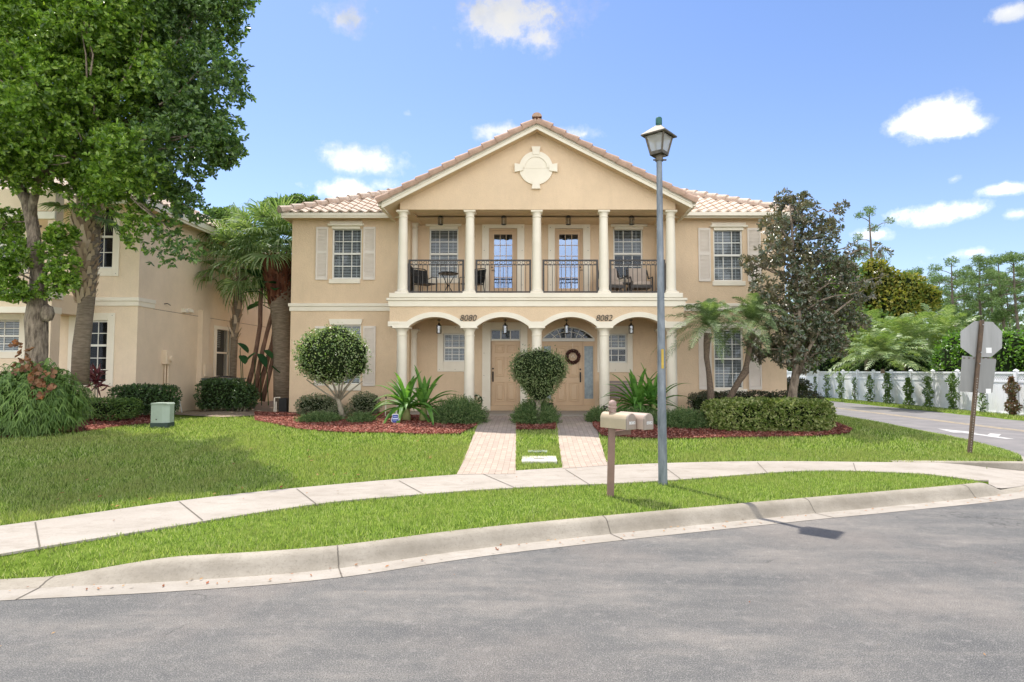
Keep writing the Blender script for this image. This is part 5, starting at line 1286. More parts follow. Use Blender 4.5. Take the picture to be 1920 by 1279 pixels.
def armchair(label):
    r = thing('balcony_armchair', label, 'armchair', (0,0,0), 'cushioned balcony armchairs')
    s = MB(); s.box(-.27,.27,-.28,.26,.36,.48,.03); s.build('seat_cushion', M['cushion'], r)
    s = MB(); s.add([(-.27,.16,.48),(.27,.16,.48),(.27,.30,.46),(-.27,.30,.46),(-.26,.26,.95),(.26,.26,.95),(.26,.38,.93),(-.26,.38,.93)], [(0,1,5,4),(1,2,6,5),(2,3,7,6),(3,0,4,7),(4,5,6,7)]); s.build('back_cushion', M['cushion'], r)
    s = MB(); s.box(-.30,.30,-.28,.34,.28,.36); s.build('seat_frame', M['iron'], r)
    for sx in (-1,1):
        q = MB(); q.tube([(sx*.31,.34,.9),(sx*.33,.2,.62),(sx*.33,-.25,.60),(sx*.32,-.29,.5),(sx*.32,-.28,0)],.022,6); q.build('arm', M['iron'], r)
        q = MB(); q.tube([(sx*.30,.30,.36),(sx*.31,.36,0)],.02,6); q.build('leg', M['iron'], r)
    return r
c3 = armchair('beige cushioned armchair on the balcony, the one fully seen through the railing'); c3.location = (PX(1201,18.35),18.4,zf); c3.rotation_euler.z = math.radians(4)
c4 = copy_tree(c3); c4['label'] = 'beige cushioned balcony armchair partly hidden by the fourth upper column'; c4.location = (PX(1148,18.35),18.4,zf); c4.rotation_euler.z = math.radians(14)
r = thing('balcony_side_table', 'low side table between the two cushioned balcony armchairs', 'side table', (PX(1174,18.3),18.35,zf)); q = r.location.copy()
s = MB(); s.box(q.x-.16,q.x+.16,q.y-.16,q.y+.16,zf+.42,zf+.45); s.build('tabletop', M['iron'], r)
for sx in (-1,1):
    for sy in (-1,1): s = MB(); s.bar((q.x+sx*.14,q.y+sy*.14,zf),(q.x+sx*.14,q.y+sy*.14,zf+.42),.025); s.build('leg', M['iron'], r)
# porch bench and white bench by the hedge
def bench(label, px, Y, w_, m, zg):
    x = PX(px,Y); r = thing('bench', label, 'bench', (x,Y,zg)); s = MB(); s.box(x-w_/2,x+w_/2,Y-.2,Y+.2,zg+.42,zg+.46,.01)
    for k in range(4): pass
    s.build('seat', m, r); s = MB()
    for k in range(5): z = zg+.56+k*.085; s.box(x-w_/2,x+w_/2,Y+.19,Y+.215,z-.035,z+.035)
    s.build('backrest', m, r)
    for sx in (-1,1):
        q = MB(); q.box(x+sx*w_/2-.03,x+sx*w_/2+.03,Y-.2,Y-.15,zg,zg+.66); q.box(x+sx*w_/2-.03,x+sx*w_/2+.03,Y-.2,Y+.2,zg+.64,zg+.68); q.box(x+sx*w_/2-.03,x+sx*w_/2+.03,Y+.16,Y+.22,zg,zg+.98); q.build('leg', m, r)
bench('weathered grey slatted bench on the porch behind the right strap-leaf plant', 1160, 18.75, 1.0, surf('grey_weathered_wood', (.34,.28,.25), (.26,.21,.19), 7, .9, stretch=(.5,1,6)), ZFL)
x, Y = PX(1311,17.6), 17.6; r = thing('white_planter_stand', 'low white stand with open legs beside the variegated hedge', 'stand', (x,Y,.55)); s = MB(); s.box(x-.26,x+.24,Y-.2,Y+.2,.93,.98,.01); s.box(x-.22,x+.20,Y-.16,Y+.16,.76,.93); s.build('top', M['white'], r)
for sx in (-.22,.20): s = MB(); s.box(x+sx-.03,x+sx+.03,Y-.18,Y-.12,.55,.93); s.build('leg', M['white'], r)
# ================================================================ VEGETATION
def unit(v): return v/(np.linalg.norm(v,axis=-1,keepdims=True)+1e-9)
def leaf_quads(p, d, nrm, L, W, droop=.15, shape='obo'):
    """6-vertex folded leaves: base, sides at 40% / 75%, tip"""
    n = len(p); L = np.broadcast_to(L,(n,))[:,None]; W = np.broadcast_to(W,(n,))[:,None]
    s = unit(np.cross(d, nrm)); nn = np.cross(s, d)
    w1, w2, f1, f2 = (.65,1.0,.38,.74) if shape == 'obo' else (1.0,.75,.35,.7)
    up = nn*W*.25
    v0 = p; v1 = p+d*L*f1+s*W*w1*.5+up; v2 = p+d*L*f2+s*W*w2*.5+up-nn*L*droop*.5; v3 = p+d*L-nn*L*droop; v4 = p+d*L*f2-s*W*w2*.5+up-nn*L*droop*.5; v5 = p+d*L*f1-s*W*w1*.5+up
    return np.stack([v0,v1,v2,v3,v4,v5],1)
LF = [[0,1,2,3],[0,3,4,5]]
def rand_dirs(n): return unit(RNG.normal(0,1,(n,3)))
def shell_points(blobs, n, inner=.55, flat=1.0):
    """points through the outer part of ellipsoids; blobs rows x,y,z,rx,ry,rz"""
    b = np.array(blobs, float); vol = (b[:,3]*b[:,4]*b[:,5])**(2/3); idx = RNG.choice(len(b), n, p=vol/vol.sum())
    u = rand_dirs(n); r = RNG.uniform(inner**3,1.0,n)**(1/3)*RNG.choice([1,1,1,1.06,.95],n)
    B = b[idx]; p = B[:,:3]+u*r[:,None]*B[:,3:6]; return p, unit(u/B[:,3:6]), idx
def rosettes(p, out, k, L, W, up=.35, spread=.9):
    """k leaves fanning round each twig tip"""
    n = len(p); ax = unit(out*.7+rand_dirs(n)*.55+np.array([0,0,up])); ref = rand_dirs(n); a1 = unit(np.cross(ax,ref)); a2 = np.cross(ax,a1)
    th = (np.arange(k)[None,:]/k*2*math.pi)+RNG.uniform(0,6,(n,1))+RNG.normal(0,.25,(n,k)); sp = spread*RNG.uniform(.5,1.15,(n,k))
    d = ax[:,None,:]*np.cos(sp)[...,None]+(a1[:,None,:]*np.cos(th)[...,None]+a2[:,None,:]*np.sin(th)[...,None])*np.sin(sp)[...,None]
    d = unit(d); nr = np.broadcast_to(ax[:,None,:],d.shape); P_ = np.broadcast_to(p[:,None,:],d.shape)+d*.01
    m = n*k; Ls = L*RNG.uniform(.65,1.2,m); return leaf_quads(P_.reshape(-1,3), d.reshape(-1,3), unit(nr.reshape(-1,3)+.2*rand_dirs(m)), Ls, Ls*(W/L))
def loose(p, out, L, W, up=.2, shape='ov', droop=.15):
    n = len(p); d = unit(out*.5+rand_dirs(n)*.9+np.array([0,0,up])); Ls = L*RNG.uniform(.6,1.25,n); return leaf_quads(p, d, unit(rand_dirs(n)*.8+out*.5+np.array([0,0,.5])), Ls, Ls*(W/L), droop, shape)
def ellip(mb, c, r, n=14):
    vs = []; m = n//2
    for i in range(m+1):
        ph = math.pi*i/m
        for k in range(n):
            th = 2*math.pi*k/n; j = 1+.08*random.uniform(-1,1); vs.append((c[0]+r[0]*j*math.sin(ph)*math.cos(th), c[1]+r[1]*j*math.sin(ph)*math.sin(th), c[2]+r[2]*j*math.cos(ph)))
    mb.add(vs, [(i*n+k, (i+1)*n+k, (i+1)*n+(k+1)%n, i*n+(k+1)%n) for i in range(m) for k in range(n)])
def limb(mb, a, b, r0, r1, sag=.0, n=6, k=4):
    a = Vector(a); b = Vector(b); L = (b-a).length; pts = []; 
    for i in range(k+1):
        t = i/k; p = a.lerp(b,t)+Vector((random.uniform(-1,1),random.uniform(-1,1),random.uniform(-1,1)))*L*.05*(t>0)*(t<1); p.z += sag*math.sin(math.pi*t); pts.append(p)
    mb.tube(pts, [r0+(r1-r0)*i/k for i in range(k+1)], n, cap=False)
LM = {}
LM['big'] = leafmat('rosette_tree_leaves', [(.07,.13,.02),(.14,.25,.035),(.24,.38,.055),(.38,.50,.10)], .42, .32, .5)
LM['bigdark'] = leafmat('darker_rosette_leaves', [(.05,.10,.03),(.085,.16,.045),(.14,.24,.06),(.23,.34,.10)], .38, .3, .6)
LM['topi'] = leafmat('topiary_leaves', [(.07,.11,.04),(.13,.19,.065),(.20,.26,.10),(.32,.35,.18)], .25, .4, .5)
LM['topi2'] = leafmat('round_topiary_leaves', [(.07,.13,.045),(.14,.22,.065),(.22,.31,.10),(.42,.45,.28),(.20,.34,.05)], .28, .28, .6)
LM['hedge'] = leafmat('dark_hedge_leaves', [(.028,.06,.02),(.055,.105,.03),(.09,.16,.045)], .22, .35, .5)
LM['var'] = leafmat('variegated_leaves', [(.09,.15,.025),(.17,.23,.05),(.30,.34,.11),(.42,.43,.20)], .3, .4, .4)
LM['grey'] = leafmat('greyish_shrub_leaves', [(.09,.13,.06),(.16,.20,.10),(.26,.28,.17),(.36,.36,.25)], .25, .45, .4)
LM['jun'] = leafmat('juniper_needles', [(.05,.10,.035),(.10,.17,.06),(.17,.25,.09),(.26,.32,.15)], .25, .6, .2)
LM['bronze'] = leafmat('magnolia_leaves', [(.04,.075,.03),(.07,.11,.045),(.12,.14,.08),(.17,.17,.11),(.20,.14,.08)], .16, .3, .9, back=(.16,.14,.085))
LM['strap'] = leafmat('strap_leaves', [(.07,.18,.035),(.12,.27,.05),(.18,.34,.075)], .4, .5, .3)
LM['fan'] = leafmat('fan_palm_leaves', [(.12,.20,.07),(.21,.30,.12),(.34,.41,.22)], .38, .55, .25)
LM['date'] = leafmat('pygmy_palm_leaves', [(.10,.17,.065),(.17,.24,.10),(.26,.33,.16)], .35, .55, .25)
LM['areca'] = leafmat('bright_palm_leaves', [(.12,.19,.06),(.21,.29,.10),(.33,.38,.17)], .3, .4, .4)
LM['bop'] = leafmat('paddle_leaves', [(.03,.085,.035),(.05,.13,.045)], .25, .7, .1)
LM['fern'] = leafmat('fern_fronds', [(.09,.16,.04),(.15,.25,.055),(.24,.35,.09)], .3, .45, .4)
LM['fernshield'] = leafmat('fern_shields', [(.24,.10,.055),(.34,.19,.11),(.16,.09,.06),(.40,.16,.06)], .15, .8, .1)
LM['bright'] = leafmat('bright_hedge_leaves', [(.05,.12,.02),(.12,.25,.03),(.20,.36,.05)], .35, .35, .5)
LM['mid'] = leafmat('mid_green_leaves', [(.06,.12,.03),(.12,.20,.05),(.20,.29,.08)], .3, .45, .3)
LM['olive'] = leafmat('olive_yellow_leaves', [(.08,.13,.03),(.20,.22,.04),(.38,.32,.07),(.12,.17,.04)], .3, .5, .2)
LM['pine'] = leafmat('pine_needles', [(.10,.16,.06),(.17,.25,.10),(.27,.35,.15)], .2, .6, .2)
LM['redti'] = leafmat('red_cordyline_leaves', [(.10,.02,.03),(.18,.04,.05),(.12,.05,.05)], .25, .4, .4)
LM['coffee'] = leafmat('bronze_dark_hedge_leaves', [(.03,.045,.018),(.06,.075,.03),(.10,.075,.045)], .2, .35, .5)
LM['flower'] = leafmat('white_petals', [(.75,.72,.62),(.82,.8,.72)], .3, .6, .1)

def B(px, py, r, Y, fy=1.0, fz=1.0): x, z = P(px,py,Y); R = r*Y/F; return (x,Y,z,R,R*fy,R*fz)
# ---- big leafy tree at the left
def big_tree():
    Y = 13.4; x0 = PX(62,Y); z0 = .42
    t = thing('leafy_tree', 'big broadleaf tree with dense rosette foliage filling the upper left corner', 'tree', (x0,Y,z0))
    s = MB()
    tp = [(62,800),(66,730),(66,660),(62,600),(64,560),(66,520),(58,480),(52,440),(48,405),(38,378),(20,345)]; tr = [22,19,17,18,15,13,11.5,10.5,11,10.5,10]
    s.tube([Vector((PX(a,Y),Y+random.uniform(-.03,.03),PZ(b,Y))) for a,b in tp], [q*Y/F for q in tr], 16, wob=.07)
    s.tube([Vector((PX(a,Y),Y-c,PZ(b,Y))) for a,b,c in ((50,420,0),(56,385,.1),(80,340,.3),(120,280,.7),(200,200,1.2))], [.085,.085,.08,.07,.04], 12, wob=.06)
    s.tube([Vector((PX(a,Y),Y-c,PZ(b,Y))) for a,b,c in ((20,350,0),(-20,280,.2),(-60,180,.3))], [.12,.10,.06], 10, wob=.06)
    s.tube([Vector((PX(a,Y),Y-c,PZ(b,Y))) for a,b,c in ((80,340,.3),(180,260,.0),(300,170,.0),(380,130,.0))], [.08,.07,.05,.02], 8, wob=.05)
    ellip(s, (PX(88,Y),Y-.05,PZ(588,Y)), (.13,.13,.2), 8); ellip(s, (PX(48,Y),Y-.05,PZ(562,Y)), (.09,.1,.1), 8)
    L = [(60,60,110),(190,30,110),(330,40,80),(395,35,52),(120,170,100),(240,180,105),(350,165,80),(415,155,42),(50,270,75),(160,290,78),(265,310,72),(370,245,62),(335,325,48),(305,395,42),(322,452,30),(215,365,38),(412,262,36),(-60,100,120),(-50,250,80),(345,360,34),(170,370,30),(455,145,14),(462,172,10),(436,95,20),(450,10,22),(432,262,22),(365,380,18),(250,430,20),(345,480,14),(130,-30,110),(300,-40,90),(430,-30,45)]
    bl = []
    for px,py,r in L:
        yb = 13.0+random.uniform(-.8,.8); bl.append(B(px,py,r*1.02,yb,1.15))
        if r > 60 and py > 0: bl.append(B(px+random.uniform(-25,25),py+random.uniform(-25,25),r*.85,yb-.7,1.0)); bl.append(B(px+random.uniform(-15,15),py+random.uniform(-15,15),r*.9,yb+1.5,1.2))
    tot = []
    # break the blobs into many small tufts so that gaps and lobes show
    p, o, _ = shell_points(bl, 2000, .55); tufts = [(q[0],q[1],q[2],rr,rr,rr*.8) for q, rr in zip(p, RNG.uniform(.16,.36,len(p)))]
    cu = p; cb = o
    p2, o2, ix = shell_points(tufts, 29000, .2); o2 = unit(o2+cb[ix]*.6)
    V1 = rosettes(p2, o2, 6, .108, .05)
    sp = [(106,470,30,13.2),(128,500,20,13.0),(112,520,26,13.1),(95,540,20,13.2),(20,540,24,12.9),(40,550,14,12.9),(20,480,30,12.9),(8,510,24,12.9),(118,440,22,13.0),(60,470,20,13.6),(10,420,34,13.8),(132,535,14,13.0)]
    bl2 = [B(a,b,r,y) for a,b,r,y in sp]; p3, o3, _ = shell_points(bl2, 900, .2); V2 = rosettes(p3, o3, 6, .11, .05)
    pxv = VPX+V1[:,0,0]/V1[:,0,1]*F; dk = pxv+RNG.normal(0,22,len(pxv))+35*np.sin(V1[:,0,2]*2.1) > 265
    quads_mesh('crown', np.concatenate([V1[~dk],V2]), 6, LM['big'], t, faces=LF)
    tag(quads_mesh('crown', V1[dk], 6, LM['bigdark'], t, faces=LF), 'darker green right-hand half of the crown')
    for q in cu[::28]:
        c = Vector((PX(160,12.3),12.3,PZ(300,12.3))); q = Vector(q); m_ = q.lerp(c, .45); limb(s, m_, q, .02, .006, 0, 5, 3)
    for a,b,r,y in sp: x,z = P(a,b,y); limb(s, (PX(66,Y),Y,z-.15), (x,y,z), .03, .01, .05, 5, 4)
    s.build('trunk', M['bark'], t, smooth=True)
big_tree()
# ---- staghorn / strap fern mass on the foot of that tree
def fern():
    Y = 13.0; cx, cz = P(62,745,Y); t = thing('staghorn_fern', 'huge drooping fern with orange-brown shield fronds wrapped round the leafy tree trunk', 'fern', (cx,Y,.45))
    n = 2900; u = rand_dirs(n); u[:,1] = -np.abs(u[:,1])*1.0+RNG.uniform(0,.5,n); u = unit(u); rx = 84*Y/F; c = np.array([cx,Y,PZ(748,Y)])
    rr = RNG.uniform(.5,.95,n)[:,None]; p = c+u*rr*np.array([rx,.75,60*Y/F]); p[:,2] = np.maximum(p[:,2], .52)
    out = []
    d0 = unit(u*np.array([.9,.9,.35])+rand_dirs(n)*.25+np.array([0,0,.25])); L = RNG.uniform(.26,.52,n)*np.where(u[:,2]>.5,.75,1)
    # each frond: strap that droops, forked tips
    def frond(p, d, L, W, fork):
        s = unit(np.cross(d, np.array([0,0,1.])+rand_dirs(len(p))*.2)); g = np.array([0,0,-1.])
        q = [p]; w = [.5,1.0,1.1]; P1 = p+d*L[:,None]*.35; P2 = P1+unit(d+g*.7)*L[:,None]*.35; 
        T1 = P2+unit(d*.5+g*1.1+s*.55)*L[:,None]*.4; T2 = P2+unit(d*.5+g*1.1-s*.55)*L[:,None]*.38; T3 = P2+unit(d*.4+g*1.3)*L[:,None]*.30
        sw = s*W
        a = np.stack([p-sw*.4,p+sw*.4,P1+sw*.8,P1-sw*.8],1); b = np.stack([P1-sw*.8,P1+sw*.8,P2+sw*1.2,P2-sw*1.2],1)
        c_ = np.stack([P2,P2+sw*1.2,T1+sw*.2,T1-sw*.3],1); e = np.stack([P2-sw*1.2,P2,T2+sw*.3,T2-sw*.2],1); f = np.stack([P2-sw*.5,P2+sw*.5,T3+sw*.15,T3-sw*.15],1)
        return np.concatenate([a,b,c_,e,f])
    quads_mesh('fronds', frond(p, d0, L, .021, True), 4, LM['fern'], t)
    q = []
    for px, py in ((38,650),(45,665),(55,680),(62,690),(72,705),(80,720),(90,705),(60,712),(40,690),(98,732),(70,690),(85,740),(60,735)):
        for k in range(3): x, z = P(px+random.uniform(-9,9),py+random.uniform(-9,9),Y-.6); q.append((x,Y-random.uniform(.45,.72),z))
    q = np.array(q); quads_mesh('shield_fronds', rosettes(q, np.tile([.1,-1,.2],(len(q),1)), 4, .11, .09, up=.1, spread=1.0), 6, LM['fernshield'], t, faces=LF)
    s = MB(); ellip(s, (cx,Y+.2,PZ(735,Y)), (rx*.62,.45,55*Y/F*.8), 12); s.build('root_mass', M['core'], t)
fern()
# ---- palms
def fan_leaf(c, d, L, R, segs=38, droop=.5):
    """one fan frond: returns quads (N,4,3); petiole handled elsewhere"""
    d = unit(np.array(d,float)); up = np.array([0,0,1.]); s = unit(np.cross(d,up)); n = np.cross(s,d); hub = np.array(c)+d*L; out = []
    a = np.linspace(-1.9,1.9,segs)+RNG.normal(0,.03,segs); l = R*(.62+.38*np.cos(a*.55))*RNG.uniform(.85,1.08,segs)
    dirs = d*np.cos(a)[:,None]+s*np.sin(a)[:,None]; w = .010+.013*R
    p0 = np.repeat(hub[None],segs,0); p1 = p0+dirs*l[:,None]*.5+n*l[:,None]*.06; p2 = p1+unit(dirs-up*droop*.6)*l[:,None]*.28; p3 = p2+unit(dirs-up*droop*1.9)*l[:,None]*.28
    t = unit(unit(np.cross(dirs,n))+n*(np.where(np.arange(segs)%2==0,.7,-.7)+RNG.normal(0,.2,segs))[:,None])
    out.append(np.stack([p0-t*w*.3,p0+t*w*.3,p1+t*w,p1-t*w],1)); out.append(np.stack([p1-t*w,p1+t*w,p2+t*w*.6,p2-t*w*.6],1)); out.append(np.stack([p2-t*w*.6,p2+t*w*.6,p3+t*w*.1,p3-t*w*.1],1))
    return np.concatenate(out)
def sabal(name, label, tr, rad, Y, crown, R, nl, booty=None, bm=None, seed=0, drp=.5, lmat=None, lowlim=-.7):
    x0, z0 = tr[0][0], tr[0][1]; pts = [(PX(a,Y),Y,PZ(b,Y)) for a,b in tr]; t = thing(name, label, 'palm tree', (pts[0][0],Y,g1(pts[0][0],Y)))
    s = MB(); s.tube(pts, [r*Y/F for r in rad], 18, wob=.03); s.build('trunk', M['palmbark'], t, smooth=True)
    cx, cz = P(crown[0],crown[1],Y); V = []; pet = MB()
    for i in range(nl):
        az = i*2.399+RNG.uniform(-.2,.2); el = math.asin(max(-1,min(1, lowlim+(1.0-lowlim)*((i+.5)/nl))))
        d = np.array([math.cos(az)*math.cos(el),math.sin(az)*math.cos(el),math.sin(el)]); L = R*RNG.uniform(.5,.75)
        V.append(fan_leaf((cx,Y,cz), d, L, R*RNG.uniform(.55,.75), droop=drp*RNG.uniform(.6,1.4))); e = Vector((cx,Y,cz))+Vector(d)*L
        pet.tube([(cx,Y,cz),tuple(Vector((cx,Y,cz)).lerp(e,.5)+Vector((0,0,.03))),tuple(e)], [.02,.014,.01], 4, cap=False)
    quads_mesh('fronds', np.concatenate(V), 4, lmat or LM['fan'], t); pet.build('petioles', LM['fan'], t)
    if booty:
        (pa, ra), (pb, rb), nb_ = booty; xa, za = P(*pa,Y); xb, zb = P(*pb,Y); q = MB()
        for i in range(nb_):
            f = (i+.5)/nb_; a = i*2.399; x = xa+(xb-xa)*f; z = za+(zb-za)*f; r = (ra+(rb-ra)*f)*Y/F
            c, s_ = math.cos(a), math.sin(a); tilt = random.choice((-1,1))*.10
            b0 = Vector((x+c*r*.85,Y+s_*r*.85,z)); w_ = Vector((-s_,c,0))*random.uniform(.035,.055); o_ = Vector((c,s_,0))
            tip = b0+o_*random.uniform(.08,.15)+Vector((0,0,random.uniform(.18,.30)))+w_*tilt*6
            q.add([b0-w_*1.3-Vector((0,0,.05)),b0+w_*1.3-Vector((0,0,.05)),b0+o_*.05+w_+Vector((0,0,.1)),b0+o_*.05-w_+Vector((0,0,.1)),tip+w_*.6,tip-w_*.6], [(0,1,2,3),(3,2,4,5)])
        q.build('boots', bm or M['boots'], t)
    return t
YS = 14.6
sabal('cabbage_palm', 'palm with a criss-cross booted trunk in front of the neighbour window', [(150,722),(151,650),(155,600),(158,560),(160,480),(163,420)], [14.5,14,13.5,13,14,15], YS, (165,385), .8, 12, (((157,568),15),((163,392),24),230), seed=1)
sabal('cabbage_palm', 'thick palm with a reddish booted upper trunk hugging the corner of the duplex', [(533,785),(530,680),(526,600),(522,560),(522,500)], [17,17,17,19,20], 20.4, (520,462), 1.55, 34, (((522,575),17),((522,490),34),260), M['redboots'], drp=.8, lowlim=-.55)
sabal('fan_palm', 'drooping fan palm with a slender trunk between the two houses', [(437,770),(437,700),(438,620),(446,540),(455,500)], [6,6,6.5,8,10], 21.2, (458,490), 1.75, 34, (((438,640),6),((452,505),14),40), drp=1.25, lowlim=-.8)
def feather(c, d, L, leaflet, n=30, droop=1.0, w=.012, plum=.25):
    """one feather frond as quads"""
    d = unit(np.array(d,float)); up = np.array([0,0,1.]); t = np.linspace(0,1,n); hx = unit(np.array([d[0],d[1],0])+1e-6); side = unit(np.cross(hx,up))
    pos = np.array(c)+ (d*L)[None]*t[:,None]-up*(droop*L*.55*t**2.2)[:,None]; tan = unit(np.gradient(pos,axis=0)); out = []
    l = leaflet*np.sin(np.pi*np.clip(t*.86+.12,0,1))**.6
    for sg in (-1,1):
        nb2 = np.cross(side[None]*np.ones((n,1)), tan); dd = unit(side*sg+tan*.6+nb2*RNG.normal(plum*.6,.14,(n,1))+RNG.normal(0,.04,(n,3)))
        p1 = pos+dd*l[:,None]*.55; p2 = p1+unit(dd-up*.55)*l[:,None]*.45; q = unit(np.cross(dd,up+.01))*w; q2 = tan*w
        out.append(np.stack([pos-q2*.6,pos+q2*.6,p1+q2,p1-q2],1)[2:]); out.append(np.stack([p1-q2,p1+q2,p2+q2*.1,p2-q2*.1],1)[2:])
    rs = side*w*.7; out.append(np.stack([pos[:-1]-rs,pos[:-1]+rs,pos[1:]+rs,pos[1:]-rs],1)); return np.concatenate(out)
def feather_palm(name, label, cat, tr, rad, Y, crown, L, nf, mat, leaflet=.22, droop=1.0, el0=-.1, el1=1.2, w=.012, group=None, trunkmat=None, zb=None, n=30):
    pts = [(PX(a,Y),Y,PZ(b,Y)) for a,b in tr]; t = thing(name, label, cat, (pts[0][0],Y,max(pts[0][2],0)), group)
    s = MB(); s.tube(pts, [r*Y/F for r in rad], 12, wob=.08); s.build('trunk', trunkmat or M['palmbark'], t, smooth=True)
    cx, cz = P(*crown,Y); V = []
    for i in range(nf):
        az = i*2.399+RNG.uniform(-.25,.25); el = el0+(el1-el0)*((i+.5)/nf)
        d = (math.cos(az)*math.cos(el),math.sin(az)*math.cos(el),math.sin(el)); V.append(feather((cx,Y,cz), d, L*RNG.uniform(.8,1.1), leaflet, n, droop*RNG.uniform(.7,1.3), w))
    quads_mesh('fronds', np.concatenate(V), 4, mat, t); return t
YD = 15.6; M['datebark'] = surf('rough_brown_palm_bark', (.20,.14,.10), (.09,.065,.045), 24, .95, 1, 40, bdist=.03)
feather_palm('pygmy_date_palm', 'left slender pygmy date palm in front of the lower right window', 'palm tree', [(1333,760),(1332,735),(1329,700),(1325,670),(1326,645),(1329,625)], [8,6,5,5,6,8], YD, (1330,612), 1.42, 38, LM['date'], droop=.95, leaflet=.25, w=.0085, el0=-.25, el1=1.45, n=44, trunkmat=M['datebark'])
feather_palm('pygmy_date_palm', 'right pygmy date palm with a crooked leaning trunk before the lower right window', 'palm tree', [(1358,768),(1368,745),(1385,715),(1398,696),(1400,685),(1407,650),(1410,620)], [7,6.5,5.5,7,5,5,6.5], YD+.25, (1411,600), 1.22, 32, LM['date'], droop=.95, leaflet=.23, w=.0085, el0=-.25, el1=1.45, n=44, trunkmat=M['datebark'])
# ---- bird of paradise clump between the houses
def paddle(c, d, L, W, cup=.2):
    d = Vector(d).normalized(); s = d.cross(Vector((0,0,1))).normalized(); vs = []; c = Vector(c); 
    for i in range(7):
        t = i/6; w_ = W*math.sin(math.pi*min(1,t*.93+.07))**.6; p = c+d*L*t-Vector((0,0,1))*L*.35*t*t; vs += [p-s*w_+Vector((0,0,cup*w_)), p, p+s*w_+Vector((0,0,cup*w_))]
    return vs, [(i*3+k,i*3+k+1,i*3+k+4,i*3+k+3) for i in range(6) for k in (0,1)]
def bop():
    Y = 20.6; t = thing('bird_of_paradise', 'clump of tall leaning brown stems with torn paddle leaves between the houses', 'plant', (PX(490,Y),Y,PADZ))
    tops = []
    for a in ([(466,720),(474,690),(480,650),(486,610),(486,570),(487,540)],[(474,745),(484,700),(492,655),(500,620),(508,590),(514,560)],[(484,745),(494,700),(503,670),(510,640),(514,610),(516,585)],[(493,752),(503,712),(512,670),(520,620),(524,580),(522,555)],[(478,752),(488,720),(498,690),(505,655)]):
        y = Y+random.uniform(-.35,.35); s = MB(); s.tube([(PX(p,y),y,PZ(q,y)) for p,q in a], [.085,.075,.07,.065,.07,.06][:len(a)], 10, wob=.12); s.build('stem', surf('brown_husk_stem', (.27,.15,.10), (.14,.08,.055), 16, .95, 1, 30, stretch=(1,1,.3), bdist=.03), t, smooth=True); tops.append((PX(a[-1][0],y),y,PZ(a[-1][1],y)))
    s = MB()
    for i in range(20):
        b = tops[i%4]; az = random.uniform(0,6.28); el = random.uniform(.1,1.1); d = (math.cos(az)*math.cos(el),math.sin(az)*math.cos(el)*.7,math.sin(el)); e = Vector(b)+Vector(d)*random.uniform(.35,.8); s.tube([b,tuple(e)],[.025,.012],5,cap=False)
        v, f = paddle(e,(d[0],d[1],d[2]*.4),random.uniform(.5,.9),random.uniform(.13,.2)); s.add(v,f)
    for px,py,L,dx in ((451,652,.5,.6),(455,675,.35,.3),(478,670,.4,-.3),(488,672,.55,.35),(500,665,.4,.5),(515,695,.35,.7)):
        x,z = P(px,py,Y-.4); s.tube([(x+dx*.1,Y-.3,.7),(x-.02*dx,Y-.4,z-.1),(x,Y-.4,z)],[.015,.012,.01],5,cap=False); v,f = paddle((x-dx*.1,Y-.4,z+.15),(dx,-.3,-.25),L,.14); s.add(v,f)
    s.build('leaves', LM['bop'], t, smooth=True)
bop()
# ---- clipped hedges
def hedge(name, label, cat, x0,x1,y0,y1,z0,z1, mat, n, L=.06, W=.032, group=None, jag=.04, stems=0, shape='box', round_=.12, core=None, ros=False):
    cx, cy = (x0+x1)/2, (y0+y1)/2; t = thing(name, label, cat, (cx,cy,z0), group); hx, hy, hz = (x1-x0)/2, (y1-y0)/2, (z1-z0)/2; cz = (z0+z1)/2
    pe = 5 if shape == 'box' else 2.2
    u = rand_dirs(n*2)
    # sample evenly over the box faces, then push onto a superellipsoid
    A_ = np.array([hy*hz,hx*hz,hx*hy]); f = RNG.choice(3, n*2, p=A_/A_.sum()); q = RNG.uniform(-1,1,(n*2,3)); q[np.arange(n*2),f] = np.sign(q[np.arange(n*2),f])
    rr = (np.abs(q)**pe).sum(1)**(1/pe); q = q/rr[:,None]; q = q[q[:,2] > -.97][:n]; m = len(q)
    no = unit(np.sign(q)*np.abs(q)**(pe-1)/np.array([hx,hy,hz])); dep = RNG.uniform(-.10,.02,m)+jag*np.sin(q[:,0]*hx*9+q[:,2]*hz*7)*.5
    p = np.array([cx,cy,cz])+q*np.array([hx,hy,hz])+no*dep[:,None]
    V = rosettes(p[:m//4], no[:m//4], 4, L*1.1, W*1.1) if ros else loose(p[:m//4], no[:m//4], L, W)
    V = np.concatenate([V, loose(p[m//4:], no[m//4:], L, W)])
    k = RNG.uniform(0,1,len(V)) < 1.0; quads_mesh('foliage', V[k], 6, mat, t, faces=LF)
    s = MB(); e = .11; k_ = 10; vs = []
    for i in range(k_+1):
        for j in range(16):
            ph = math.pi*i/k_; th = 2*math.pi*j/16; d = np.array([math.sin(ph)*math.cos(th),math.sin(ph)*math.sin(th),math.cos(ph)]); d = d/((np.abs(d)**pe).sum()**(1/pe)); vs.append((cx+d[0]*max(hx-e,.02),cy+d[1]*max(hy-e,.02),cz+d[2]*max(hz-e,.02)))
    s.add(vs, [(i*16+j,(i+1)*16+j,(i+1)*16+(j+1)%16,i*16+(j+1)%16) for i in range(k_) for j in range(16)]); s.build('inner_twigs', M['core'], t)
    if stems:
        s = MB()
        for i in range(stems): x = random.uniform(x0+.1,x1-.1); limb(s, (x,y0+random.uniform(.02,.3),z0-.02), (x+random.uniform(-.15,.15),cy,z0+.35), .012, .008, 0, 5, 3)
        s.build('stems', M['paledstem'], t)
    return t
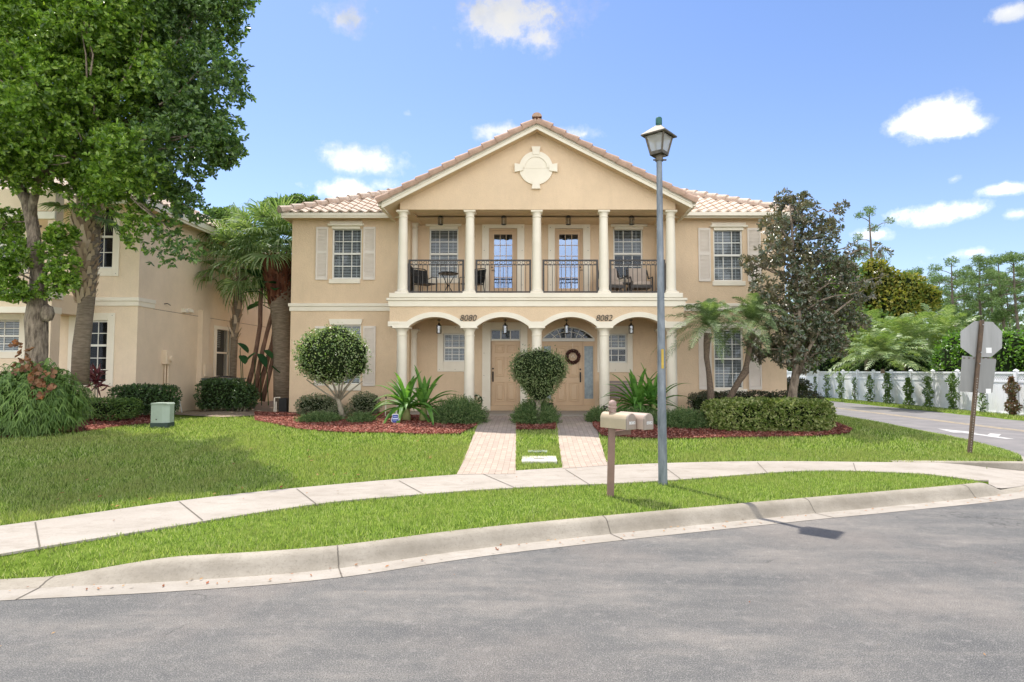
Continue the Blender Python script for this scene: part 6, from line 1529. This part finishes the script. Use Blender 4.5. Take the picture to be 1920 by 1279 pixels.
def hb(px0,px1,py0,py1,Y,dep,*a,**k):
    x0,x1 = PX(px0,Y),PX(px1,Y); z1 = PZ(py0,Y); z0 = max(g1((x0+x1)/2,Y), PZ(py1,Y)-.05); return (x0,x1,Y,Y+dep,z0,z1)
hedge('variegated_hedge','yellow-green variegated clipped hedge in front of the magnolia','hedge',*hb(1333,1571,753,810,14.3,1.0),LM['var'],7500,.075,.034,stems=26,ros=True)
hedge('dark_hedge','long low bronze-green hedge row behind the variegated hedge','hedge',*hb(1300,1556,737,760,17.0,.8),LM['coffee'],4200,.065,.035)
hedge('dark_hedge','taller bronze-green hedge block beyond the corner of the duplex','hedge',*hb(1476,1526,712,740,19.8,1.2),LM['coffee'],1800,.07,.035)
hedge('sparse_shrub','sparse bronze shrub left of the low dark hedge row','shrub',*hb(1294,1330,738,775,16.6,.5),LM['coffee'],330,.07,.035,shape='round',stems=8)
hedge('dark_hedge','dark clipped hedge under the neighbour window','hedge',*hb(200,316,724,776,16.2,.7),LM['hedge'],4200,.065,.036)
hedge('low_hedge','lower bright-topped hedge in front of the dark one by the neighbour window','hedge',*hb(118,236,750,783,15.0,.8),LM['mid'],4200,.055,.03)
hedge('dark_hedge','dark clipped hedge hiding the air conditioner','hedge',*hb(363,440,713,766,19.0,.9),LM['hedge'],3000,.07,.038,stems=8)
hedge('dark_shrub','dark rounded shrub right of the air conditioner hedge','shrub',*hb(430,470,718,768,18.7,.8),LM['hedge'],1500,.07,.038,stems=6,shape='round')
hedge('grey_shrub','greyish clipped shrub left of the round-topped topiary trunk','shrub',*hb(545,624,741,788,17.2,.9),LM['grey'],2600,.055,.026,stems=9,shape='round')
hedge('grey_shrub','greyish shrub right of the round-topped topiary trunk','shrub',*hb(648,706,738,788,17.0,.9),LM['grey'],2200,.055,.026,stems=9,shape='round')
hedge('grey_shrub','smaller greyish shrub touching the topiary trunk','shrub',*hb(608,652,762,790,16.3,.5),LM['grey'],1100,.05,.024,stems=5,shape='round')
def juniper(label, px0,px1,py0,py1,Y,dep,n):
    x0,x1,y0,y1,z0,z1 = hb(px0,px1,py0,py1,Y,dep); cx,cy = (x0+x1)/2,(y0+y1)/2; t = thing('juniper', label, 'shrub', (cx,cy,z0)); m = n
    u = rand_dirs(m); u[:,2] = np.abs(u[:,2]); p = np.array([cx,cy,z0])+u*(RNG.uniform(.5,1.0,m)*RNG.choice([.85,1,1.12],m))[:,None]*np.array([(x1-x0)/2,(y1-y0)/2,z1-z0]); ax = unit(u*np.array([1,1,.6])+rand_dirs(m)*.35+np.array([0,0,.35]))
    k = 7; P_ = p[:,None,:]+ax[:,None,:]*(np.arange(k)/k*.19)[None,:,None]; d = unit(ax[:,None,:]*.8+RNG.normal(0,.5,(m,k,3))); Ls = .06*RNG.uniform(.7,1.2,m*k)
    quads_mesh('foliage', leaf_quads(P_.reshape(-1,3), d.reshape(-1,3), rand_dirs(m*k), Ls, .014, .1, 'ov'), 6, LM['jun'], t, faces=LF)
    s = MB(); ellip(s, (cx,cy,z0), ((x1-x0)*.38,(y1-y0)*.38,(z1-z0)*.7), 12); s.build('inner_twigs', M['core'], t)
juniper('feathery dark juniper left of the 8080 walk', 808,902,757,808,15.0,1.3,3400)
juniper('flat juniper under the greyish shrubs, left of the blue sign', 555,625,786,806,15.2,.8,1000)
juniper('small flat juniper to the right under the topiary', 655,692,786,802,15.2,.5,500)
juniper('juniper around the foot of the middle topiary between the walks', 967,1042,762,808,15.0,1.2,3000)
juniper('juniper just left of the street lamp base, behind the mailboxes', 1155,1240,775,812,15.0,1.1,1600)
juniper('juniper right of the street lamp in the red mulch', 1246,1345,780,815,14.6,1.1,2600)
juniper('small low shrub beside the 8082 column, left of the mailboxes', 1108,1140,775,803,15.6,.6,700)
# ---- topiaries on trunks
def topiary(label, blobs, n, mat, trunks, Y, L, W, name='topiary', corek=.86):
    x,z = P(*trunks[0][0][0][:2],Y); t = thing(name, label, 'topiary', (x,Y,g1(x,Y))); bl = [B(*b) for b in blobs]; p,o,_ = shell_points(bl, n, .86); 
    # keep only the points on the outside of the union
    keep = np.ones(len(p),bool)
    for b in bl: q = (p-np.array(b[:3]))/np.array(b[3:6]); keep &= ((q**2).sum(1) > .70)
    p,o = p[keep],o[keep]; st_ = RNG.uniform(0,1,len(p)); p = p+o*(np.where(st_<.10,RNG.uniform(.02,.12,len(p)),0)+.05*np.sin(p[:,0]*11+p[:,2]*8)*np.sin(p[:,2]*13+p[:,1]*9))[:,None]; quads_mesh('crown', loose(p,o,L,W), 6, mat, t, faces=LF)
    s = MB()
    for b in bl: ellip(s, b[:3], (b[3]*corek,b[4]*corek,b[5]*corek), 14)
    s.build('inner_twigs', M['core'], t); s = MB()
    for tr, r0, r1 in trunks: s.tube([(PX(a,Y+c),Y+c,PZ(b,Y+c)) for a,b,c in tr], [r0+(r1-r0)*i/(len(tr)-1) for i in range(len(tr))], 8, wob=.1)
    s.build('trunk', M['paledstem'], t, smooth=True)
topiary('wide clipped topiary with many bare branches, left of the porch', [(622,668,62,16.0,.9,.84),(600,660,44,16.0,.9,.9),(650,662,40,15.9,.9,.95),(630,645,46,16.0,.9,.72),(596,680,36,16,.9,.7),(660,685,30,16,.9,.8),(625,694,40,16,.9,.6)], 9500, LM['topi2'],
    [([(645,795,0),(640,765,0),(634,745,0)],.075,.055)]+[([(636,752,0),(a,b,c*.5),(d,e,c)],.03,.012) for a,b,d,e,c in ((620,730,590,700,.2),(628,725,615,695,-.3),(636,725,640,695,.1),(646,730,665,705,.2),(642,722,655,690,-.3),(612,738,575,712,0),(655,735,680,715,-.1),(625,720,600,690,.4),(650,728,672,700,-.2))], 16.0, .06, .034)
topiary('dense egg-shaped topiary on a short trunk between the two brick walks', [(1010,690,53,15.2,.95,.7),(1010,702,43,15.2,.95,.95),(1011,727,27,15.2,1,1.0),(1010,716,36,15.2,.95,.8),(992,690,34,15.2,1,.9),(1030,690,33,15.2,1,.9)], 11500, LM['topi'],
    [([(1008,800,0),(1009,770,0),(1010,745,0)],.07,.06),([(1010,760,0),(1000,745,0),(990,730,0)],.035,.02),([(1010,758,0),(1022,742,0),(1030,728,0)],.035,.02)], 15.2, .052, .02)
# ---- strap-leaf plants (crinum)
def strap_plant(label, px, py, Y, R, n, seed):
    x, z = P(px,py,Y); z = g1(x,Y); t = thing('crinum_lily', label, 'plant', (x,Y,z)); V = []
    st = MB()
    for dx in (-.08,.35): st.tube([(x+dx,Y+.05,z-.05),(x+dx,Y,z+.18),(x+dx,Y,z+.42)],[.12,.10,.06],12,wob=.04)
    for i in range(n):
        c = np.array([x+random.choice((-.08,-.08,.35)),Y,z+.33]); az = i*2.399+random.uniform(-.3,.3); el = .05+1.35*((i+.5)/n); L = R*random.uniform(.8,1.15)*(.8+.3*math.sin(el)); d = np.array([math.cos(az)*math.cos(el),math.sin(az)*math.cos(el)*.8,math.sin(el)]); k = 8; tt = np.linspace(0,1,k+1)
        dr = (.75-.35*el)*L; pos = c+d[None]*L*tt[:,None]-np.array([0,0,1.])*(dr*tt**2.3)[:,None]; s = unit(np.cross(d,np.array([0,0,1.])+.05*RNG.normal(0,1,3))); w_ = (.072*np.sin(np.pi*np.clip(.25+tt*.76,0,1))**.8)[:,None]; up = np.cross(s,d)*.4
        for sg in (-1,1):
            e = pos+s*w_*sg+up*w_; V.append(np.stack([pos[:-1],pos[1:],e[1:],e[:-1]],1))
    quads_mesh('leaves', np.concatenate(V), 4, LM['strap'], t, smooth=True); st.build('stalk', surf('pale_green_stalk', (.30,.33,.12), (.22,.20,.08), 9, .7), t, smooth=True)
strap_plant('big strap-leaf lily behind the small blue sign, left of the porch', 768, 790, 15.6, 1.32, 60, 1)
strap_plant('big strap-leaf lily partly behind the street lamp pole', 1200, 790, 16.0, 1.42, 66, 2)
# ---- red cordyline, potted flowers
x, z = P(178,735,15.9); t = thing('red_cordyline', 'small burgundy-leaved plant under the neighbour window', 'plant', (x,15.9,g1(x,15.9))); n = 60; p = np.tile([x,15.9,z+.1],(n,1))+RNG.normal(0,.05,(n,3)); p[:,2] += RNG.uniform(0,.35,n); d = unit(rand_dirs(n)*.8+np.array([0,0,.5]))
quads_mesh('leaves', leaf_quads(p,d,rand_dirs(n),RNG.uniform(.2,.38,n),.045,.35,'ov'), 6, LM['redti'], t, faces=LF); s = MB(); s.tube([(x,15.9,.4),(x,15.9,z+.4)],.015,6); s.tube([(x+.12,15.9,.4),(x+.05,15.9,z+.2)],.012,6); s.build('stem', M['paledstem'], t)
x, z = P(888,755,18.2); t = thing('potted_mum', 'pot of pale flowers beside the left side of the 8080 door', 'potted plant', (x,18.2,ZFL)); s = MB(); s.lathe(x,18.2,[(.12,ZFL),(.17,ZFL+.25),(.18,ZFL+.26)],16); s.build('pot', M['black'], t)
p = np.array([x,18.2,ZFL+.36])+rand_dirs(500)*np.array([.24,.2,.16]); quads_mesh('leaves', loose(p,unit(p-np.array([x,18.2,ZFL+.36])),.05,.03), 6, LM['hedge'], t, faces=LF)
u = rand_dirs(26); u[:,2] = np.abs(u[:,2]); c = np.array([x,18.2,ZFL+.37])+u*np.array([.25,.21,.19]); V = []
for q in c: dd = rand_dirs(9); V.append(leaf_quads(np.tile(q,(9,1)),dd,rand_dirs(9),.035,.022,.1))
quads_mesh('flowers', np.concatenate(V), 6, LM['flower'], t, faces=LF)
for px, h, lab in ((1003,.30,'small dark pot at the left, behind the middle topiary'),(1026,.24,'squat dark pot at the right, behind the middle topiary')):
    x = PX(px,18.4); t = thing('flower_pot', lab, 'pot', (x,18.4,ZFL)); s = MB(); s.lathe(x,18.4,[(.11,ZFL),(.17,ZFL+h),(.19,ZFL+h+.01),(.19,ZFL+h+.04)],18); s.build('pot', M['black'], t); p = np.array([x,18.4,ZFL+h+.08])+rand_dirs(160)*np.array([.15,.15,.08]); quads_mesh('leaves', loose(p,unit(p-np.array([x,18.4,ZFL+h])),.05,.025), 6, LM['grey'], t, faces=LF)
# ---- magnolia
def magnolia():
    Y = 16.2; x0 = PX(1484,Y); t = thing('magnolia_tree', 'magnolia with dark glossy bronze-backed leaves at the right corner of the duplex', 'tree', (x0,Y,g1(x0,Y)))
    s = MB(); s.tube([(PX(a,Y),Y,PZ(b,Y)) for a,b in ((1482,770),(1485,735),(1492,700),(1494,660),(1500,600),(1498,540),(1492,480),(1490,420),(1487,385))], [.14,.115,.10,.08,.06,.05,.04,.03,.02], 12, wob=.06)
    s.tube([(PX(a,Y),Y-.1,PZ(b,Y)) for a,b in ((1494,700),(1508,665),(1535,620),(1560,590),(1600,560))], [.06,.05,.04,.03,.02], 8, wob=.06)
    L = [(1478,395,34),(1510,400,26),(1450,420,26),(1540,425,24),(1575,392,14),(1562,425,20),(1480,440,40),(1530,460,38),(1450,470,34),(1415,500,20),(1400,490,12),(1490,500,42),(1550,500,36),(1600,470,18),(1585,510,22),(1640,468,12),(1430,540,26),(1480,560,40),(1530,560,40),(1580,560,34),(1620,545,22),(1650,520,14),(1430,600,20),(1470,620,36),(1520,620,40),(1570,610,36),(1610,600,22),(1435,650,24),(1410,640,14),(1480,665,30),(1525,655,32),(1565,650,24),(1420,668,16),(1400,655,10),(1660,475,8),(1505,375,18),(1470,372,14)]
    bl = [B(a,b,r,Y+random.uniform(-.5,.7),1.3) for a,b,r in L]; bl = [(b[0],b[1],b[2],b[3]*.84,b[4],b[5]*.84) for b in bl]; p,o,ix = shell_points(bl+[B(a,b,r*.8,Y) for a,b,r in ((1500,500,30),(1500,560,35),(1490,620,38),(1540,600,30),(1460,660,22),(1510,680,26),(1440,570,20),(1560,640,30))], 3000, .35); V = rosettes(p,o,6,.125,.048,up=.3,spread=1.0); quads_mesh('crown', V, 6, LM['bronze'], t, faces=LF)
    for b in bl:
        if random.random() < .9: limb(s, (PX(1494,Y),Y,max(b[2]-.5,1.9)), b[:3], .03, .01, .05, 5, 5)
    s.build('trunk', M['bark'], t, smooth=True)
magnolia()
# ---- shrubs trained on the fence
cp = [1527,1549,1574,1601,1629,1662,1701,1738,1784,1839,1895]
for i, px in enumerate(cp):
    X = 18.72; Y = X*F/(px-VPX); H = 1.45+.25*((i*7)%3)/2; H = 1.2 if px == 1839 else H; t = thing('fence_shrub', ['slim upright shrub trained on the white fence','reddish upright shrub trained on the white fence'][px==1895]+', number %d from the far end'%(i+1), 'shrub', (X,Y,.05), 'slim shrubs along the white fence')
    t['label'] = ('reddish bronze slim shrub at the near end of the white fence' if px == 1895 else 'thin sparse shrub on the fence, behind the road sign' if px == 1839 else ['farthest','second farthest','third farthest','fourth farthest, pale and thin','fifth farthest','sixth farthest, dense','seventh farthest, densest','eighth farthest','ninth farthest, just left of the road sign'][i]+' slim green shrub against the white fence')
    dens = [260,420,600,300,600,950,1150,620,950,260,1200][i]; wd = .20 if i in (0,3,9) else .30
    z = RNG.uniform(.12,H,dens); a = RNG.uniform(0,6.28,dens); rr = wd*np.sqrt(RNG.uniform(0,1,dens))*(.65+.35*np.sin(z*9+i))*np.clip((H+.1-z)*3,.3,1); p = np.stack([X+rr*np.cos(a)*.8,Y+rr*np.sin(a),z],1)
    quads_mesh('foliage', loose(p, unit(np.stack([np.cos(a),np.sin(a),a*0+.2],1)), .10,.05), 6, LM['mid'] if px != 1895 else leafmat('reddish_shrub_leaves', [(.05,.09,.03),(.16,.08,.05),(.24,.12,.07),(.09,.13,.04)],.25), t, faces=LF)
    s = MB(); limb(s, (X,Y,.02), (X,Y,H*.9), .02, .008, 0, 5, 5); s.build('stem', M['bark'], t)
# ---- beyond the fence
def bush(name,label,cat,bl,n,mat,L,W,base,core=.8,ros=False,inner=.55,group=None,trunk=None):
    t = thing(name,label,cat,base,group); p,o,_ = shell_points(bl,n,inner); V = rosettes(p,o,5,L,W) if ros else loose(p,o,L,W); quads_mesh('crown' if trunk else 'foliage', V, 6, mat, t, faces=LF)
    if core:
        s = MB()
        for b in bl: ellip(s, b[:3], (b[3]*core,b[4]*core,b[5]*core), 12)
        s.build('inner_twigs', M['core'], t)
    if trunk: s = MB(); s.tube(*trunk); s.build('trunk', M['pine_bark'], t, smooth=True)
    return t
bl = []
for k in range(8): y = 19+k*1.6; bl.append((21.2+random.uniform(-.3,.3),y,1.9,1.2,1.5,1.75+random.uniform(-.15,.25)))
bush('tall_hedge','bright glossy tall hedge beyond the near end of the white fence','hedge',bl,15000,LM['bright'],.17,.085,(21.2,22,0),.86,inner=.8)
bl = []
for k in range(13): y = 32+k*1.9; bl.append((21.6+random.uniform(-.5,.5),y,1.5,1.5,1.7,1.6+random.uniform(-.3,.4)))
bush('tall_hedge','darker green hedge beyond the far end of the white fence','hedge',bl,12000,LM['mid'],.19,.09,(21.6,42,0),.86,inner=.8)
for i,(px,Y,L,nf,lab) in enumerate(((1625,37,3.6,26,'feathery bright green palm clump behind the fence, left one'),(1695,34,3.6,30,'feathery bright green palm clump behind the fence, middle one'),(1765,35,3.7,30,'tallest bright green feathery palm clump, right one near the road sign'),(1655,30,2.6,18,'lower yellowish palm clump just above the white fence'))):
    zt = [650,655,650,672][i]
    feather_palm('feather_palm_clump', lab, 'palm tree', [(px,700),(px,zt+20)], [4,3], Y, (px,zt), L, nf+8, LM['areca'], leaflet=.6, droop=.8, el0=-.05, el1=1.42, w=.03, group='feathery palms behind the fence', n=34)
def bt(px,py,r,Y,k=1.0): return B(px,py,r,Y,1.0,k)
bush('olive_tree','yellow-olive leafy tree behind the magnolia','tree',[bt(1700,545,34,46),bt(1655,535,34,47),bt(1735,560,26,46),bt(1620,560,40,48),bt(1680,575,40,46),bt(1640,510,24,47)],9000,LM['olive'],.30,.16,(PX(1690,46),46,0),.75,trunk=([(PX(1690,46),46,0),(PX(1685,46),46,6),(PX(1680,46),46,9)],[.25,.2,.1],8))
bush('background_tree','shadowy green tree mass between the magnolia and the olive tree','tree',[bt(1560,600,60,44),bt(1600,630,50,43),bt(1530,560,50,46),bt(1575,520,40,46),bt(1640,620,40,44),bt(1500,640,50,42)],9000,LM['mid'],.28,.15,(PX(1560,44),44,0),.78,trunk=([(PX(1560,44),44,0),(PX(1560,44),44,5)],[.3,.2],8))
bush('background_tree','distant green tree left of the fan palms, behind the houses','tree',[bt(405,412,20,40),bt(430,408,18,40),bt(390,420,14,40),bt(450,415,16,41)],3000,LM['mid'],.25,.13,(PX(415,40),40,0),.75,trunk=([(PX(415,40),40,0),(PX(415,40),40,10)],[.3,.15],8))
bush('background_tree','distant tree top showing just above the left roof end','tree',[bt(560,385,20,44),bt(585,383,14,44),bt(540,392,22,44),bt(510,392,20,44)],3000,LM['mid'],.25,.13,(PX(555,44),44,0),.75,trunk=([(PX(555,44),44,0),(PX(555,44),44,11)],[.3,.15],8))
def pine(px, ytop, Y, cr, lab, lean=0, base=700, nb=14, dens=1.0, span=.30):
    x0 = PX(px,Y); zt = PZ(ytop,Y); t = thing('slash_pine', lab, 'pine tree', (x0,Y,0), 'tall pines beyond the fence'); xt = x0+lean; s = MB(); H = zt
    s.tube([(x0,Y,0),(x0+lean*.3+.1,Y,H*.4),(x0+lean*.6-.1,Y,H*.7),(xt,Y,H*.97)], [.20,.17,.13,.05], 8, wob=.06); R = cr*Y/F; bl = []
    for i in range(nb):
        f = random.random(); z = H*(1-span*f); a = i*2.399; r = R*(.35+.75*math.sin(math.pi*min(1,.15+f*.8)))*random.uniform(.6,1.0); x = xt+(x0-xt)*(1-z/H)+r*math.cos(a); y = Y+r*math.sin(a); q = R*random.uniform(.24,.36); bl.append((x,y,z,q,q,q*.62)); limb(s, (xt+(x0-xt)*(1-z/H),Y,z-R*.3), (x,y,z-q*.2), .05, .02, .1, 4, 3)
    bl.append((xt,Y,H-R*.15,R*.35,R*.35,R*.3)); s.build('trunk', M['pine_bark'], t)
    n = int(900*dens); p,o,_ = shell_points(bl,n,.1); P_ = np.repeat(p,3,0); m = len(P_); d = unit(rand_dirs(m)*.8+np.array([0,0,.45])); Ls = R*.13*RNG.uniform(.7,1.3,m)
    quads_mesh('crown', leaf_quads(P_,d,rand_dirs(m),Ls,Ls*.20,.1,'ov'), 6, LM['pine'], t, faces=LF)
pine(1649,393,60,36,'lone crooked pine standing out above the magnolia',-.6,nb=13,dens=.8,span=.33)
PN = [(1735,505,84,30,'shorter dark pine at the left end of the pine stand'),(1793,487,78,36,'broad-crowned pine above the right palm clump'),(1842,486,80,34,'flat-topped pine above the road sign'),(1888,484,76,34,'two-trunked looking pine right of the road sign'),(1912,478,74,36,'rightmost pine, tallest of the stand'),(1765,520,95,28,'pale distant pine between two nearer ones'),(1815,515,98,30,'distant pine just left of the flat-topped one'),(1866,512,96,30,'distant pine above the top of the road sign'),(1945,500,82,38,'pine at the very edge of the frame'),(1700,525,100,22,'smallest pine peeking above the olive tree'),(1900,525,104,30,'low distant pine among the right-hand trunks')]
for q in PN: pine(*q, lean=random.uniform(-.8,.8), nb=26, dens=2.3, span=.5)
# far woods that read as one mass
n = 26000; bx = RNG.uniform(18,130,n); V0 = np.stack([bx, RNG.uniform(100,118,n), RNG.uniform(0,1,n)**.8*(10.0+2.0*np.sin(bx*.35)+1.6*np.sin(bx*1.1))],1)
o = quads_mesh('far_woods', loose(V0, np.tile([0,-1.,.2],(n,1)), .9,.5), 6, LM['pine'], faces=LF); tag(o, 'far band of green woods beneath the tall pines', 'woods', kind='stuff')
n = 9000; bx = RNG.uniform(-80,-8,n); V0 = np.stack([bx, RNG.uniform(70,80,n), RNG.uniform(0,1,n)*(7+1.5*np.sin(bx*.4))],1)
o = quads_mesh('far_woods', loose(V0, np.tile([0,-1.,.2],(n,1)), .9,.5), 6, LM['pine'], faces=LF); tag(o, 'far band of green woods behind the gap between the houses', 'woods', kind='stuff')
# ================================================================ SKY, SUN, CAMERA
def world():
    w = bpy.data.worlds.new('World'); S.world = w; w.use_nodes = True; nt = w.node_tree; bg = nt.nodes['Background']
    sky = nt.nodes.new('ShaderNodeTexSky'); sky.sky_type = 'NISHITA'; sky.sun_disc = False
    el = math.asin(SUNV.z); sky.sun_elevation = el; sky.sun_rotation = math.atan2(SUNV.x, SUNV.y); sky.air_density = 1.0; sky.dust_density = .6; sky.ozone_density = 2.0
    tc = nt.nodes.new('ShaderNodeTexCoord'); sep = nt.nodes.new('ShaderNodeSeparateXYZ'); nt.links.new(tc.outputs['Generated'], sep.inputs[0])
    # cumulus: project the direction on a flat cloud deck so clouds shrink towards the horizon
    def mth(op, a, b=None, c=None):
        n = nt.nodes.new('ShaderNodeMath'); n.operation = op
        for i, x in enumerate((a,b,c)):
            if x is None: continue
            if isinstance(x, (int,float)): n.inputs[i].default_value = x
            else: nt.links.new(x, n.inputs[i])
        return n.outputs[0]
    v = tc.outputs['Generated']
    def blob(px, py, w_, h_, amp=1.0):
        d = Vector(((px-VPX)/F, 0, 0)); vv = (639.5-py)/F; u = (px-VPX)/F
        dirv = Vector((u, math.cos(PITCH)-vv*math.sin(PITCH), math.sin(PITCH)+vv*math.cos(PITCH))).normalized()
        sub = nt.nodes.new('ShaderNodeVectorMath'); sub.operation = 'SUBTRACT'; nt.links.new(v, sub.inputs[0]); sub.inputs[1].default_value = dirv
        right = Vector((0,0,1)).cross(dirv).normalized()*-1; upv = right.cross(dirv)*1
        def dot(q):
            n = nt.nodes.new('ShaderNodeVectorMath'); n.operation = 'DOT_PRODUCT'; nt.links.new(sub.outputs[0], n.inputs[0]); n.inputs[1].default_value = q; return n.outputs['Value']
        k = dirv.y if dirv.y > 0 else 1
        a = mth('DIVIDE', dot(right), w_/F*k); b = mth('DIVIDE', dot(upv), h_/F*k)
        r = mth('SQRT', mth('ADD', mth('MULTIPLY', a, a), mth('MULTIPLY', b, b)))
        return mth('MULTIPLY', mth('SUBTRACT', 1.0, r), amp)
    CL = [(1750,222,95,48,1.15),(1700,232,50,30,.9),(1800,232,60,28,.9),(1895,24,45,24,.8),(960,30,150,62,.62),(900,20,70,45,.6),(1010,70,60,36,.5),(655,35,55,40,.32),(690,303,110,34,.72),(650,355,80,26,.75),(720,350,50,20,.5),(930,245,70,20,.45),(1095,252,45,18,.45),(1745,403,90,28,.72),(1810,395,50,22,.6),(1885,355,45,14,.55),(1910,402,35,14,.5),(765,214,18,10,.4),(1640,440,50,16,.45),(1800,478,60,14,.35),(560,345,30,12,.3),(1790,335,16,8,.3)]
    m = None
    for c in CL:
        q = blob(*c); m = q if m is None else mth('MAXIMUM', m, q)
    # outside this view, made-up clouds, thicker behind the viewer, added to light the facade
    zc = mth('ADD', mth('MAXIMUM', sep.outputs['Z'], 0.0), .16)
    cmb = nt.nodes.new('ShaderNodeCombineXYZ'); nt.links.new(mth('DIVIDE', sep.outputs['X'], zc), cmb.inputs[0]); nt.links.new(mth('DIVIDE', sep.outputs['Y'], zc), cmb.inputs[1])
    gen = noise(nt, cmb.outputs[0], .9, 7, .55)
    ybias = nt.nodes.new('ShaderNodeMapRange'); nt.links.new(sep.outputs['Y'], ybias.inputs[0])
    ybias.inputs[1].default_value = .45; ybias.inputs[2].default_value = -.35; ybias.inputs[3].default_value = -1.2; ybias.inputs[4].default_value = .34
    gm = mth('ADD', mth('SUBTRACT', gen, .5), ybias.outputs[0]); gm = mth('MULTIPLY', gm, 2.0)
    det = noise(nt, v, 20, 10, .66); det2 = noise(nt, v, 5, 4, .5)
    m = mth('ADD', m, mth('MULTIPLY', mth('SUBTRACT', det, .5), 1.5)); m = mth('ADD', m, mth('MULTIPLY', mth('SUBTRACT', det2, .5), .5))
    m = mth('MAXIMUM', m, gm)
    mask = ramp(nt, m, [(.05,(0,0,0)),(.22,(.22,.22,.22)),(.42,(.85,.85,.85)),(.65,(1,1,1))])
    el_ = mth('MAXIMUM', sep.outputs['Z'], 0.0)
    tint = ramp(nt, el_, SKYTINT)
    skyc = mixc(nt, 1.0, sky.outputs[0], tint, 'MULTIPLY')
    cloud = ramp(nt, noise(nt, v, 9, 5), [(.36,tuple(x*CLOUD for x in (.66,.72,.82))),(.56,tuple(x*CLOUD for x in (1.0,1.0,1.0)))])
    mxx = nt.nodes.new('ShaderNodeMix'); mxx.data_type = 'RGBA'; nt.links.new(mask, mxx.inputs[0]); nt.links.new(skyc, mxx.inputs[6])
    vm = nt.nodes.new('ShaderNodeVectorMath'); vm.operation = 'SCALE'; nt.links.new(cloud, vm.inputs[0]); cbr = nt.nodes.new('ShaderNodeMapRange'); nt.links.new(sep.outputs['Y'], cbr.inputs[0]); cbr.inputs[1].default_value = .3; cbr.inputs[2].default_value = -.3; cbr.inputs[3].default_value = CLOUDK; cbr.inputs[4].default_value = CLOUDK*2.1; lowb = nt.nodes.new('ShaderNodeMapRange'); nt.links.new(sep.outputs['Z'], lowb.inputs[0]); lowb.inputs[1].default_value = .22; lowb.inputs[2].default_value = .62; lowb.inputs[3].default_value = 1.0; lowb.inputs[4].default_value = .34; nt.links.new(mth('MULTIPLY', cbr.outputs[0], lowb.outputs[0]), vm.inputs['Scale']); nt.links.new(vm.outputs[0], mxx.inputs[7])  # unseen clouds low behind the viewer brightened as added fill light
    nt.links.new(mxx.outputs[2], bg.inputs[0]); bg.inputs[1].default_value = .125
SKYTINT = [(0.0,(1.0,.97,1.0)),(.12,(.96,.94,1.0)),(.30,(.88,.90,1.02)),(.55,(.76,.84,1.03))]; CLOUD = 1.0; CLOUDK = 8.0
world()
sl = bpy.data.lights.new('sun', 'SUN'); sl.energy = 4.1; sl.angle = math.radians(.6); sl.color = (1,.95,.87)
so = bpy.data.objects.new('sun', sl); COL.objects.link(so); so.rotation_euler = SUNV.to_track_quat('Z','Y').to_euler()
cam = bpy.data.cameras.new('camera'); co = bpy.data.objects.new('camera', cam); COL.objects.link(co); S.camera = co
cam.sensor_width = 36; cam.lens = F/1920*36; co.location = (0,0,EYE); co.rotation_euler = (math.pi/2+PITCH,0,0); cam.shift_x = -(VPX-960)/1920
cam.clip_end = 2000; cam.clip_start = .05
S.view_settings.view_transform = 'Standard'; S.view_settings.look = 'None'; S.view_settings.exposure = .70; S.view_settings.gamma = 1
S.render.resolution_x = 1024; S.render.resolution_y = 682
